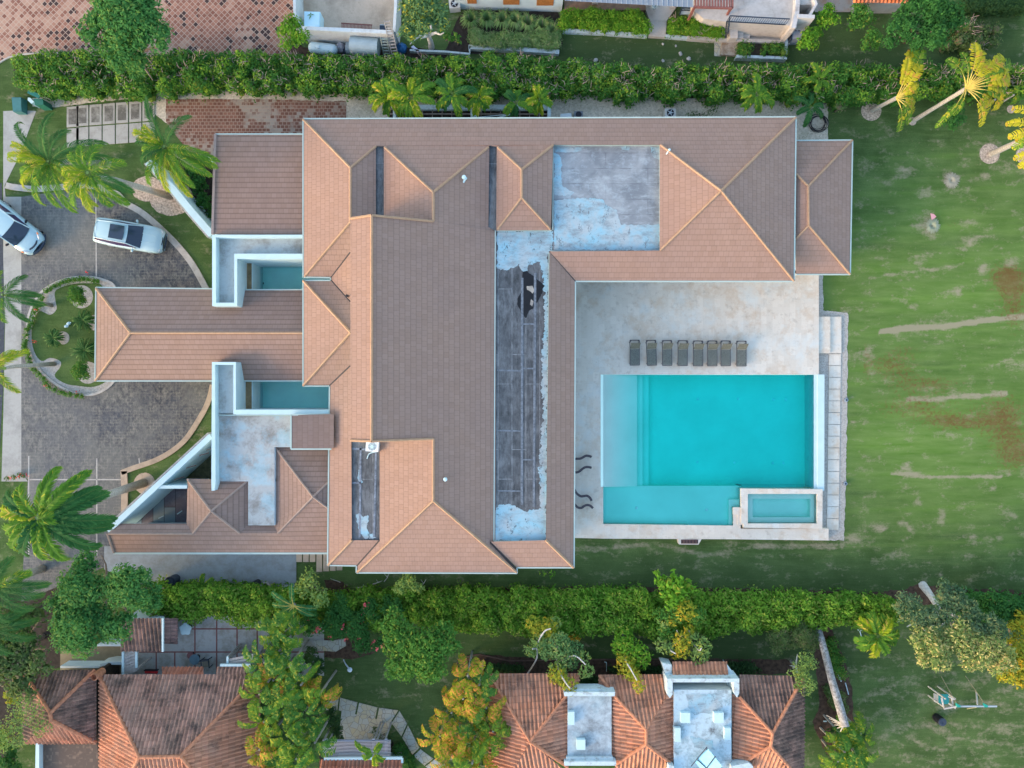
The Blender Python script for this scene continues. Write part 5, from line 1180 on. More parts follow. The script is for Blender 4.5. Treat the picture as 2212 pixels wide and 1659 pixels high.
mb = MB(); mb.prismD([(1219, -40), (1395, -40), (1395, 22), (1219, 22)], 0, .35); mb.build('floor', plain('deck_boards', (.22, .13, .08), .7, .25, 3), ver)
mb = MB(); mb.prismD([(1395, -40), (1500, -40), (1440, 45), (1404, 45), (1395, 20)], 0, .33); mb.prismD([(1404, 45), (1440, 45), (1438, 80), (1401, 78)], 0, .30); struct(mb.build('pale_path', PAVE_PALE))
rp = thing('red_pergola', W(1540, 5, 0), 'red-brown timber pergola with rounded slats at the top edge', 'pergola')
mb = MB()
for k in range(13): u = 1502 + k * 6.2; mb.beam(W(u, -40, 2.9), W(u, 14, 2.9), .10, .08)
mb.build('slats', WOOD_RED, rp); mb = MB(); mb.beam(W(1498, 15, 2.85), W(1582, 18, 2.85), .12, .16); mb.beam(W(1582, -40, 2.85), W(1582, 18, 2.85), .12, .16); mb.build('frame', WOOD_RED, rp)
mb = MB()
for u in (1500, 1580): p = W(u, 16, 2.8); mb.box((p[0], p[1], 1.4), .14, .14, 2.8)
mb.build_each('post', WOOD_RED, rp)
bench = thing('bench', W(1488, 27, 0), 'dark framed bench or glass top table behind the right round hedge', 'bench'); mb = MB(); mb.prismD([(1645 - 1645 + 1645 - 0, 18)] * 0 + [(1644, 17), (1644, 17), (1644, 18)], 0, .01) if False else None
mb = MB(); mb.beam(W(1646, 18, .8), W(1688, 18, .8), .06, .05); mb.beam(W(1642, 32, .8), W(1646, 18, .8), .06, .05); mb.beam(W(1688, 18, .8), W(1682, 34, .8), .06, .05)
mb = MB(); x = 1106 + 0
mb.beam(W(1473, 17, .8), W(1513, 18, .8), .08, .06); mb.beam(W(1468, 32, .8), W(1473, 17, .8), .08, .06); mb.beam(W(1513, 18, .8), W(1508, 34, .8), .08, .06); mb.beam(W(1470, 22, .8), W(1512, 23, .8), .06, .05); mb.build('frame', DARK_METAL, bench)
mb = MB(); mb.prismD([(1473, 19), (1510, 19), (1508, 31), (1470, 31)], .70, .74); mb.build('top', WHITE_N, bench)
ter = thing('raised_terrace', W(1640, 20, 0), 'raised pale terrace with stair well beside the red pergola', 'terrace')
mb = MB(); mb.prismD([(1500, -60), (1770, -60), (1762, 10), (1724, 10), (1722, 60), (1700, 54), (1576, 48), (1520, 40), (1500, 24)], 0, 1.9); mb.build('floor', PAVE_PALE, ter)
mb = MB(); band_solid(mb, [(1724, -10), (1722, 28), (1714, 60)], 9, 0, 2.4); band_solid(mb, [(1724, 34), (1760, 36)], 8, 0, 2.5); band_solid(mb, [(1757, -10), (1764, 8), (1748, 36)], 5, 0, 2.4); mb.prismD([(1712, 38), (1760, 38), (1735, 66), (1706, 62)], 0, 1.0); mb.build('wall', M_aged('stained_wall', (.52, .50, .48), (.34, .31, .28), .4, 1.5), ter)
mb = MB(); mb.prismD([(1572, 81), (1707, 88), (1707, 94), (1572, 89)], 0, .45); mb.prismD([(1485, 77), (1572, 82), (1572, 90), (1485, 84)], 0, .35); mb.prismD([(1577, 60), (1594, 60), (1594, 82), (1577, 82)], 0, .9); mb.prismD([(1594, 66), (1606, 67), (1606, 82), (1594, 82)], 0, .6); mb.prismD([(1606, 72), (1620, 72), (1620, 82), (1606, 82)], 0, .35); mb.build('stair', PAVE_PALE, ter)
struct(sheet('stair_well_floor', [(1576, 50), (1712, 56), (1707, 90), (1572, 84)], .05, PAVE_PALE))
rl = thing('railing', W(1640, 44, 1.9), 'dark blue metal railing along the raised pale terrace edge', 'railing')
mb = MB(); z0 = 2.0; z1 = 2.75
tr_ = [W(1577, 34, z1), W(1706, 41, z1)]; br_ = [(tr_[0][0], tr_[0][1], z0), (tr_[1][0], tr_[1][1], z0)]
mb.beam(*tr_, .06, .06); mb.beam(*br_, .06, .06); p = W(1568, 80, .9); mb.beam(tr_[0], (p[0], p[1], 1.4), .06, .06); mb.beam(br_[0], (p[0], p[1], .7), .06, .06); mb.build('rail', DARK_METAL, rl)
mb = MB()
for k in range(27):
    t_ = k / 26; x = tr_[0][0] + (tr_[1][0] - tr_[0][0]) * t_; y = tr_[0][1] + (tr_[1][1] - tr_[0][1]) * t_; mb.beam((x, y, z0), (x, y, z1), .025, .025)
for k in range(9):
    t_ = k / 8; mb.beam((tr_[0][0] + (p[0] - tr_[0][0]) * t_, tr_[0][1] + (p[1] - tr_[0][1]) * t_, z0 + (.7 - z0) * t_), (tr_[0][0] + (p[0] - tr_[0][0]) * t_, tr_[0][1] + (p[1] - tr_[0][1]) * t_, z1 + (1.4 - z1) * t_), .025, .025)
mb.build('baluster', DARK_METAL, rl)
g = thing('iron_gate', W(1680, 74, 0), 'black iron gate in the stair well below the terrace railing', 'gate'); mb = MB()
for k in range(7): mb.beam(W(1657 + k * 4.0, 80, .05), W(1665 + k * 4.0, 62, 1.0), .03, .03)
mb.beam(W(1655, 80, .1), W(1682, 80, .1), .04, .04); mb.beam(W(1664, 61, 1.0), W(1690, 61, 1.0), .04, .04); mb.beam(W(1660, 71, .5), W(1686, 71, .5), .04, .04); mb.build('bars', BLACK, g)
mb = MB(); mb.prismD([(1655, 80), (1682, 80), (1690, 62), (1666, 62)], .06, .10); mb.build('dark_opening', BLACK, g)
wt = thing('storage_box', W(1722, 73, 0), 'grey plastic storage box at the foot of the stained terrace wall', 'box'); mb = MB(); mb.prismD([(1712, 63), (1733, 63), (1732, 82), (1711, 84)], 0, .95); mb.build('body', plain('grey_plastic', (.30, .33, .40), .5, .05), wt)
mb = MB(); mb.prismD([(1710, 62), (1712.5, 62), (1711.5, 85), (1709, 85)], 0, .98); mb.prismD([(1712.5, 61), (1734, 61), (1734, 63), (1712.5, 63)], 0, .98); mb.prismD([(1716, 65.5), (1721, 65.5), (1721, 67), (1716, 67)], .95, .97); mb.prismD([(1724, 65.5), (1729, 65.5), (1729, 67), (1724, 67)], .95, .97); mb.build('rim', DARK_METAL, wt)
mb = MB(); mb.prismD([(1592, 118), (1700, 122), (1700, 128), (1590, 124)], 0, .5); band_solid(mb, [(1700, 66), (1698, 118)], 6, 0, .5); tag(mb.build('planter_wall', CONC_CAP), 'mildewed low planter wall below the raised terrace', 'wall')
bed([(1594, 92), (1698, 96), (1696, 120), (1592, 118)], SOIL_DARK_OR_SHADE, .30, 41, .5)
mb = MB(); mb.prismD([(1560, 92), (1594, 94), (1590, 120), (1556, 118)], 0, .2); tag(mb.build('stained_slab', M_aged('rust_stained_slab', (.40, .33, .26), (.20, .12, .06), .6, 1.5)), 'rust-stained slab beside the planter at the lawn edge', 'slab')
struct(sheet('flagstone_edge', [(1543, 90), (1560, 91), (1557, 122), (1543, 121)], .03, FLAG))
mb = MB(); band_solid(mb, [(1216, 65), (1300, 69), (1398, 76)], 8, 0, .3); tag(mb.build('kerb', CONC_CAP), 'white stepped kerb in front of the long round hedge', 'kerb')
mb = MB(); band_solid(mb, [(1438, 77), (1500, 82), (1572, 86)], 6, 0, .3); tag(mb.build('kerb', CONC_CAP), 'pale kerb in front of the short round hedge', 'kerb')
mb = MB(); band_solid(mb, [(1012, 101), (1060, 103), (1106, 105), (1208, 112)], 9, 0, .35); tag(mb.build('kerb', CONC_CAP), 'grey retaining kerb in front of the tall ornamental grasses', 'kerb')
mb = MB(); band_solid(mb, [(885, 108), (960, 111), (1014, 116), (1015, 99)], 4, 0, .35); tag(mb.build('kerb', CONC_CAP), 'low pale kerb below the mango tree', 'kerb')
# north-east tiled pavilion
ne = thing('tiled_pavilion', W(1890, 0, 0), 'pale pavilion with a bright orange tiled eave at the top edge', 'building')
barrel('roof', [[(1843, 6, 2.2), (1962, 7, 2.2), (1962, -120, 3.6), (1843, -120, 3.6)]], M_barrel('bright_orange_tiles', (.60, .17, .06), .05), ne)
a = W(1840, 29, 0); b = W(1930, 30, 0); mb = MB(); mb.prism([(a[0], a[1]), (b[0], a[1]), (b[0], a[1] + 5), (a[0], a[1] + 5)], 0, 1.95); mb.build('wall', PAVE_PALE, ne)
struct(sheet('pavilion_paving', [(1745, -40), (1845, -40), (1845, 26), (1760, 26)], .05, M_aged('blotchy_paving', (.44, .40, .36), (.42, .24, .14), .5, .4)))
# service yard
yd = thing('service_yard', W(750, 40, 0), 'walled tan service yard in the neighbouring plot at the top', 'yard')
mb = MB(); mb.prismD([(640, -60), (855, -60), (855, 75), (640, 70)], 0, .10); mb.build('floor', PAVE_TAN, yd)
mb = MB(); band_solid(mb, [(634.5, -60), (636, 0), (637, 56)], 6, 0, 1.9); band_solid(mb, [(650, 60), (690, 62), (760, 65), (850, 69.5)], 8, 0, 1.9); band_solid(mb, [(856, -60), (854, 20), (851, 68)], 6, 0, 1.9); mb.build('wall', M_aged('stained_white_wall', (.56, .60, .60), (.40, .40, .38), .35, 1.0), yd)
bxs = thing('chest_freezer', W(675, 42, 0), 'white chest freezer with a leaf on its lid in the service yard', 'freezer')
mb = MB(); mb.prismD([(658, 25), (692, 26), (691, 59), (658, 58)], .1, 1.05); mb.build('body', plain('enamel', (.55, .78, .85), .35, .03), bxs)
mb = MB(); mb.prismD([(657, 24.5), (690, 25.5), (689, 58), (657, 57)], 1.05, 1.15); mb.build('lid', plain('enamel_lid', (.58, .82, .90), .35, .03), bxs)
mb = MB(); a = Wv(672, 33, 1.2)
for k in range(4): mb.mesh([a + Vector((0, 0, 0)), a + Vector((.12 * math.cos(k * 1.3), .12 * math.sin(k * 1.3) , .04)), a + Vector((.3 * math.cos(k * 1.3 + .3) , .3 * math.sin(k * 1.3 + .3) - .1, .05)), a + Vector((.12 * math.cos(k * 1.3 + .8), .12 * math.sin(k * 1.3 + .8), .02))], [(0, 1, 2, 3)])
tag(mb.build('fallen_leaf', plain('leaf_green', (.10, .22, .05), .6)), 'green fallen leaf lying on the white freezer lid', 'leaf')
rk = thing('wooden_bench', W(770, 58, 0), 'red-brown slatted bench along the inside of the service yard wall', 'bench'); mb = MB()
for k in range(22): u = 739 + k * 3.0; mb.beam(W(u, 50.5 + k * .18, .5), W(u - .5, 64 + k * .18, .5), .05, .03)
mb.build('seat', WOOD_RED, rk); mb = MB(); mb.beam(W(737, 50, .5), W(804, 54, .5), .06, .06); mb.build('rail', WOOD_RED, rk)
db = thing('wash_basin', W(827, 60, 0), 'dark blue box beside the tall ladder in the service yard', 'box'); mb = MB(); mb.prismD([(820, 55), (823, 53), (834, 54), (835, 68), (820, 67)], .1, .7); mb.build('body', DARK_METAL, db); mb = MB(); mb.beam(W(821, 53.5, .72), W(834, 54.5, .72), .06, .04); mb.build('rim', GREY_METAL, db)
gt = thing('gas_tank', W(698, 106, 0), 'white horizontal gas tank with rounded ends beside the yard wall', 'tank')
a = Wv(676, 103, .55); b = Wv(720, 108, .55); d = (b - a).normalized(); mb = MB(); rr = .40
pts = []; rad = []
for k in range(6): t_ = k / 5 * PI / 2; pts.append(a - d * rr * .8 * math.cos(t_)); rad.append(max(.02, rr * math.sin(t_)))
for k in range(6): t_ = k / 5 * PI / 2; pts.append(b + d * rr * .8 * math.sin(t_)); rad.append(max(.02, rr * math.cos(t_)))
mb.tube(pts, rad, 18); mb.build('vessel', plain('tank_white', (.50, .66, .72), .35, .06, 2), gt, smooth=True)
mb = MB(); mb.lathe(Wv(687, 101, .9), [(.17, 0), (.17, .08), (.12, .12)], 16); mb.build('valve_cover', plain('tank_cap', (.55, .70, .76), .35, .04), gt)
mb = MB(); mb.box(W(684, 105, .12), .2, .6, .24); mb.box(W(712, 108, .12), .2, .6, .24); mb.build('foot', WHITE_N, gt)
wtk = thing('water_tank', W(787, 103, 0), 'large grey cylindrical water tank on a blue cradle beside the ladders', 'tank')
mb = MB(); mb.tube([Wv(758, 98, 1.0), Wv(818, 103, 1.0)], .62, 20); mb.build('vessel', plain('galvanised', (.30, .38, .40), .45, .12, 2), wtk, smooth=False)
mb = MB(); mb.box(W(775, 112, .3), 1.2, .9, .6, -.06); mb.box(W(806, 114, .3), .6, .9, .6, -.06); mb.build('cradle', plain('blue_cradle', (.05, .09, .16), .6), wtk)
mb = MB(); mb.tube([Wv(749, 103, .7), Wv(757, 104, .7)], .42, 14); mb.build('end_cap', plain('galvanised_dark', (.20, .26, .30), .5, .1), wtk)
def ladder(a, b, w, k, lb, mat):
    t = thing('ladder', a, lb, 'ladder'); a = Vector(a); b = Vector(b); d = (b - a).normalized(); sx = Vector((1, 0, 0)); sx = (sx - d * sx.dot(d)).normalized() * (w / 2)
    mb = MB(); mb.beam(a - sx, b - sx, .06, .09); mb.beam(a + sx, b + sx, .06, .09); mb.build_each('rail', mat, t)
    mb = MB()
    for i in range(k): p = a.lerp(b, (i + .6) / k); mb.beam(p - sx, p + sx, .09, .05)
    mb.build('rung', mat, t)
ladder(W(858, 140, 0), W(836, 44, 3.0), .42, 14, 'tall wooden ladder leaning on the service yard wall', WOOD)
ladder(W(838, 131, 0), W(829, 82, 2.0), .46, 8, 'shorter green-grey ladder between water tank and tall ladder', plain('greenish_wood', (.25, .30, .27), .8, .2))
tp = thing('blue_tarp', W(868, 108, 0), 'crumpled blue tarp heap under the mango tree', 'tarp')
def heap(u, v, r, h, mat, parent, name='heap', seed=1):
    rr_ = random.Random(seed); c = W(u, v, 0); mb = MB(); V = []; n, k = 16, 6
    for j in range(k):
        t_ = j / (k - 1) * PI / 2
        for i in range(n): q = r * math.cos(t_) * rr_.uniform(.75, 1.15); V.append((c[0] + q * math.cos(i * 2 * PI / n), c[1] + q * math.sin(i * 2 * PI / n), h * math.sin(t_) * rr_.uniform(.8, 1.1)))
    mb.mesh(V, [(j * n + i, j * n + (i + 1) % n, (j + 1) * n + (i + 1) % n, (j + 1) * n + i) for j in range(k - 1) for i in range(n)]); return mb.build(name, mat, parent, smooth=True)
heap(868, 107, .42, .6, plain('tarp_blue', (.02, .12, .30), .5, .3, 5), tp, 'tarp_sheet')
t = thing('sack', W(738, 106, 0), 'heap of pale plastic sacks between the two tanks', 'sack'); heap(737, 104, .38, .55, plain('sack_white', (.45, .45, .50), .5, .3, 5), t, 'sack_heap', 3)
t = thing('sack', W(749, 114, 0), 'dark bin bag leaning on the water tank end', 'sack'); heap(748, 113, .28, .4, DARK_METAL, t, 'bag', 4)
mb = MB(); mb.prismD([(888, 101), (893, 98), (906, 109), (902, 113)], .1, .35); tag(mb.build('white_box', plain('lilac_box', (.5, .52, .66), .5)), 'pale lilac box lying under the mango tree', 'box')
def condenser(u, v, z, lb, rz=0.0, dark=False):
    t = thing('condenser', W(u, v, z), lb, 'air conditioner', rz=rz); mb = MB(); mb.box((0, 0, .32), .78, .62, .6); mb.build('casing', plain('beige_casing', (.45, .46, .44), .5, .05), t, local=True)
    mb = MB(); mb.lathe((0, 0, .62), [(.26, 0), (.26, .03), (.22, .03)], 20); mb.build('fan_ring', BLACK, t, local=True)
    mb = MB(); mb.lathe((0, 0, .655), [(.09, 0), (.09, .02)], 12)
    for k in range(5): mb.beam((0, 0, .66), (.22 * math.cos(k * 1.257), .22 * math.sin(k * 1.257), .66), .05, .01)
    mb.build('fan', GREY_METAL, t, local=True)
condenser(983, 18, .2, 'beige air conditioning unit on the ground at the white house corner', .1)
condenser(1444, 251, 0.1, 'grey fan unit behind the villa north gutter', 0)
mb = MB(); mb.prismD([(1211, 246), (1234, 244), (1235, 256), (1209, 258)], 0, .55); tag(mb.build('equipment_cabinet', plain('pale_cabinet', (.5, .56, .58), .5, .05)), 'pale grey cabinet on gravel beside the frame of the small palms', 'cabinet')
mb = MB(); a = W(1249, 251, .3); mb.box(a, .62, .5, .6); o = tag(mb.build('pump_unit', plain('grey_pump', (.16, .18, .20), .5, .1)), 'dark square pump unit with round fan on the gravel north of the villa', 'pump')
mb = MB(); mb.lathe((a[0], a[1], .61), [(.22, 0), (.22, .03), (.05, .03)], 18); mb.build('fan', BLACK, o)
# timber frame with small palms along the north wall
tf = thing('shade_frame', W(1030, 240, 0), 'long rusty bar frame over a dark planting trench north of the villa', 'frame')
mb = MB(); zt = .5
for v0, v1 in ((228, 228), (236, 236), (246, 246.5)): mb.beam(W(842, v0, zt), W(1186, v1, zt), .09, .06)
for k in range(17): u = 850 + k * 21; mb.beam(W(u, 228, zt + .05), W(u, 262, zt + .05), .05, .05)
mb.build('bars', plain('rusty_bars', (.24, .19, .16), .85, .3, 5), tf)
mb = MB(); mb.beam(W(850, 233, .45), W(1186, 233, .45), .34, .3); mb.beam(W(853, 240, .4), W(853, 262, .4), .2, .5); mb.beam(W(1186, 225, .4), W(1186, 262, .4), .25, .6); p = W(1025, 250, .4); mb.box((p[0], p[1], .3), .55, .8, .6); mb.build('beam', CONC_CAP, tf)
mb = MB(); mb.tube([Wv(1065, 257, .8), Wv(1118, 243, .9)], .05, 6); mb.tube([Wv(985, 258, .7), Wv(1090, 248, .8)], .035, 6); mb.build('loose_rod', WHITE_N, tf)
bed([(840, 234), (1190, 234), (1190, 262), (840, 262)], SOIL_DARK_OR_SHADE, .02, 42, .5)
# pipe coil, utility cabinet, bins
cc = W(1767, 268, .1); mb = MB(); r0 = random.Random(5); pts = []
for k in range(150): t_ = k * .262; rr_ = .60 + .12 * math.sin(t_ * .73) + r0.uniform(-.015, .015); pts.append((cc[0] + rr_ * math.cos(t_) + .04 * math.sin(t_ * .21), cc[1] + .08 + rr_ * .95 * math.sin(t_), .05 + k * .001))
mb.tube(pts, .022, 5); tag(mb.build('hose_coil', BLACK), 'coil of black pipe on the gravel at the villa north-east corner', 'hose')
mb = MB(); mb.prismD([(25, 210), (46, 210), (47, 241), (28, 241)], 0, .6); o = tag(mb.build('utility_cabinet', plain('teal_cabinet', (.04, .15, .15), .5, .1)), 'teal utility cabinet on the lawn corner at the far left', 'cabinet')
mb = MB(); mb.prismD([(26, 211), (45, 211), (46, 238), (28, 238)], .6, .64); mb.build('lid', plain('teal_lid', (.05, .17, .17), .5, .1), o)
bn = thing('waste_bin', W(82, 218, 0), 'green wheeled bin with open lid beside the hedge end', 'bin'); mb = MB(); mb.prismD([(72, 213), (92, 214), (94, 226), (76, 227)], 0, 1.0); mb.build('body', plain('bin_green', (.02, .13, .09), .5), bn)
mb = MB(); a = Wv(61, 197, 1.1); b = Wv(86, 209, 1.1); mb.beam(a, b, .3, .06); mb.build('lid', plain('bin_lid', (.02, .16, .14), .5), bn); mb = MB(); mb.prismD([(60, 211), (65, 211), (74, 220), (68, 224), (60, 217)], 0, .8); tag(mb.build('white_board', WHITE), 'small white board leaning beside the green bin', 'board')
for (u, v, r, h, mt, lb) in [(381, 1249, .38, .9, DARK_METAL, 'dark grey cylinder bin at the west edge of the grey terrace'), (558, 1258, .30, .8, BLACK, 'black bucket at the hedge on the grey terrace')]:
    t = thing('terrace_bin', W(u, v, 0), lb, 'bin'); c = W(u, v, 0); mb = MB(); mb.lathe((c[0], c[1], .06), [(r * .85, 0), (r, h), (r * .9, h), (r * .8, h - .1)], 18); mb.build('drum', mt, t)
    mb = MB(); mb.lathe((c[0], c[1], .06 + h - .1), [(r * .8, 0), (r * .5, .03)], 18); mb.build('inside', mt, t)
ty = thing('round_planter', W(671, 1465 - 195, 0), 'round pot with dark opening beside the black bucket at the terrace edge', 'pot'); c = W(577, 1266, 0); ty.location = (c[0], c[1], 0); LOC[ty.name] = Vector((c[0], c[1], 0))
mb = MB(); mb.lathe((c[0], c[1], .06), [(.34, 0), (.42, .35), (.36, .40), (.28, .38), (.26, .25)], 22); mb.build('rim', plain('grey_pot', (.36, .34, .32), .8, .15), ty); mb = MB(); mb.lathe((c[0], c[1], .3), [(.27, 0), (.2, .02)], 18); mb.build('opening', DARK_METAL, ty)

# ------------------------------------------------------------------ lawn details
for i, (u, v, lb) in enumerate([(2110 * 0 + 2112 * 0 + 2111 * 0 + 2110, 858 + 8, '')][:0]): pass
for (u, v, lb) in [(1825, 864, 'small blue-grey lawn light at the pebble edge, nearer the house north end'), (1823, 1044, 'small blue-grey lawn light at the pebble edge, further south')]:
    t = thing('lawn_light', W(u, v, 0), lb, 'garden light'); c = W(u, v, 0); mb = MB(); mb.lathe((c[0], c[1], .02), [(.10, 0), (.14, .08), (.14, .22), (.05, .26)], 12); mb.build('housing', plain('slate_light', (.20, .25, .30), .4), t)
    mb = MB(); mb.lathe((c[0], c[1], .28), [(.07, 0), (.05, .03)], 10); mb.build('lens', GLASS, t)
gf = thing('pink_flag', W(2015, 480, 0), 'small pink pennant on a stick at the tuft in the east lawn', 'flag'); mb = MB(); p = Wv(2013, 474, 0); mb.tube([p, p + Vector((0, 0, .35))], .012, 5); mb.build('stick', WOOD, gf)
mb = MB(); q = Wv(2011, 460, .33); mb.mesh([Wv(2013, 475, .30), Wv(2010, 461, .33), Wv(2017, 462, .34), Wv(2023, 468, .33)] + [x + Vector((0, 0, -.02)) for x in [Wv(2013, 475, .30), Wv(2010, 461, .33), Wv(2017, 462, .34), Wv(2023, 468, .33)]], [(0, 3, 2, 1), (4, 5, 6, 7), (0, 1, 5, 4), (1, 2, 6, 5), (2, 3, 7, 6), (3, 0, 4, 7)]); mb.build('cloth', plain('pink_cloth', (.62, .30, .32), .8, .05), gf)
def rock(u, v, r, lb, grp=None, mat=None, seed=0):
    rr_ = random.Random(seed); bm = bmesh.new(); bmesh.ops.create_icosphere(bm, subdivisions=2, radius=r)
    for vt in bm.verts: vt.co *= rr_.uniform(.8, 1.15); vt.co.z *= .45; vt.co.y *= .8
    me = bpy.data.meshes.new('stone'); bm.to_mesh(me); bm.free(); me.materials.append(mat or KERB); o = bpy.data.objects.new('stone', me); COL.objects.link(o); o.location = W(u, v, .03); o.rotation_euler = (0, 0, rr_.uniform(0, 6)); LOC[o.name] = o.location.copy(); tag(o, lb, 'stone', grp)
ORD = ['first', 'second', 'third', 'fourth', 'fifth', 'sixth', 'seventh', 'eighth', 'ninth', 'tenth', 'eleventh', 'twelfth']; rank = [0, 1, 3, 2, 5, 6, 8, 10, 7, 9, 11, 4]
for i, (u, v, r) in enumerate([(1160, 136, .16), (1176, 138, .12), (1247, 135, .16), (1229, 135, .12), (1287, 130, .18), (1432, 95, .10), (1460, 99, .10), (1470, 116, .18), (1432, 131, .13), (1468, 138, .14), (1488, 127, .18), (1261, 74, .10)]):
    rock(u, v, r, 'pale stone on the dark north lawn by the ragged hedge, ' + ORD[rank[i]] + ' from the left', 'stones on the north lawn', seed=i)
sh = [(144, 701, .35, 'upper'), (151, 695, .35, 'lower')]
for i, (u, v) in enumerate([(146, 705), (151, 699)]):
    t = thing('swan_ornament', W(u, v, .05), 'white bird-shaped garden ornament on the island lawn, ' + ('the one nearer the round porch shrubs' if i else 'the lower left one of the pair'), 'ornament', rz=.35); mb = MB(); mb.tube([(-.2, 0, .08), (-.1, 0, .12), (.05, 0, .14), (.17, 0, .12)], [.02, .09, .12, .04], 10); mb.build('body', WHITE, t, local=True, smooth=True)
    mb = MB(); mb.tube([(.14, 0, .14), (.2, 0, .24), (.26, 0, .26)], [.03, .025, .02], 8); mb.build('neck', WHITE, t, local=True)

# ------------------------------------------------------------------ loungers
WICK = plain('woven_grey_green', (.115, .13, .115), .85, .35, 12.0)
WICK2 = plain('woven_olive', (.15, .145, .105), .85, .3, 12.0)
LFR = plain('lounger_frame', (.07, .065, .07), .5, .1)
def make_lounger():
    t = thing('sun_lounger', (0, 0, 0), 'x', 'sun lounger'); Lh, w = 1.80, .34
    mb = MB()
    for x in (-w, w): mb.beam((x, -Lh / 2, .30), (x, Lh / 2, .30), .045, .06)
    mb.beam((-w, Lh / 2, .30), (w, Lh / 2, .30), .06, .05); mb.beam((-w, -Lh / 2, .30), (w, -Lh / 2, .30), .05, .05)
    for x in (-1, 1): mb.beam((x * w, Lh / 2 - .12, .30), (x * (w - .12), Lh / 2, .30), .05, .04)
    mb.build('frame', LFR, t, local=True)
    for x in (-w, w):
        for y in (-.75, .75): mb = MB(); mb.box((x, y, .14), .045, .045, .28); mb.build('leg', LFR, t, local=True)
    mb = MB(); r = random.Random(4)
    k = 34
    for i in range(k):
        y = -Lh / 2 + .03 + (1.16 - .03) * (i + .5) / k; mb.box((0, y, .325 + r.uniform(-.004, .006)), 2 * w - .03, 1.13 / k * .88, .02)
    mb.build('seat', WICK, t, local=True)
    mb = MB(); a = math.radians(52); y0 = Lh / 2 - .60; z0 = .34
    for i in range(18):
        s = .60 * (i + .5) / 18; mb.beam((-w + .02, y0 + s * math.cos(a), z0 + s * math.sin(a)), (w - .02, y0 + s * math.cos(a), z0 + s * math.sin(a)), .030, .018, up=(0, -math.sin(a), math.cos(a)))
    for x in (-w + .02, w - .02): mb.beam((x, y0, z0), (x, y0 + .62 * math.cos(a), z0 + .62 * math.sin(a)), .03, .03)
    mb.build('backrest', WICK2, t, local=True)
    return t
proto = make_lounger()
def copy_tree(o, parent=None):
    c = o.copy(); COL.objects.link(c); c.parent = parent
    for ch in list(o.children): copy_tree(ch, c)
    return c
LL = ['first from the left, at the west end of the row', 'second from the left in the row, turned slightly askew', 'third from the left in the row by the pool', 'fourth from the left, left of the rusty tile stain',
      'fifth from the left, right of the rusty tile stain', 'sixth from the left in the row, close to the seventh', 'seventh from the left in the row, close to the sixth', 'eighth and last of the row, east end, with olive backrest']
for i, (x0, x1, y0, y1) in enumerate([(1018, 1103, 1282, 1495), (1162, 1248, 1284, 1496), (1297, 1383, 1285, 1497), (1432, 1518, 1287, 1498), (1565, 1650, 1290, 1500), (1688, 1773, 1290, 1500), (1803, 1890, 1289, 1500), (1940, 2025, 1291, 1502)]):
    o = proto if i == 0 else copy_tree(proto)
    u = 1106 + (x0 + x1) / 8; v = 414.75 + (y0 + y1) / 8; p = W(u, v, ZD + .3); o.location = (p[0], p[1], ZD); o.rotation_euler = (0, 0, .04 if i == 1 else random.Random(i).uniform(-.008, .008))
    tag(o, 'woven grey-green sun lounger, ' + LL[i], 'sun lounger', 'sun loungers in a row beside the pool')
# curved wave benches half under the eave
CURV = plain('dark_wicker', (.075, .065, .075), .7, .2, 10)
wave = [([(1228, 993), (1238, 991.5), (1245, 991), (1254, 990.5), (1260, 987.5), (1266, 984.5), (1274, 985.5), (1278, 987.5)], 'northernmost of the four'),
        ([(1228, 1016), (1238, 1018), (1245, 1020.5), (1252, 1018), (1258, 1013), (1264, 1009.5), (1271, 1009), (1278, 1010.5)], 'second from north, blunt west end'),
        ([(1236, 1050), (1242, 1060), (1247, 1067), (1255, 1072), (1262, 1071.5), (1268, 1071), (1274, 1075), (1278, 1082)], 'third from north, curling tip'),
        ([(1234, 1084), (1242, 1090), (1248, 1096), (1256, 1097), (1262, 1093), (1268, 1091), (1275, 1092.5), (1281, 1098)], 'southernmost and longest')]
for pts, lb in wave:
    c = W(pts[3][0], pts[3][1], ZD + .35); t = thing('wave_bench', (c[0], c[1], ZD), 'wavy dark bench at the pool-side eave, ' + lb, 'bench', 'dark wavy benches at the pool-side eave')
    q = smooth_pts(pts, 4); mb = MB(); L, R = band(q, 5.2); n = len(q); V = []
    for a, b in zip(L, R):
        for s, z in ((a, .30), (a, .38), (b, .38), (b, .30)): V.append(W(s[0], s[1], ZD + z))
    mb.mesh(V, [(i * 4 + j, i * 4 + (j + 1) % 4, (i + 1) * 4 + (j + 1) % 4, (i + 1) * 4 + j) for i in range(n - 1) for j in range(4)] + [(3, 2, 1, 0), (n * 4 - 4, n * 4 - 3, n * 4 - 2, n * 4 - 1)]); mb.build('seat', CURV, t)
    mb = MB()
    for k in (3, n // 2, n - 4): p = W(q[k][0], q[k][1], ZD + .35); mb.box((p[0], p[1], ZD + .15), .07, .07, .3)
    mb.build('leg', CURV, t)

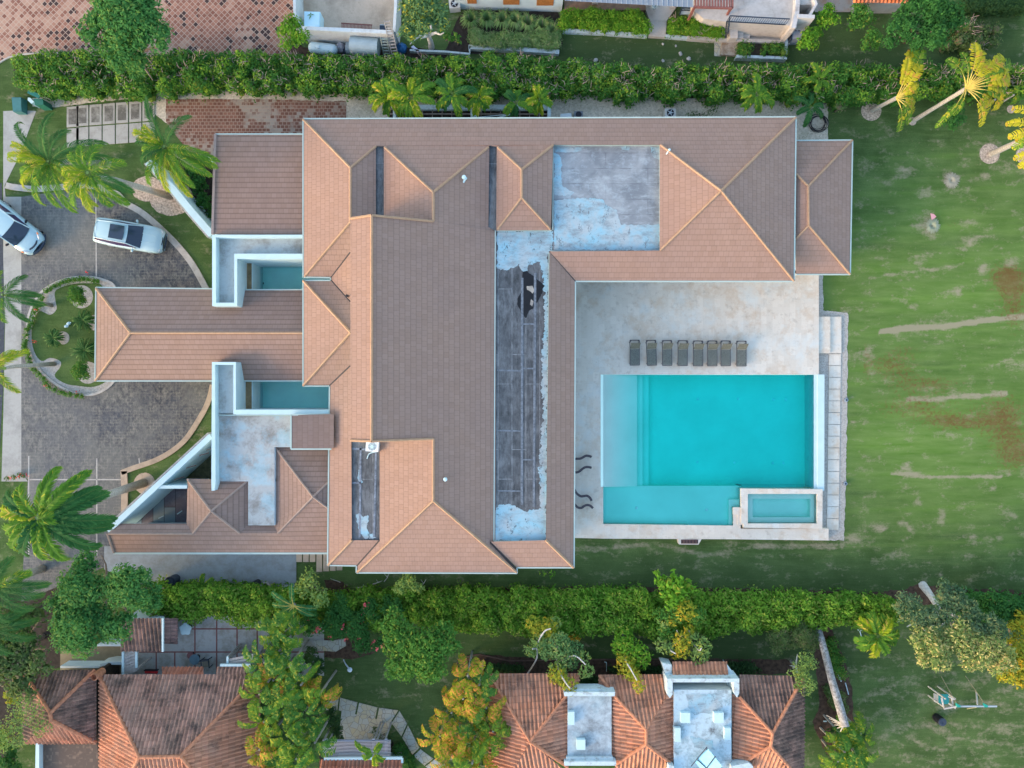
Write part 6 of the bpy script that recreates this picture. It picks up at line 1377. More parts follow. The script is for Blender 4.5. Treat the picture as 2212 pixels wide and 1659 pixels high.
# ------------------------------------------------------------------ vehicles
def M_paint():
    m = Mt('white_car_paint', .22, .5); m.col((.34, .50, .55)); m.b.inputs['Coat Weight'].default_value = .6; return m.m
PAINT = M_paint(); TYRE = plain('tyre', (.015, .015, .016), .9, .1); RIM = plain('rim_metal', (.4, .42, .45), .35, .05, metal=.8)
LENS = plain('headlamp_lens', (.55, .60, .62), .15, .05, spec=.8); PURP = M_glass('tinted_side_glass', (.045, .03, .09), .1)
def vehicle(name, lb, cat, L, Wd, front, belt, roofp, loc, rz, extras):
    """stations: front = list of (x fraction, half width fraction, top z); roofp = (x windscreen base, x windscreen top, x roof rear, x tail, roof z, half widths)"""
    t = thing(name, loc, lb, cat, rz=rz); hw = Wd / 2; V = []
    prof = [(0, .32), (0, .55), (.0, .80), (.06, 1.0)]
    for xf, wf, zt in front:
        x = xf * L; w = hw * wf; zt_ = zt
        ring = [(-w * .90, .28), (-w, .50), (-w * .995, zt_ - .16), (-w * .93, zt_ - .02), (-w * .5, zt_ + .035), (0, zt_ + .05), (w * .5, zt_ + .035), (w * .93, zt_ - .02), (w * .995, zt_ - .16), (w, .50), (w * .90, .28)]
        V += [(x, y, z) for y, z in ring]
    n = 11; k = len(front); Fs = [(i * n + j, i * n + j + 1, (i + 1) * n + j + 1, (i + 1) * n + j) for i in range(k - 1) for j in range(n - 1)] + [tuple(range(n)), tuple(range(k * n - 1, (k - 1) * n - 1, -1)), ] + [(i * n, (i + 1) * n, (i + 1) * n + n - 1, i * n + n - 1) for i in range(k - 1)]
    finish('body', V, [f[::-1] for f in Fs], PAINT, t, local=True, smooth=True)
    xb, xt, xr, xl, zr, wb, wt = roofp; zb = belt
    def arcx(x, w, z, bow, m_=8): return [(x + bow * (1 - (2 * i / m_ - 1) ** 2), w * (2 * i / m_ - 1), z) for i in range(m_ + 1)]
    def loft(rows, mat, nm, sm=True):
        m_ = len(rows[0]); V = [p for r in rows for p in r]; Fs = [(i * m_ + j, i * m_ + j + 1, (i + 1) * m_ + j + 1, (i + 1) * m_ + j) for i in range(len(rows) - 1) for j in range(m_ - 1)]
        return finish(nm, V, Fs, mat, t, local=True, smooth=sm)
    A = arcx(xb, wb * .95, zb, .14); B = arcx(xt, wt, zr - .05, .06)
    mid = [tuple((a[c] + b[c]) / 2 + (0, 0, .03)[c] for c in range(3)) for a, b in zip(A, B)]
    loft([A, mid, B], GLASS, 'windscreen')
    rows = []
    for f, dz in ((0, -.03), (.15, .02), (.5, .05), (.85, .02), (1.0, -.04)):
        x = xt + (xr - xt) * f; w = wt * (1 - .06 * f); rows.append([(x + .06 * (1 - f) * (1 - (2 * i / 8 - 1) ** 2), w * (2 * i / 8 - 1), zr + dz - .05 * abs(2 * i / 8 - 1) ** 3) for i in range(9)])
    loft(rows, PAINT, 'roof')
    loft([[(xr, wt * .93 * (2 * i / 8 - 1), zr - .06) for i in range(9)], [(xl, wb * .86 * (2 * i / 8 - 1), zb + .02) for i in range(9)]], GLASS, 'rear_window')
    for s in (-1, 1):
        top = [(xt, s * wt, zr - .07), ((xt + xr) / 2, s * wt * .985, zr - .03), (xr, s * wt * .94, zr - .08)]
        bot = [(xb, s * wb * .97, zb), ((xb + xl) / 2, s * wb, zb + .0), (xl, s * wb * .88, zb + .02)]
        loft([top, bot], PURP, 'side_window', False)
        mb = MB(); mb.tube([(xb, s * wb * .95, zb), (xt, s * wt, zr - .05), ((xt + xr) / 2, s * wt * 1.0, zr - .01), (xr, s * wt * .94, zr - .06), (xl, s * wb * .87, zb)], .04, 6); mb.build('pillar', PAINT, t, local=True)
        if 'bpillar' in extras: mb = MB(); x_ = xt + (xr - xt) * .28; mb.beam((x_, s * wt, zr - .05), (x_ + .05, s * wb, zb), .16, .04); mb.build('pillar', PAINT, t, local=True)
    for s in (-1, 1):
        for x in (-.29 * L, .31 * L):
            mb = MB(); mb.tube([(x, s * (hw - .22), .34), (x, s * (hw - .02), .34)], .34, 20); wv = mb.build('wheel', TYRE, t, local=True)
            mb = MB(); mb.tube([(x, s * (hw - .03), .34), (x, s * (hw - .005), .34)], .2, 14); mb.build('rim', RIM, wv, local=True)
        mb = MB(); mx = xb - .45; mb.tube([(mx + .05, s * (hw - .05), zb + .05), (mx, s * (hw + .10), zb + .08), (mx - .02, s * (hw + .20), zb + .08)], [.05, .09, .06], 10); mb.build('mirror', PAINT if 'wm' in extras else BLACK, t, local=True, smooth=True)
    return t
EXd = None
fr = [(-.5, .80, .80), (-.485, .88, .98), (-.45, .93, 1.06), (-.36, .97, 1.07), (-.2, 1, 1.04), (.0, 1, 1.02), (.16, 1, 1.02), (.30, .99, 1.0), (.40, .96, .95), (.455, .89, .88), (.485, .80, .78), (.5, .66, .66)]
v1 = vehicle('suv', 'white estate car with dark panoramic roof parked on the stamped drive', 'car', 4.95, 1.95, fr, 1.03, (1.05, .25, -1.95, -2.25, 1.56, .86, .66), tuple(W(283.5, 510.5, .5)[:2]) + (.018,), math.radians(-10), ['wm'])
mb = MB(); mb.prism([(-.95, -.50), (.06, -.50), (.10, 0), (.06, .50), (-.95, .50)], 1.600, 1.626); mb.build('glass_roof', GLASS, v1, local=True)
for s in (-1, 1):
    mb = MB(); mb.tube([(2.15, s * .80, .80), (2.30, s * .70, .78), (2.38, s * .58, .74)], [.05, .09, .05], 8); mb.build('headlight', LENS, v1, local=True, smooth=True)
mb = MB(); mb.tube([(2.28, -.5, .78), (2.40, -.25, .76), (2.43, 0, .75), (2.40, .25, .76), (2.28, .5, .78)], .05, 6); mb.build('grille', BLACK, v1, local=True)
mb = MB(); mb.tube([(2.36, -.62, .42), (2.50, -.3, .42), (2.53, 0, .42), (2.50, .3, .42), (2.36, .62, .42)], .07, 6); mb.build('bumper', DARK_METAL, v1, local=True)
mb = MB()
for s in (-1, 1): mb.tube([(.95, s * .30, 1.075), (1.7, s * .28, 1.02), (2.1, s * .22, .97)], .018, 5)
mb.tube([(-1.98, -.6, 1.50), (-2.05, 0, 1.56), (-1.98, .6, 1.50)], .03, 6); mb.build('bonnet_crease', PAINT, v1, local=True)
fr2 = [(-.5, .86, 1.0), (-.48, .94, 1.12), (-.4, .98, 1.14), (-.2, 1, 1.14), (.1, 1, 1.12), (.24, 1, 1.10), (.33, .99, 1.04), (.41, .95, .96), (.465, .86, .86), (.49, .74, .76), (.5, .62, .66)]
v2 = vehicle('minivan', 'white minivan at the left edge of the drive with seats visible behind its windscreen', 'van', 5.0, 1.98, fr2, 1.12, (1.50, .78, -2.2, -2.42, 1.80, .90, .76), tuple(W(24.5, 487.5, .6)[:2]) + (.018,), math.radians(-39), ['bpillar'])
for s in (-1, 1):
    mb = MB(); mb.tube([(2.02, s * .84, .93), (2.22, s * .72, .88), (2.36, s * .55, .82)], [.04, .09, .05], 8); mb.build('headlight', LENS, v2, local=True, smooth=True)
    mb = MB(); mb.tube([(2.00, s * .88, .95), (2.14, s * .82, .93)], [.05, .06], 7); mb.build('indicator', plain('amber_lens', (.8, .28, .10), .3, .05), v2, local=True)
mb = MB(); mb.tube([(2.30, -.42, .86), (2.37, -.2, .85), (2.39, 0, .85), (2.37, .2, .85), (2.30, .42, .86)], .065, 6); mb.build('grille', DARK_METAL, v2, local=True)
mb = MB(); mb.tube([(2.15, -.95, .45), (2.42, -.62, .44), (2.54, -.3, .44), (2.58, 0, .44), (2.54, .3, .44), (2.42, .62, .44), (2.15, .95, .45)], .12, 8); mb.build('bumper', DARK_METAL, v2, local=True)
# ------------------------------------------------------------------ foliage
L_DEEP = M_leaf('leaf_deep', (0.016, 0.075, 0.018), (0.050, 0.155, 0.036))
L_MID = M_leaf('leaf_mid', (0.026, 0.105, 0.018), (0.082, 0.205, 0.036), (0.17, 0.24, 0.04))
L_NEW = M_leaf('leaf_new_growth', (0.085, 0.200, 0.018), (0.210, 0.350, 0.040), (0.30, 0.36, 0.05))
L_HEDGE = M_leaf('leaf_hedge', (0.042, 0.140, 0.014), (0.140, 0.270, 0.030), (0.22, 0.28, 0.06))
L_BRIGHT = M_leaf('leaf_bright', (0.050, 0.155, 0.012), (0.135, 0.290, 0.025), (0.26, 0.33, 0.04))
L_TREE = M_leaf('leaf_tree', (0.024, 0.115, 0.032), (0.080, 0.215, 0.055), (0.15, 0.26, 0.06))
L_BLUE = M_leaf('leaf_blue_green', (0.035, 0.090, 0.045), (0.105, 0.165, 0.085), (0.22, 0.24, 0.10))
L_MANGO = M_leaf('leaf_mango', (0.040, 0.105, 0.042), (0.120, 0.215, 0.085), (0.42, 0.40, 0.05), yel=0.10)
L_PALE = M_leaf('leaf_pale', (0.095, 0.185, 0.045), (0.215, 0.300, 0.085), (0.30, 0.33, 0.06))
L_CREAM = M_leaf('leaf_cream', (0.085, 0.160, 0.050), (0.240, 0.285, 0.085), (0.55, 0.46, 0.18), yel=0.25)
L_GOLD = M_leaf('leaf_gold', (0.150, 0.190, 0.020), (0.300, 0.310, 0.030), (0.48, 0.33, 0.03), yel=0.2)
L_ORANGE = M_leaf('leaf_orange', (0.42, 0.24, 0.03), (0.50, 0.32, 0.03))
L_RED = M_leaf('leaf_dark_red', (0.10, 0.015, 0.02), (0.18, 0.03, 0.03))
L_DARK = M_leaf('leaf_dark', (0.018, 0.048, 0.020), (0.045, 0.095, 0.030))
L_GRASSY = M_leaf('leaf_grassy', (0.10, 0.20, 0.055), (0.22, 0.33, 0.13), (0.34, 0.34, 0.18))
L_OLIVE = M_leaf('leaf_olive', (0.050, 0.095, 0.030), (0.115, 0.165, 0.055), (0.2, 0.17, .1))
P_FROND = M_leaf('frond_green', (0.030, 0.120, 0.016), (0.140, 0.270, 0.030), (0.36, 0.38, 0.04), trans=.4, yel=.10)
P_YEL = M_leaf('frond_yellow', (0.090, 0.200, 0.012), (0.330, 0.370, 0.020), (0.55, 0.42, 0.08), trans=.4, yel=.15)
P_DARK = M_leaf('frond_blue_green', (0.010, 0.060, 0.018), (0.050, 0.150, 0.040), None, trans=.3)
B_LEAF = M_leaf('banana_leaf', (0.035, 0.115, 0.014), (0.150, 0.240, 0.025), (0.34, 0.33, 0.03), trans=.35, rough=.4)
B_YEL = M_leaf('banana_leaf_yellow', (0.260, 0.270, 0.020), (0.430, 0.380, 0.025), (0.52, 0.30, 0.05), trans=.4, rough=.4)
B_CL = M_leaf('banana_leaf_deep', (0.016, 0.075, 0.014), (0.075, 0.180, 0.030), (0.25, 0.28, 0.04), trans=.35, rough=.4)
B_AUT = M_leaf('banana_leaf_autumn', (0.110, 0.160, 0.012), (0.300, 0.280, 0.020), (0.50, 0.22, 0.05), trans=.35, rough=.4, yel=.3)

def unit(a): return a / np.maximum(np.linalg.norm(a, axis=1, keepdims=True), 1e-9)
def quads(C, N, s, asp=0.45, T=None):
    n = len(C); R = RNG.normal(size=(n, 3)) if T is None else T
    T = unit(R - N * (R * N).sum(1, keepdims=True)); B = np.cross(N, T); s = s[:, None]
    fold = N * s * 0.10
    V = np.stack([C - T * s * .5, C + B * s * asp * .5 - fold, C + T * s * .5 - fold * 1.2, C - B * s * asp * .5 - fold], 1).reshape(-1, 3)
    return V
def clump_leaves(cl, dens, size, up=0.45, asp=0.45, low=-0.25, spiky=0.0):
    """cl: list of (x,y,z,rx,ry,rz) -> leaf quads spread in the shell of every clump"""
    Vs = []
    for (x, y, z, rx, ry, rz) in cl:
        n = max(6, int(dens * (rx * ry + rx * rz + ry * rz) * 3.0 / (size * size * asp) * 1.15))
        d = unit(RNG.normal(size=(int(n * 1.7), 3))); d = d[d[:, 2] > low][:n]; n = len(d)
        rr = RNG.uniform(0.62, 1.06, (n, 1)) ** 0.7 * (1 + .13 * np.sin(7 * d[:, :1] + 5 * d[:, 1:2] + x * 3) + .1 * np.sin(11 * d[:, 1:2] + y * 5))
        C = np.array([x, y, z]) + d * rr * np.array([rx, ry, rz])
        N = unit(d * .9 + np.array([0, 0, up]) + RNG.normal(size=(n, 3)) * .55)
        s = size * RNG.uniform(.65, 1.35, n)
        Vs.append(quads(C, N, s, asp, (d + RNG.normal(size=(n, 3)) * .6) if spiky else None))
    return np.concatenate(Vs)
def fol(name, V, mat, parent, cores=None, coremat=None):
    k = len(V) // 4; Fq = np.arange(k * 4).reshape(-1, 4)
    if cores:
        CV = []; CF = []; b = 0
        bm = bmesh.new(); bmesh.ops.create_icosphere(bm, subdivisions=1, radius=1.0); base = np.array([v.co[:] for v in bm.verts]); fc = [[v.index for v in f.verts] for f in bm.faces]; bm.free()
        fc4 = np.array([[a, b_, c, c] for a, b_, c in fc])
        Vall = [V]; Fl = [tuple(f) for f in Fq]; b = len(V)
        for (x, y, z, rx, ry, rz) in cores:
            Vc = np.array([x, y, z - .06]) + base * RNG.uniform(.45, .66, (len(base), 1)) * np.array([rx, ry, rz]); Vall.append(Vc); Fl += [tuple(b + i for i in f) for f in fc]; b += len(Vc)
        return finish(name, np.concatenate(Vall), Fl, mat, parent)
    return finish(name, V, Fq, mat, parent)
def branches(name, base, targets, r, mat, parent, wob=.12, seed=1):
    rr = random.Random(seed); mb = MB(); base = Vector(base)
    for t in targets:
        t = Vector(t); m1 = base.lerp(t, .4) + Vector((rr.uniform(-wob, wob), rr.uniform(-wob, wob), .15 * (t - base).length)); mb.tube([base, m1, base.lerp(t, .75) + Vector((rr.uniform(-wob, wob), rr.uniform(-wob, wob), .12)), t], [r, r * .7, r * .45, r * .2], 6)
    return mb.build(name, mat, parent)
def tree(name, lb, cat, blobs, z, mat, size=.24, dens=1.0, trunk=None, bark=None, group=None, th=.5, low=-.25, sub=9, spiky=0.0, asp=.45, vis=False, clr=.36, zflat=.55, limbs=True, extra=()):
    """blobs: list of (u, v, radius in D [, dz]) describing the crown outline seen from above"""
    rnd = random.Random(hash_(lb)); cl = []; r0 = (H - z) / F
    cx, cy, _ = W(sum(b[0] for b in blobs) / len(blobs), sum(b[1] for b in blobs) / len(blobs), z)
    g0 = W(sum(b[0] for b in blobs) / len(blobs), sum(b[1] for b in blobs) / len(blobs), 0)
    bx, by = (W(*trunk, 0)[:2] if trunk else ((cx + g0[0]) / 2, (cy + g0[1]) / 2))
    t = thing(name, (bx, by, 0), lb, cat, group)
    tg = []
    for b in blobs:
        u, v, R = b[:3]; dz = b[3] if len(b) > 3 else 0.0; X, Y, Z = W(u, v, z + dz); Rm = R * r0
        n = max(8, int(sub * (R / 60.0) ** 1.1)) if R > 24 else (7 if R > 12 else 1)
        if n == 1: cl.append((X, Y, Z, Rm, Rm, Rm * zflat * 1.2)); tg.append((X, Y, Z)); continue
        for k in range(n):
            a = k * 2.39996 + rnd.uniform(-.4, .4); q = math.sqrt((k + .35) / n) * .72; c = rnd.uniform(.8, 1.2) * clr * (1.25 - .35 * q) * (1.25 if n < 6 else 1)
            cl.append((X + math.cos(a) * q * Rm, Y + math.sin(a) * q * Rm, Z + Rm * zflat * (1 - q * q) + rnd.uniform(-.2, .2), c * Rm, c * Rm, c * Rm * .8))
        tg.append((X, Y, Z))
    V = clump_leaves(cl, dens, size, low=low, spiky=spiky, asp=asp)
    fol('crown', V, mat, t, cores=[c for c in cl] if dens > .7 else None)
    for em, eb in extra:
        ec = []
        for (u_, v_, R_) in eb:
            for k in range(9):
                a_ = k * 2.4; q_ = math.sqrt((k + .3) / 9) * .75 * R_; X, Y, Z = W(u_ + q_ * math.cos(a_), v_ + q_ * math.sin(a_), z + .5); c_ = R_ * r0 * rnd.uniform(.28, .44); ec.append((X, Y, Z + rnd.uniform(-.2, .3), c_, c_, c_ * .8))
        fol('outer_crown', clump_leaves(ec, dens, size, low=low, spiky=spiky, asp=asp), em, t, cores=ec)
    bk = bark or BARK
    if not limbs: return t
    zt = z * .45; mb = MB(); top = Vector((bx * .6 + cx * .4, by * .6 + cy * .4, zt)); mb.tube([(bx, by, 0), ((bx + top.x) / 2 + .05, (by + top.y) / 2, zt * .5), top], [th * .5, th * .38, th * .3], 8); mb.build('trunk', bk, t)
    branches('limbs', top, [(p[0], p[1], p[2] - .3 * z) for p in tg] if len(tg) > 2 else [(c[0], c[1], c[2] - .15 * z) for c in cl[::2]], th * .26, bk, t, .2, 3)
    return t
def hash_(s):
    h = 7
    for ch in s: h = (h * 31 + ord(ch)) % 1000003
    return h
def hedge(name, lb, runs, z, mat, size=.17, dens=1.0, rad=.5, step=12, twigs=None, rag=0.0, spiky=0.0, extra=None, asp=.5, mat2=None):
    """runs: list of ((u0,v_top,v_bottom),(u1,...)...) strips along u"""
    rnd = random.Random(hash_(lb)); cl = []
    for run in runs:
        for i in range(len(run) - 1):
            (u0, a0, b0), (u1, a1, b1) = run[i], run[i + 1]; n = max(1, int(abs(u1 - u0) / step)); J = 7 if rad > .45 else 1
            for k in range(n):
                f = (k + .5) / n; u = u0 + (u1 - u0) * f; a = a0 + (a1 - a0) * f + rnd.uniform(-J, J * .8); b = b0 + (b1 - b0) * f + rnd.uniform(-J, J * 1.5); rd = rad * F / H
                m = max(1, int((b - a) / (rd * 1.15)))
                for j in range(m):
                    v = a + (b - a) * (j + .5) / m; s = rnd.uniform(.6, 1.4); zz = z * rnd.uniform(1 - rag, 1.02)
                    X, Y, Z = W(u + rnd.uniform(-.4, .4) * step, v + rnd.uniform(-.25, .25) * rd, zz - rad * .6)
                    cl.append((X, Y, Z, rad * s, rad * s, rad * s * .9))
    if extra: cl += extra
    c0 = np.mean([[c[0], c[1]] for c in cl], 0); t = thing(name, (c0[0], c0[1], 0), lb, 'hedge')
    low = [(c[0], c[1], c[2] * f_, c[3] * .95, c[4] * .95, c[5] * .9) for c in cl for f_ in ((.55, .2) if z > 1.2 else (.3,))]
    V = np.concatenate([clump_leaves(cl, dens, size, spiky=spiky, asp=asp), clump_leaves(low, dens * .3, size * 1.2, spiky=spiky, asp=asp, low=-.8)]); fol('foliage', V, mat, t, cores=cl + low)
    if mat2:
        pick = [(c[0] + rnd.uniform(-.2, .2), c[1] + rnd.uniform(-.2, .2), c[2] + .22, c[3] * .75, c[4] * .75, c[5] * .7) for c in cl if rnd.random() < .55]
        fol('new_growth', clump_leaves(pick, dens * .75, size * 1.05, asp=asp, spiky=spiky), mat2, t)
    if twigs:
        mb = MB()
        for c in cl:
            if rnd.random() > twigs: continue
            for q in range(rnd.randint(5, 10)):
                a = rnd.uniform(0, 2 * PI); p = Vector((c[0], c[1], c[2] + c[5] * .55)) + Vector((rnd.uniform(-.35, .35), rnd.uniform(-.35, .35), 0)); d = Vector((math.cos(a), math.sin(a), rnd.uniform(.5, 1.6))) * rnd.uniform(.15, .38)
                mb.tube([p, p + d * .6, p + d + Vector((rnd.uniform(-.1, .1), rnd.uniform(-.1, .1), 0))], [.022, .018, .008], 4)
        mb.build('twigs', TWIG, t)
    return t
# long north hedge (one plant row), ragged, twiggy
hedge('hedge', 'long ragged twiggy hedge running along the whole north boundary', [
    [(45, 132, 176), (80, 124, 190), (120, 120, 198), (230, 120, 196), (330, 124, 190), (420, 120, 184), (640, 122, 190), (760, 128, 188)],
    [(760, 132, 190), (900, 130, 194), (1000, 132, 196), (1110, 122, 192), (1200, 132, 196), (1290, 146, 204), (1480, 148, 204), (1640, 146, 205), (1800, 142, 212), (1850, 150, 212), (1990, 142, 206), (2060, 150, 200), (2230, 150, 198)]],
    2.0, L_MID, .17, .95, .48, 11, twigs=.5, rag=.5, asp=.55, mat2=L_NEW)
hedge('hedge', 'dense clipped green hedge running along the south boundary of the lawn', [
    [(330, 1268, 1326), (440, 1270, 1330), (600, 1276, 1338), (720, 1290, 1345)],
    [(720, 1290, 1345), (800, 1280, 1350), (900, 1276, 1345), (990, 1284, 1352), (1100, 1278, 1362), (1200, 1284, 1362), (1340, 1280, 1360), (1480, 1288, 1362), (1640, 1292, 1356), (1760, 1292, 1350), (1930, 1296, 1342)]],
    2.2, L_HEDGE, .20, 1.1, .60, 11, rag=.38, asp=.5, mat2=L_NEW)
hedge('hedge', 'dark green hedge end at the south-east behind the cream-leaved tree', [[(2090, 1292, 1340), (2180, 1296, 1345), (2260, 1300, 1350)]], 2.2, L_DEEP, .19, 1.1, .55, 12, rag=.15)
hedge('box_hedge', 'long bright rounded box hedge in front of the veranda', [[(1216, 26, 58), (1260, 20, 60), (1300, 24, 62), (1340, 28, 64), (1395, 28, 68)]], 1.2, L_BRIGHT, .12, 1.3, .42, 10, rag=.08)
hedge('box_hedge', 'short bright rounded box hedge beside the terrace railing', [[(1445, 34, 70), (1480, 36, 72), (1520, 30, 74), (1556, 32, 74)]], 1.2, L_BRIGHT, .12, 1.2, .40, 10, rag=.15, twigs=.1)
hedge('box_hedge', 'dark clipped hedge in the top right corner', [[(2085, -6, 16), (2150, -4, 18), (2230, -2, 18)]], 1.6, L_DARK, .13, 1.3, .45, 11, rag=.06)
hedge('shrub_row', 'row of darker shrubs in front of the orange tiled roofs', [[(1010, 1440, 1452), (1080, 1438, 1452), (1130, 1438, 1452)], [(1318, 1440, 1454), (1430, 1440, 1454)], [(1580, 1430, 1452), (1640, 1440, 1452)]], .8, L_DARK, .15, .9, .32, 9, rag=.3)
hedge('shrub_row', 'dark shrubs in the gap between the two orange roofs', [[(1258, 1462, 1486), (1290, 1462, 1486)]], .9, L_DARK, .2, .9, .4, 9, rag=.3)
hedge('shrub_row', 'green shrub row along the inner curve of the flagstone path', [[(848, 1602, 1640), (870, 1615, 1650), (895, 1640, 1680)]], .9, L_DEEP, .14, 1.1, .4, 9, rag=.15)
hedge('shrub_row', 'low green border shrubs along the east side of the pale trunk', [[(1792, 1372, 1385), (1800, 1390, 1440), (1822, 1430, 1470)]], .7, L_MID, .13, .9, .35, 9, rag=.3)
hedge('shrub_row', 'fern-like low shrubs around the foot of the south-east palm trunk', [[(1782, 1478, 1500), (1800, 1490, 1530), (1826, 1500, 1560)]], .7, L_OLIVE, .15, .8, .35, 9, rag=.3)
hedge('shrub_row', 'dark big-leaved shrubs on the plaza side of the north hedge', [[(88, 112, 126), (170, 116, 126)], [(365, 118, 128), (440, 122, 130), (520, 122, 130)]], 1.7, L_DEEP, .3, .8, .42, 12, rag=.25, asp=.8)
hedge('shrub_row', 'low mixed shrubs in the planter below the raised terrace', [[(1597, 92, 118), (1625, 94, 116)], [(1650, 94, 118), (1695, 92, 116)]], .9, L_MID, .13, .6, .34, 9, rag=.4)
hedge('shrub_row', 'olive thicket behind the mown grass in the upper right', [[(2040, 55, 100), (2110, 50, 110), (2160, 60, 100)]], 1.4, L_OLIVE, .16, .45, .5, 13, rag=.5, twigs=.2)

T = tree
T('round_tree', 'large round fine-leaved tree overhanging the terracotta plaza', 'tree', [(285, 40, 78), (330, 75, 55), (215, 70, 42), (290, 115, 62, -1), (300, 148, 28, -2)], 6.0, L_TREE, .24, 1.0, trunk=(300, 140), sub=13)
T('small_tree', 'small bright round tree at the corner of the service yard wall', 'tree', [(636, 78, 40)], 2.6, L_BRIGHT, .17, 1.2, th=.2)
T('mango_tree', 'mango tree with yellowing leaves beside the white house', 'tree', [(900, 20, 40), (935, 15, 42), (905, 62, 36), (955, 50, 26), (880, 75, 24)], 4.2, L_MANGO, .24, .85, trunk=(932, 102), spiky=1, asp=.32, bark=BARK_PALE)
T('dark_tree', 'dense dark green tree at the top right behind the north hedge', 'tree', [(1985, 20, 58), (1940, 70, 42), (2000, 85, 48), (2040, 45, 45)], 4.2, L_DEEP, .20, 1.0)
for (u, v, r, lb, mt) in [(1856, 42, 36, 'bushy green shrub left of the dark tree', L_MID), (1880, 90, 28, 'upright fern-like shrub beneath the dark tree', L_MID), (1785, 38, 30, 'bright leafy shrub beside the stained terrace wall', L_BRIGHT), (1742, 92, 30, 'bright philodendron-like shrub below the grey storage box', L_BRIGHT), (1766, 66, 18, 'small bright shrub between the two terrace shrubs', L_BRIGHT),
                          (2052, 256, 32, 'dark green bush under the fan of the larger traveller palm', L_DEEP), (1815, 232, 12, 'tiny olive shrub at the corner of the north-east lawn', L_OLIVE), (988, 85, 14, 'small round shrub left of the ornamental grasses', L_MID), (968, 82, 14, 'small shrub under the mango tree', L_MID)]:
    T('shrub', lb, 'shrub', [(u, v, r)], 1.5, mt, .2, .85, th=.12, spiky=1 if mt is L_BRIGHT else 0)
T('round_tree', 'big dense round green tree south-west beside the grey terrace', 'tree', [(195, 1262, 58), (290, 1262, 58, .3), (185, 1345, 66), (255, 1345, 48), (330, 1285, 38, -.8), (190, 1212, 34), (150, 1300, 45)], 5.0, L_TREE, .22, 1.1, sub=12)
T('dark_tree', 'dark shaded broadleaf tree at the lower left edge', 'tree', [(60, 1350, 60), (25, 1420, 62), (85, 1420, 50), (15, 1330, 40), (60, 1470, 40)], 4.0, L_OLIVE, .26, .8)
T('round_tree', 'rounded deep green tree over the flower bed south of the hedge', 'tree', [(870, 1372, 48), (920, 1400, 62), (870, 1430, 40), (960, 1380, 45), (930, 1440, 36), (850, 1340, 34)], 4.2, L_MID, .22, 1.15, sub=12)
T('small_tree', 'pale leafy sapling overhanging the grey terrace corner', 'tree', [(670, 1250, 30), (655, 1275, 22), (695, 1285, 26)], 2.6, L_PALE, .2, .7, th=.14)
T('small_tree', 'pale green sapling against the villa south eave', 'tree', [(880, 1256, 28), (905, 1268, 16), (860, 1270, 14)], 3.0, L_PALE, .18, .75, th=.12)
T('shrub', 'pair of palm-like seedlings at the villa south eave', 'shrub', [(1172, 1238, 9), (1192, 1240, 8)], .8, L_BRIGHT, .2, .6, th=.06, spiky=1)
T('shrub', 'glossy broad-leaved clump rising above the south hedge', 'shrub', [(1450, 1262, 36), (1425, 1250, 20), (1480, 1262, 24), (1455, 1290, 26)], 3.0, L_BRIGHT, .36, .75, th=.2, spiky=1)
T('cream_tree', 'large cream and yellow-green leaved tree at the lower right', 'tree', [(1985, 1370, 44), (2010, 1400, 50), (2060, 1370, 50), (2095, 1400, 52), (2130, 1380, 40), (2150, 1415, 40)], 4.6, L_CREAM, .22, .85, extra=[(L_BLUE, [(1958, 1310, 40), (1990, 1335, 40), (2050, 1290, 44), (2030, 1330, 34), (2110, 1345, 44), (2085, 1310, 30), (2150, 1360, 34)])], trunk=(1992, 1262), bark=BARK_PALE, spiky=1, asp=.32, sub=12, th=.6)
T('gold_tree', 'golden green leafy tree at the right edge beside the cream tree', 'tree', [(2190, 1400, 46), (2170, 1440, 34), (2215, 1450, 40), (2200, 1350, 36)], 3.6, L_GOLD, .22, .95, spiky=1)
T('dark_tree', 'dark green tree between the cream tree and the right edge', 'tree', [(2140, 1310, 44), (2190, 1320, 36)], 3.0, L_DEEP, .2, 1.0)
T('twiggy_tree', 'half-bare twiggy tree with pale branches at the east end of the tiled roof', 'tree', [(1735, 1425, 30), (1735, 1470, 30), (1718, 1450, 22)], 3.2, L_PALE, .14, .5, bark=BARK_PALE, th=.28)
T('weeping_shrub', 'olive weeping plants under the hedge left of the pale trunk', 'shrub', [(1680, 1375, 34), (1722, 1368, 34), (1752, 1378, 26)], 1.4, L_OLIVE, .2, .8, spiky=1, asp=.2)
T('small_tree', 'thin airy tree in front of the weathered left roof', 'tree', [(70, 1520, 40), (40, 1570, 44), (95, 1560, 30), (20, 1590, 34)], 4.6, L_PALE, .14, .32, bark=BARK_PALE, th=.2)
T('shrub', 'yellow croton bush at the lower left beside the weathered roof', 'shrub', [(30, 1500, 20)], 1.0, L_GOLD, .2, .9, spiky=1, th=.1)
T('shrub', 'green leafy shrub under the palm at the far lower left', 'shrub', [(30, 1640, 36), (10, 1600, 24)], 1.0, L_DEEP, .22, .9, th=.1)
T('shrub', 'leafy shrub filling the bed between diagonal wall and garage', 'shrub', [(430, 395, 26), (445, 440, 24), (415, 370, 20), (440, 350, 18), (455, 465, 12)], 1.0, L_DEEP, .22, .9, th=.1)
T('shrub', 'dark clipped bush left of the flagstone patio', 'shrub', [(722, 1560, 24), (728, 1585, 20), (715, 1535, 12)], 1.3, L_DARK, .14, 1.2, th=.12)
T('shrub', 'spiky dark plants in the bed right of the flagstone patio', 'shrub', [(812, 1580, 14), (845, 1590, 14), (825, 1600, 10)], .8, L_DARK, .28, .6, spiky=1, asp=.15, th=.08)
T('shrub', 'dark green bush beside the flagstone patch under the banana plants', 'shrub', [(675, 1415, 24), (690, 1435, 20), (680, 1455, 14)], 1.5, L_DARK, .16, 1.1, th=.12)
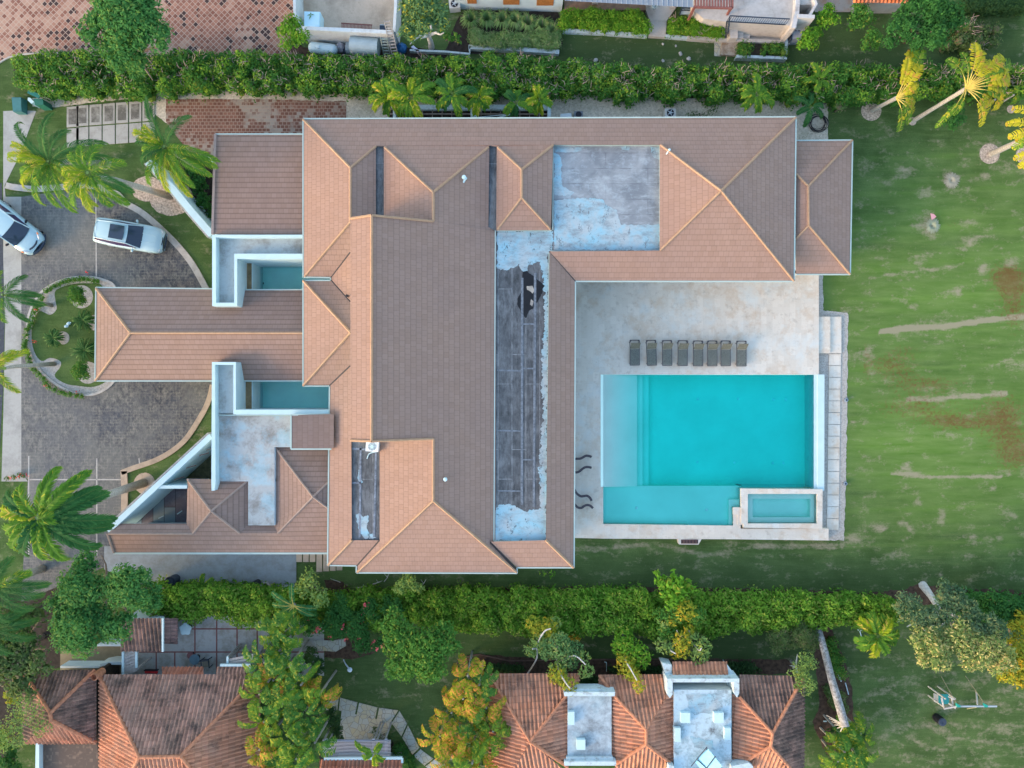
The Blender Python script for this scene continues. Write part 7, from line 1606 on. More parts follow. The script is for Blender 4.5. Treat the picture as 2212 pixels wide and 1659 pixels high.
T('shrub', 'round clipped shrub in the pebble ring at the north end of the island', 'shrub', [(173, 640, 21)], .9, L_MID, .11, 1.5, th=.1, clr=.5)
T('shrub', 'round clipped shrub in the pebble ring at the south end of the island', 'shrub', [(180, 804, 21)], .9, L_MID, .11, 1.5, th=.1, clr=.5)
T('shrub', 'thorny green plant on gravel beside the villa north gutter', 'shrub', [(1485, 250, 6), (1500, 247, 9), (1518, 250, 9), (1534, 243, 7), (1544, 238, 6)], .7, L_DARK, .14, .7, th=.05)
T('shrub', 'small red-leaved plant in the south hedge by the twisted white tree', 'shrub', [(1118, 1350, 12)], 1.2, L_RED, .2, .8, th=.06, spiky=1)
T('shrub', 'orange-yellow croton below the south hedge', 'shrub', [(1240, 1372, 16)], 1.2, L_ORANGE, .24, .8, th=.06, spiky=1)
T('shrub', 'orange-leaved croton tucked into the south hedge', 'shrub', [(1291, 1350, 10)], 1.2, L_ORANGE, .2, .7, th=.06, spiky=1)
# flowering bushes: leaves plus countable-less petals
def flowering(lb, blobs, z, mat, petal, n, r, sprd=None):
    t = T('flowering_shrub', lb, 'shrub', blobs, z, mat, .17 if z > 1 else .12, .95, th=.12, limbs=z > 1); C = []
    for (u, v, s) in (sprd or blobs):
        for k in range(max(1, int(n * s / 30))):
            a = RNG.uniform(0, 6.28); q = math.sqrt(RNG.uniform()) * s; x, y, _ = W(u + q * math.cos(a), v + q * math.sin(a), z + .75); c0 = np.array([x, y, z + .35 + .45 * RNG.uniform()])
            C.append(c0 + RNG.normal(size=(7, 3)) * np.array([.09, .09, .04]))
    C = np.concatenate(C); N = unit(RNG.normal(size=C.shape) + np.array([0, 0, 1.5])); o = finish('petals', quads(C, N, r * RNG.uniform(.7, 1.3, len(C)), .8), np.arange(len(C) * 4).reshape(-1, 4), petal, t); o['kind'] = 'stuff'
flowering('coral-flowered bush between the banana plant and the round green tree', [(675, 1335, 34), (725, 1345, 36), (775, 1350, 36), (740, 1310, 36), (800, 1320, 34), (850, 1305, 30), (790, 1385, 28), (830, 1385, 24)], 1.8, L_DEEP, PINK, 10, .15, [(672, 1345, 22), (748, 1362, 40), (790, 1325, 24), (815, 1390, 18)])
isl_f = [(100, 628), (118, 618), (135, 610), (150, 606), (170, 603), (190, 604), (210, 608), (92, 642), (84, 660), (73, 675), (68, 698), (58, 712), (55, 735), (52, 750), (60, 765), (64, 785), (75, 800), (92, 818), (105, 835), (130, 847), (150, 852), (175, 856)]
flowering('low ring of red flowers and leaves edging the drive island', [(u, v, 7) for u, v in smooth_pts(isl_f[:7], 2) + smooth_pts(isl_f[7:], 2)], .25, L_MID, RED, 1, .09, [(170, 601, 26), (66, 735, 5), (88, 862 - 20, 20), (36 + 30, 806 - 70, 6), (160, 855, 20), (75, 668, 6)])
flowering('low red flowers at the south end of the concrete footpath', [(18, 1165 - 0, 6), (32, 1160, 6), (45, 1155, 6), (52, 1158, 5)] if False else [(16, 1033, 6), (30, 1030, 6), (42, 1026, 6), (50, 1028, 5)], .25, L_OLIVE, RED, 2, .1)
L_TUFT = M_leaf('leaf_tuft', (0.045, 0.120, 0.040), (0.130, 0.230, 0.080), (0.25, 0.30, 0.09))
# plumeria-like trees: white twisting limbs with terminal tufts
def tuft_tree(lb, base, limbs, tufts, z):
    t = thing('plumeria_tree', W(*base, 0), lb, 'tree'); mb = MB()
    for L in limbs:
        P3 = [Wv(u, v, zz + .45 * min(1, zz / 2)) for u, v, zz in smooth_pts(L, 3)]; n = len(P3); mb.tube(P3, [.065 - .03 * i / n for i in range(n)], 7)
    mb.build('trunk', BARK_PALE, t)
    for mt, lst in tufts:
        cl = [(*W(u, v, zz), r * .036, r * .036, r * .024) for u, v, r, zz in lst]
        fol('crown', clump_leaves(cl, 1.25, .24, spiky=1, asp=.4, up=.7), mt, t)
Z3 = 3.0
tuft_tree('twisted white-limbed tree rising over the orange roof, second from the left', (1139, 1456), [[(1139, 1456, .3), (1150, 1440, 1.2), (1160, 1420, 2), (1160, 1395, 2.6), (1168, 1375, 3)], [(1168, 1375, 3), (1178, 1362, 3.2), (1190, 1358, 3.3)], [(1160, 1400, 2.4), (1150, 1402, 2.8)]],
    [(L_GOLD, [(1152, 1345, 15, Z3), (1158, 1362, 12, Z3), (1185, 1352, 16, Z3), (1190, 1370, 12, Z3)]), (L_PALE, [(1147, 1405, 14, 2.8), (1168, 1385, 18, Z3), (1160, 1398, 12, 2.5), (1200, 1345, 12, 2.8)])], Z3)
tuft_tree('tree with grey-green tufts and a white stem reaching onto the left white roof block', (1202, 1380), [[(1202, 1380, .5), (1202, 1410, 1.8), (1206, 1445, 3), (1222, 1475, 3.8), (1232, 1487, 4)], [(1204, 1430, 2.4), (1240, 1416, 3), (1265, 1436, 3.2)], [(1206, 1400, 1.6), (1195, 1385, 2.5)]],
    [(L_TUFT, [(1190, 1400, 22, 3.2), (1208, 1395, 24, 3.4), (1225, 1415, 22, 3.2), (1240, 1405, 18, 3), (1212, 1380, 16, 3.6), (1180, 1410, 14, 3), (1235, 1432, 14, 3)]), (L_PALE, [(1262, 1418, 12, 3.2), (1267, 1448, 15, 3.4), (1205, 1450, 20, 3.2), (1215, 1470, 12, 3.6)]), (L_GOLD, [(1205, 1458, 18, 3.6), (1228, 1482, 16, 3.9)])], Z3)
tuft_tree('tall narrow yellow-green tree with white stem over the middle orange roof', (1343, 1362), [[(1343, 1362, .5), (1346, 1395, 1.8), (1351, 1425, 2.8), (1362, 1445, 3.4), (1376, 1470, 3.9)]],
    [(L_BRIGHT, [(1348, 1380, 20, 2.4), (1358, 1400, 22, 2.8), (1380, 1415, 22, 3), (1385, 1425, 18, 3), (1340, 1402, 16, 2.8), (1335, 1390, 12, 2.6), (1350, 1365, 18, 2.2)]), (L_GOLD, [(1352, 1435, 20, 3.2), (1360, 1452, 16, 3.4), (1372, 1462, 12, 3.6), (1381, 1483, 12, 4.0), (1345, 1420, 12, 3)])], Z3)
tuft_tree('many-tufted plumeria tree with fronds behind the balcony roof', (1480, 1360), [[(1480, 1360, .5), (1470, 1375, 1.8), (1462, 1362, 2.6)], [(1475, 1370, 1.2), (1495, 1388, 2.2), (1510, 1405, 3), (1515, 1400, 3.2)], [(1468, 1380, 1.6), (1448, 1402, 2.6), (1460, 1412, 3)], [(1485, 1352, 1.4), (1490, 1370, 2.6)]],
    [(L_GOLD, [(1481, 1318, 20, 3.2), (1452, 1343, 10, 3), (1475, 1385, 18, 3.2), (1458, 1412, 12, 3), (1475, 1405, 16, 3.2), (1490, 1362, 10, 3)]), (L_PALE, [(1430, 1395, 14, 3), (1445, 1400, 12, 3), (1519, 1397, 17, 3.2), (1512, 1418, 18, 3.2), (1496, 1380, 14, 3), (1436, 1345, 14, 2.8)]), (L_MID, [(1430, 1330, 18, 2.6), (1455, 1325, 22, 2.8), (1505, 1330, 18, 2.8), (1440, 1365, 18, 2.8)])], Z3)

# ------------------------------------------------------------------ palms with feathered fronds
def frond(base, az, L, lift, droop, leaf, wid, n=26, curl=0.0, wind=None, sag=.6, dense=True):
    L = L * 1.12
    """returns leaflet quads (V) and rachis points"""
    pts = []; p = np.array(base, float); el = lift; a = az; ds = L / n; D = []
    for i in range(n + 1):
        pts.append(p.copy()); d = np.array([math.cos(a) * math.cos(el), math.sin(a) * math.cos(el), math.sin(el)]); D.append(d); p = p + d * ds; el -= droop / n * (1.0 + 1.2 * i / n); a += curl / n
    pts = np.array(pts); D = np.array(D); Vs = []
    up = np.array([0, 0, 1.0])
    for i in range(2, n + 1):
        f = i / n; ll = leaf * (math.sin(PI * min(1, .18 + .86 * f)) ** .6) * (1.05 if f < .85 else .8)
        s = np.cross(D[i], up); s /= max(np.linalg.norm(s), 1e-6); u2 = np.cross(s, D[i])
        for sg in (-1, 1):
            for q in ((0, .5) if dense else (RNG.uniform(0, .4),)):
                b = pts[i] + D[i] * ds * q; l1 = ll * RNG.uniform(.85, 1.12)
                d1 = s * sg * .62 + D[i] * (.60 + .45 * f) + u2 * RNG.uniform(-.05, .38); d1 /= np.linalg.norm(d1)
                if wind is not None: d1 = d1 + np.array(wind) * .35; d1 /= np.linalg.norm(d1)
                m = b + d1 * l1 * .5; e = m + (d1 + np.array([0, 0, -sag * 1.6])) / 1.2 * l1 * .5
                wv = np.cross(d1, u2); wv = wv / max(np.linalg.norm(wv), 1e-6) * wid * .5
                Vs += [b - wv * .6, b + wv * .6, m + wv, m - wv, m - wv, m + wv, e + wv * .15, e - wv * .15]
    return np.array(Vs), pts
def palm(name, lb, base, top, z, fr, group=None, trunk=True, L=3.2, leaf=.58, wid=.040, mats=None, tr=.16, crown=True, wind=None):
    """fr: list of (screen azimuth degrees (0 = right, 90 = up), length m, lift degrees, droop rad, material key)"""
    b = Wv(*base, 0); c = Wv(*top, z); t = thing(name, (b.x, b.y, 0), lb, 'palm', group)
    if trunk:
        P3 = [b, b.lerp(c, .35) + Vector((0, 0, .0)), b.lerp(c, .7) + Vector((0, 0, .12)), c - Vector((0, 0, .9 if z > 4 else .3))]
        mb = MB(); mb.tube(P3, [tr * 1.35, tr * 1.1, tr, tr * .8], 10); mb.build('trunk', BARK_GREY, t, smooth=True)
        mb = MB(); mb.tube([P3[-1], c + Vector((0, 0, .15))], [tr * .85, tr * .5], 9); mb.build('crownshaft', plain('crownshaft_green', (.20, .30, .08), .5, .2), t)
    for i, (az, l, lift, droop, key) in enumerate(fr):
        V, P3 = frond(c, math.radians(az), l, math.radians(lift), droop, leaf, wid, n=max(16, int(l * 11)), curl=RNG.uniform(-.35, .35), wind=wind)
        k = len(V) // 4; mb = MB(); mb.tube([Vector(p) for p in P3[::2]], [.03] + [.014] * (len(P3[::2]) - 1), 5); nv = len(mb.v)
        finish('frond', np.concatenate([np.array(mb.v), V]), mb.f + [tuple(nv + 4 * j + q for q in range(4)) for j in range(k)], [plain_r, {'g': P_FROND, 'y': P_YEL, 'd': P_DARK}[key]], t, mi=[0] * len(mb.f) + [1] * k)
    return t
plain_r = plain('rachis_green', (.13, .20, .04), .6, .2)
def star(n, l, off=0, lift=25, droop=1.3, keys='g', dl=.15, seed=1):
    r = random.Random(seed); return [(off + 360 * i / n + r.uniform(-14, 14), l * r.uniform(1 - dl, 1 + dl), lift + r.uniform(-22, 28), droop * r.uniform(.8, 1.2), keys[i % len(keys)]) for i in range(n)]
WND = (-.35, -.15, 0)
palm('royal_palm', 'tall royal palm with yellow-tipped fronds at the far upper left of the drive', (225, 352), (107, 350), 6.4, [
    (84, 3.3, 55, 1.2, 'd'), (60, 2.7, 50, 1.3, 'd'), (22, 4.2, 40, 1.4, 'd'), (3, 4.1, 30, 1.3, 'd'), (150, 3.8, 35, 1.5, 'y'), (165, 4.1, 30, 1.5, 'y'), (135, 4.0, 45, 1.5, 'd'), (195, 3.4, 25, 1.7, 'g'),
    (215, 3.4, 30, 1.6, 'y'), (240, 3.5, 30, 1.6, 'g'), (270, 3.3, 35, 1.5, 'g'), (295, 3.8, 30, 1.4, 'g'), (318, 4.0, 25, 1.3, 'y'), (180, 2.6, 60, 1.9, 'y'), (255, 2.2, 65, 1.8, 'g'), (340, 3.4, 35, 1.3, 'g')], wind=WND, L=3)
palm('royal_palm', 'leaning royal palm with pale trunk crossing the north-west lawn strip', (368, 424), (192, 374), 9.0, [
    (95, 1.9, 60, 1.5, 'g'), (60, 2.1, 50, 1.4, 'g'), (15, 2.4, 35, 1.4, 'g'), (340, 2.8, 25, 1.3, 'd'), (318, 3.0, 25, 1.4, 'g'), (292, 2.5, 30, 1.5, 'g'), (265, 2.6, 30, 1.4, 'y'), (235, 2.8, 25, 1.4, 'g'), (210, 2.2, 40, 1.6, 'y'), (175, 2.0, 50, 1.7, 'y'), (130, 1.8, 60, 1.6, 'g')], wind=WND, tr=.2)
palm('royal_palm', 'royal palm beside the garage with fronds over its roof', (452, 378), (357, 318), 6.0, [
    (97, 3.2, 55, 1.0, 'd'), (48, 2.9, 50, 1.3, 'd'), (150, 2.8, 45, 1.5, 'y'), (168, 2.6, 35, 1.5, 'd'), (128, 2.3, 60, 1.7, 'y'), (-12, 3.7, 35, 1.2, 'g'), (-38, 3.5, 30, 1.2, 'g'), (-58, 3.2, 30, 1.2, 'g'), (-85, 3.1, 30, 1.3, 'y'), (-70, 3.6, 20, 1.2, 'y'),
    (240, 3.0, 30, 1.3, 'g'), (258, 2.4, 40, 1.4, 'g'), (215, 2.2, 50, 1.6, 'd'), (190, 1.8, 60, 1.8, 'g'), (-25, 3.6, 25, 1.3, 'g')], wind=WND)
palm('royal_palm', 'slender young palm at the left edge beside the drive island', (112, 660), (7, 637), 4.8, [(35, 2.1, 35, 1.1, 'd'), (8, 2.2, 15, .9, 'd'), (-15, 2.6, 20, 1.1, 'd'), (-55, 2.4, 25, 1.1, 'd'), (90, 1.7, 50, 1.2, 'g'), (150, 2, 30, 1.2, 'g'), (210, 2, 30, 1.2, 'g'), (265, 2.0, 30, 1.2, 'g')], leaf=.5, tr=.12)
palm('royal_palm', 'young palm with its crown cut by the left edge south of the other island palm', (118, 786), (-12, 795), 6.0, [(28, 2.4, 30, 1.1, 'y'), (45, 1.9, 40, 1.2, 'y'), (-48, 2.2, 25, 1.1, 'y'), (90, 2, 30, 1.1, 'g'), (180, 2, 30, 1.2, 'g'), (-90, 2, 30, 1.2, 'g')], leaf=.55, tr=.13)
palm('royal_palm', 'biggest royal palm with long drooping fronds at the lower left of the drive', (311, 1043), (85, 1117), 11.0, [
    (65, 3.3, 40, 1.3, 'g'), (38, 4.0, 35, 1.2, 'g'), (22, 3.8, 30, 1.3, 'd'), (12, 4.0, 25, 1.2, 'd'), (-5, 4.1, 20, 1.1, 'd'), (-20, 4.0, 20, 1.1, 'd'), (-38, 3.9, 20, 1.2, 'd'), (-62, 3.4, 25, 1.3, 'g'), (-85, 3.1, 30, 1.4, 'g'),
    (-115, 3.0, 30, 1.3, 'd'), (-140, 3.2, 25, 1.2, 'g'), (-165, 2.8, 30, 1.3, 'g'), (165, 2.9, 35, 1.4, 'y'), (145, 3.0, 35, 1.4, 'd'), (120, 2.4, 45, 1.4, 'g'), (10, 1.6, 70, 1.9, 'g')], leaf=.75, wid=.085, tr=.24)
palm('royal_palm', 'blue-green palm leaning in from the left edge at the bottom', (92, 1228), (-14, 1270), 7.5, [(8, 3.3, 25, 1.1, 'd'), (-12, 3.0, 25, 1.2, 'd'), (-40, 2.8, 25, 1.2, 'd'), (30, 2.4, 30, 1.1, 'g'), (60, 2.4, 40, 1.2, 'd'), (-75, 2.6, 30, 1.2, 'd'), (120, 2.4, 30, 1.2, 'd'), (200, 2.4, 30, 1.2, 'd')], leaf=.7, tr=.22)
palm('royal_palm', 'lower blue-green palm cut by the left edge beside the dark tree', (60, 1330), (-25, 1355), 6.0, [(5, 3.0, 25, 1.1, 'd'), (-20, 2.9, 20, 1.1, 'd'), (25, 2.6, 30, 1.1, 'd'), (-55, 2.4, 30, 1.2, 'd'), (90, 2, 30, 1.1, 'd')], leaf=.65, tr=.2)
AL = ['westernmost, tight against its neighbour', 'second from the west, the fullest', 'third from the west', 'fourth from west, yellow', 'fifth from west, thin', 'easternmost, yellow-green']
for i, (u, v, l, z, k, n) in enumerate([(840, 212, 1.45, 3.2, 'gy', 9), (888, 210, 1.75, 3.6, 'ggy', 11), (977, 203, 1.55, 3.4, 'ggd', 9), (1036, 212, 1.15, 2.8, 'yg', 8), (1115, 222, 1.25, 2.6, 'gd', 6), (1165, 216, 1.15, 2.6, 'yg', 8)]):
    uu = CX + (u - CX) * (H - z) / H; vv = CY + (v - CY) * (H - z) / H
    palm('areca_palm', 'small palm in the trench north of the villa, ' + AL[i], (uu, vv), (u, v), z, star(n, l, 20 + 17 * i, 32, 1.5, k, .2, i), 'small palms in the bar-framed trench', leaf=.5, wid=.085, tr=.06)
palm('areca_palm', 'lone feathery palm at the east end of the gravel strip', (1626, 222), (1634, 205), 3.0, star(8, 1.45, 10, 32, 1.5, 'gg', .2, 31), leaf=.5, wid=.085, tr=.06)
palm('areca_palm', 'dark sparse palm on the gravel at the villa north-east corner', (1745, 240), (1750, 232), 1.8, star(6, 1.5, 25, 30, 1.2, 'd', .2, 32), leaf=.4, wid=.06, tr=.05)
palm('areca_palm', 'small emerald palm growing out of the twiggy north hedge', (1762, 178), (1768, 172), 2.0, star(5, 1.1, 40, 30, 1.1, 'g', .2, 33), leaf=.42, wid=.07, tr=.05)
palm('areca_palm', 'yellow-tipped palm left of the cream-leaved tree on the south-east lawn', (1880, 1360), (1894, 1372), 3.2, star(10, 1.7, 5, 30, 1.3, 'gyg', .15, 34), leaf=.6, wid=.09, tr=.08)
palm('areca_palm', 'small palm bending over the white pergola', (820, 1592), (809, 1626), 4.0, [(165, 1.6, 15, .9, 'g'), (-80, 1.1, 40, 1.5, 'y'), (200, 1.0, 30, 1.2, 'g'), (-45, .9, 40, 1.4, 'g'), (60, .8, 50, 1.2, 'g')], leaf=.4, wid=.08, tr=.08)
palm('areca_palm', 'small fan-like palm at the terrace edge of the south-west hedge', (436, 1272), (438, 1270), 1.2, star(8, .9, 0, 30, 1.2, 'g', .15, 35), leaf=.35, wid=.06, tr=.05, trunk=False)
# cycads on the island
for u, v, l, lb in [(180, 692, .85, 'dark cycad half inside its pebble ring near the porch roof'), (116, 730, .72, 'dark cycad beside its own pebble ring in the middle of the island'), (184, 757, .95, 'largest dark cycad against the porch roof')]:
    palm('cycad', lb, (u, v), (u, v), .55, star(36, l, 0, 22, .9, 'd', .1, int(u)), 'cycads on the drive island', trunk=False, leaf=.13, wid=.03)
# ornamental grasses
def grass_tuft(u, v, r, z, mat, lb, grp, n=150, cat='ornamental grass'):
    c = np.array(W(u, v, 0)); a = RNG.uniform(0, 2 * PI, n); L = r * RNG.uniform(.6, 1.1, n); P0 = c + np.stack([np.cos(a), np.sin(a), np.zeros(n)], 1) * .08
    P1 = P0 + np.stack([np.cos(a) * L * .45, np.sin(a) * L * .45, z * RNG.uniform(.7, 1.1, n)], 1); P2 = P0 + np.stack([np.cos(a) * L, np.sin(a) * L, z * RNG.uniform(.3, .8, n)], 1)
    s = np.stack([-np.sin(a), np.cos(a), np.zeros(n)], 1) * .028
    V = np.stack([P0 - s, P0 + s, P1 + s, P1 - s, P1 - s, P1 + s, P2 + s * .2, P2 - s * .2], 1).reshape(-1, 3)
    o = finish('grass_tuft', V, np.arange(len(V)).reshape(-1, 4), mat); tag(o, lb, cat, grp)
for i, (u, v) in enumerate([(1018, 48), (1052, 47), (1086, 48), (1112, 50), (1140, 55), (1172, 62), (1192, 72)]):
    grass_tuft(u, v, .75, .7, L_GRASSY, 'tuft of arching grass in the back row below the white house, ' + ['first from the left', 'second from the left', 'third from the left', 'fourth, in the middle', 'fifth from the left', 'sixth, the palest', 'last on the right'][i], 'arching grass tufts under the white house', 190)
hedge('grass_bank', 'mass of shaggy green ground planting in front of the arching grasses', [[(1015, 66, 96), (1100, 70, 100), (1160, 76, 104), (1212, 70, 106)]], .9, L_GRASSY, .2, 1.0, .4, 10, rag=.3, spiky=1, asp=.16)
# pot plant
t = thing('potted_plant', W(1410, 22, 0), 'small plant in a white pot at the start of the pale path', 'potted plant'); c = W(1410, 22, 0); mb = MB(); mb.lathe((c[0], c[1], .33), [(.14, 0), (.2, .35), (.16, .35), (.14, .3)], 16); mb.build('pot', WHITE_N, t)
fol('leaves', clump_leaves([(c[0] + .1, c[1] + .1, .85, .28, .28, .2)], .5, .2, spiky=1, asp=.2), L_DARK, t)

# ------------------------------------------------------------------ broad-leaved palms (traveller's palms, bananas)
def blade(base, d0, L, wid, droop, seed, torn=.6, petiole=.35, sagdir=None):
    """long paddle leaf with folded midrib and torn edges; returns quads"""
    r = random.Random(seed); n = 22; p = Vector(base); d = Vector(d0).normalized(); ds = L / n; V = []; mid = [p.copy()]; dirs = [d.copy()]
    for i in range(n):
        p = p + d * ds; d = (d + Vector((0, 0, -droop / n * (1 + 1.5 * i / n)))).normalized(); mid.append(p.copy()); dirs.append(d.copy())
    tw = r.uniform(-.5, .5)
    for i in range(n):
        f0, f1 = i / n, (i + 1) / n
        if f1 <= petiole: continue
        g0 = max(0, (f0 - petiole) / (1 - petiole)); g1 = (f1 - petiole) / (1 - petiole)
        w0 = wid * math.sin(PI * min(1, g0 * .92 + .06)) ** .45; w1 = wid * math.sin(PI * min(1, g1 * .92 + .06)) ** .45
        if g1 > .97: w1 *= .35
        for sg in (-1, 1):
            jit = r.uniform(.75, 1.05); gap = ds * (r.uniform(.1, .55) if r.random() < torn else 0); lag = r.uniform(.0, .25) * wid
            s = dirs[i].cross(Vector((0, 0, 1)))
            if s.length < .05: s = Vector((1, 0, 0))
            s.normalize(); u2 = s.cross(dirs[i]); fold = .35 + r.uniform(-.25, .25) + tw * sg * .4
            o0 = (s * sg * math.cos(fold) + u2 * math.sin(fold) * .55 + dirs[i] * .30).normalized()
            a, b = mid[i] + dirs[i] * gap, mid[i + 1]
            m0 = a + o0 * w0 * .5 * jit; m1 = b + o0 * w1 * .5 * jit; dr = Vector((0, 0, -.45))
            e0 = m0 + (o0 + dr).normalized() * w0 * .5 * jit; e1 = m1 + (o0 + dr).normalized() * w1 * .5 * jit
            V += [a, b, m1, m0, m0, m1, e1, e0]
    return V, mid, petiole
def broad_palm(name, lb, base, top, z, leaves, mats, trunk=True, tr=.13, group=None, cat='palm', pet=None):
    b = Wv(*base, 0); c = Wv(*top, z); t = thing(name, (b.x, b.y, 0), lb, cat, group)
    if trunk: mb = MB(); mb.tube([b, b.lerp(c, .5) + Vector((0, 0, .05)), c], [tr * 1.3, tr, tr * 1.1], 10); mb.build('trunk', BARK_GREY, t)
    for i, lf in enumerate(leaves):
        az, el, L, wd, dr = lf[:5]; m = mats[lf[5]] if len(lf) > 5 else mats[i % len(mats)]
        a = math.radians(az); e = math.radians(el); d0 = (math.cos(a) * math.cos(e), math.sin(a) * math.cos(e), math.sin(e))
        V, mid, p_ = blade(c, d0, L, wd, dr, i + int(top[0]), petiole=pet or .35); k = len(V) // 4
        o = finish('leaf', [tuple(x) for x in V], [(4 * j, 4 * j + 1, 4 * j + 2, 4 * j + 3) for j in range(k)], m, t)
        mb = MB(); mb.tube(mid[::3], [.05, .04, .035] + [.012] * (len(mid[::3]) - 3), 6); mb.build('midrib', PETI, o)
    return t
PETI = plain('pale_petiole', (.46, .37, .08), .6, .15)
TRB = plain('leaf_sheath', (.34, .28, .26), .9, .25, 6)
broad_palm('traveller_palm', 'smaller traveller palm with a fan of yellow leaves, left of the pair on the lawn', (1883, 239), (1936, 212), 3.6,
    [(78, 38, 3.3, .55, .7, 0), (68, 45, 3.5, .55, .8, 1), (72, 30, 2.6, .5, .7, 0), (60, 60, 2.8, .4, 1.2, 0), (86, 50, 2.7, .4, .7, 0), (40, 55, 1.7, .32, 1.3, 0), (20, 50, 1.7, .3, 1.4, 0), (5, 45, 1.6, .28, 1.4, 1), (-15, 40, 1.7, .28, 1.4, 0), (-38, 35, 1.9, .33, 1.3, 0), (-62, 40, 2.3, .36, 1.3, 1), (-75, 25, 2.5, .36, 1.2, 1), (30, 60, 1.6, .3, 1.0, 0)], [B_YEL, B_LEAF], group=None, pet=.34)
broad_palm('traveller_palm', 'larger traveller palm with a wide yellow fan and long leaning trunk', (1971, 262), (2086, 192), 5.6,
    [(130, 45, 2.6, .42, 1.0, 1), (112, 50, 2.5, .38, .9, 1), (92, 48, 2.9, .45, .8, 0), (78, 50, 2.5, .4, .9, 0), (65, 55, 2.2, .38, 1.1, 0), (50, 50, 2.3, .36, 1.0, 0), (35, 45, 2.7, .40, 1.1, 1), (22, 40, 3.3, .52, 1.1, 0), (30, 35, 3.6, .5, .9, 1), (42, 38, 3.3, .5, .9, 0), (10, 40, 3.3, .52, 1.1, 0), (2, 30, 3.2, .5, 1.0, 1), (-2, 38, 2.9, .45, 1.2, 0), (-14, 35, 2.9, .38, 1.2, 1),
     (-28, 30, 2.6, .34, 1.2, 0), (-45, 30, 2.7, .34, 1.2, 0), (-60, 30, 3.0, .34, 1.1, 0), (-125, 25, 3.2, .26, 1.0, 1), (-112, 35, 2.0, .3, 1.4, 1)], [B_YEL, B_LEAF], pet=.42)
broad_palm('traveller_palm', 'traveller palm trunk leaning off the right edge from its mulch ring', (2140, 333), (2262, 278), 5.5, [(150, 40, 3.0, .40, 1.1, 0), (170, 35, 2.9, .38, 1.2, 0), (130, 50, 3.0, .4, 1.0, 1), (190, 30, 2.6, .38, 1.2, 0), (210, 30, 2.6, .38, 1.2, 1), (90, 45, 2.8, .4, 1, 0), (0, 40, 2.8, .4, 1, 0), (-90, 40, 2.6, .4, 1, 0)], [B_YEL, B_LEAF], tr=.18)
broad_palm('traveller_palm', 'traveller palm with only its yellow leaf tips in frame at the right edge', (2214, 338), (2280, 330), 5.0, [(160, 35, 3.0, .40, 1.1, 0), (185, 30, 2.8, .38, 1.2, 0), (200, 30, 2.6, .38, 1.2, 0), (100, 40, 2.6, .4, 1, 1), (-60, 40, 2.6, .4, 1, 0)], [B_YEL, B_LEAF], tr=.16)
broad_palm('banana_plant', 'banana plant with a seven-leaf star above the south hedge', (640, 1300), (634, 1308), 3.0, [(150, 22, 1.9, .26, .7, 0), (95, 25, 1.6, .22, .7, 0), (-8, 20, 1.7, .26, .7, 0), (-85, 20, 2.1, .26, .8, 0), (-122, 18, 2.3, .24, .8, 0), (180, 20, 1.7, .22, .8, 0), (-30, 20, 1.7, .24, .8, 0), (-150, 25, 1.4, .22, .8, 0)], [M_leaf('banana_star', (.02, .10, .035), (.05, .18, .06), (.08, .2, .06), trans=.3)], cat='banana plant', pet=.1)
def cluster(name, lb, pts, z, L, wd, mats, seed, cat='palm', n=8, tr=.09):
    r = random.Random(seed); c = W(sum(p[0] for p in pts) / len(pts), sum(p[1] for p in pts) / len(pts), 0); t = thing(name, c, lb, cat)
    for (u, v) in pts:
        zz = z * r.uniform(.8, 1.12); uu = CX + (u - CX) * (H - zz) / H + r.uniform(-6, 6); vv = CY + (v - CY) * (H - zz) / H
        b = Wv(uu, vv, 0); cc = Wv(u, v, zz); mb = MB(); mb.tube([b, b.lerp(cc, .5), cc], [tr, tr * .8, tr * .8], 7); mb.build('trunk', BARK_GREY, t)
        V = []
        for k in range(n):
            a = 2 * PI * k / n + r.uniform(-.4, .4); e = math.radians(r.uniform(30, 75)); vv_, mid, _ = blade(cc, (math.cos(a) * math.cos(e), math.sin(a) * math.cos(e), math.sin(e)), L * r.uniform(.75, 1.2), wd * r.uniform(.75, 1.3), r.uniform(1.6, 3.0), r.randint(0, 9999), torn=.5, petiole=.22)
            V += vv_
        kq = len(V) // 4; finish('leaves', [tuple(x) for x in V], [(4 * j, 4 * j + 1, 4 * j + 2, 4 * j + 3) for j in range(kq)], mats[r.randint(0, len(mats) - 1)], t)
    shade_cl = [(*W(u + r.uniform(-8, 8), v + r.uniform(-8, 8), z * .38), .75, .75, .6) for (u, v) in pts]
    fol('added_shade_clumps', clump_leaves(shade_cl, .8, .3, asp=.4, spiky=1), L_DARK, t)  # dark leaf clumps added below to give the cluster deep shade
    return t
cluster('palm_cluster', 'large clump of broad drooping palm leaves between the tiled house and the pergola', [(605, 1400), (598, 1352), (612, 1370), (570, 1432), (625, 1440), (590, 1470), (650, 1480), (560, 1500), (610, 1520), (665, 1540), (570, 1560), (620, 1590), (680, 1605), (560, 1620), (640, 1640), (600, 1655), (690, 1500)], 4.4, 2.1, .30, [B_LEAF, B_CL, B_CL, B_LEAF, B_AUT], 11, n=11)
cluster('palm_cluster', 'autumn-tinted clump of broad palm leaves at the west corner of the orange tiled house', [(1010, 1460), (1035, 1480), (1000, 1510), (1050, 1530), (975, 1540), (1020, 1560), (1065, 1580), (950, 1590), (1000, 1610), (1040, 1625), (975, 1640), (1020, 1650)], 4.4, 2.0, .30, [B_AUT, B_CL, B_AUT, B_LEAF], 12, n=11)
cluster('palm_cluster', 'bright green clump of broad leaves at the foot of the pale leaning trunk', [(1815, 1585), (1840, 1600), (1860, 1585), (1825, 1625), (1855, 1635), (1810, 1645), (1845, 1655)], 3.0, 1.7, .28, [B_LEAF, B_CL], 13, n=9)
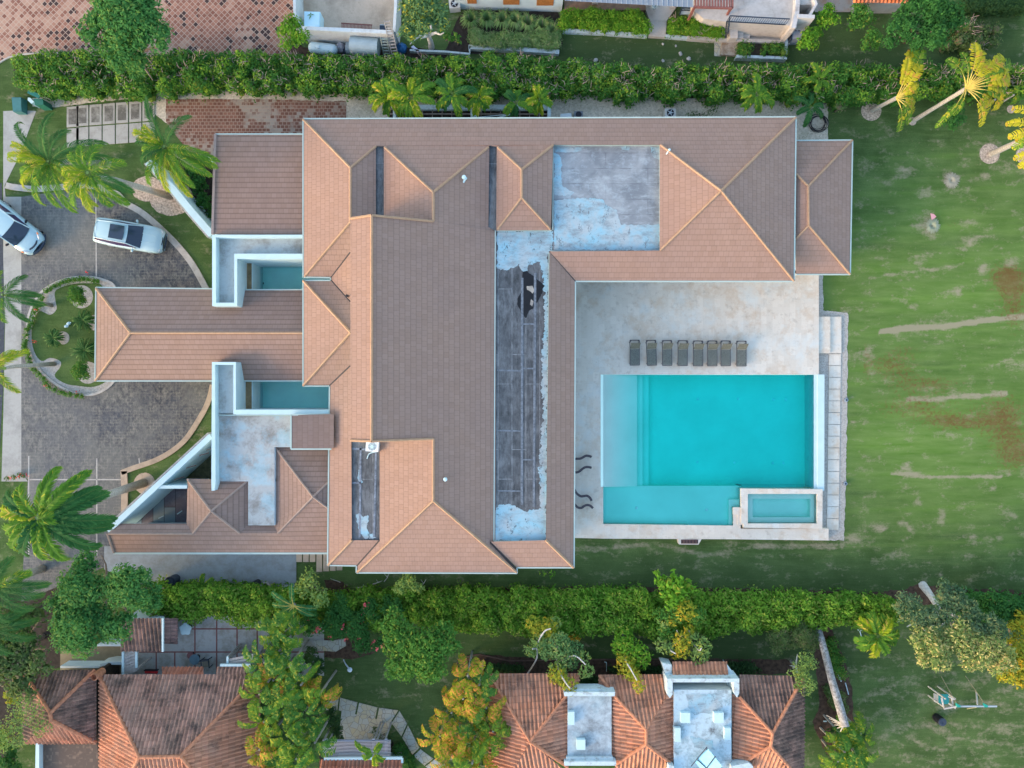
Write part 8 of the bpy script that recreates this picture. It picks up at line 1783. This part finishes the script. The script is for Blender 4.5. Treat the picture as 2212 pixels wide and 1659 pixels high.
cluster('palm_cluster', 'yellow-green upright leaf spray at the right edge of the north hedge', [(2150, 215), (2190, 205)], 2.0, 1.0, .25, [B_YEL, B_LEAF], 14, n=7)
# pale leaning trunk in the south-east
tk = thing('leaning_palm', W(1765, 1340, 0), 'long grey mottled palm trunk leaning south from the hedge', 'palm')
pk_ = M_aged('mottled_bark', (.36, .37, .37), (.13, .12, .11), .75, 6.0)
mb = MB(); mb.tube([Wv(1762, 1332, .5), Wv(1768, 1360, 1.2), Wv(1782, 1410, 2.4), Wv(1797, 1470, 3.4), Wv(1812, 1520, 4.2), Wv(1826, 1570, 5.0)], [.24, .23, .24, .25, .27, .26], 12); mb.build('trunk', pk_, tk, smooth=True)
mb = MB()
for k in range(6): a = Wv(1824, 1566, 4.9); mb.tube([a, Wv(1785 + k * 6, 1545 + k * 7, 3.6)], [.05, .03], 5)
mb.build('petiole', BARK_GREY, tk)
# second pale trunk at hedge edge (cream tree stem)
# bare branches and debris on the soil south of the villa
mb = MB(); r_ = random.Random(8)
for (u, v, a, l) in [(805, 1262, 20, 22), (830, 1256, 60, 20), (735, 1258, 160, 16), (770, 1270, 10, 30), (865, 1280, 25, 34), (905, 1270, 50, 24)]:
    p = Wv(u, v, .1); q = Wv(u + l * math.cos(math.radians(a)), v - l * math.sin(math.radians(a)), .35); mb.tube([p, p.lerp(q, .5) + Vector((.1, .06, .2)), q], [.04, .03, .015], 5); mb.tube([p.lerp(q, .5) + Vector((.1, .06, .2)), p.lerp(q, .8) + Vector((-.25, .2, .25))], [.022, .01], 5)
tag(mb.build('bare_branches', BARK_PALE), 'fallen bare branches on the soil strip south of the villa', 'branches')
tg_ = MB()
p = W(2013, 487, 0)
grass_tuft(2013, 488, .5, .12, plain('dry_tuft', (.30, .33, .22), .9, .2), 'dry grey-green grass tuft beside the pink pennant', None, 200, 'grass tuft')
grass_tuft(2055, 390, .5, .08, plain('straw_tuft', (.36, .33, .24), .9, .2), 'round straw-coloured dead tuft in the upper east lawn', None, 220, 'grass tuft')
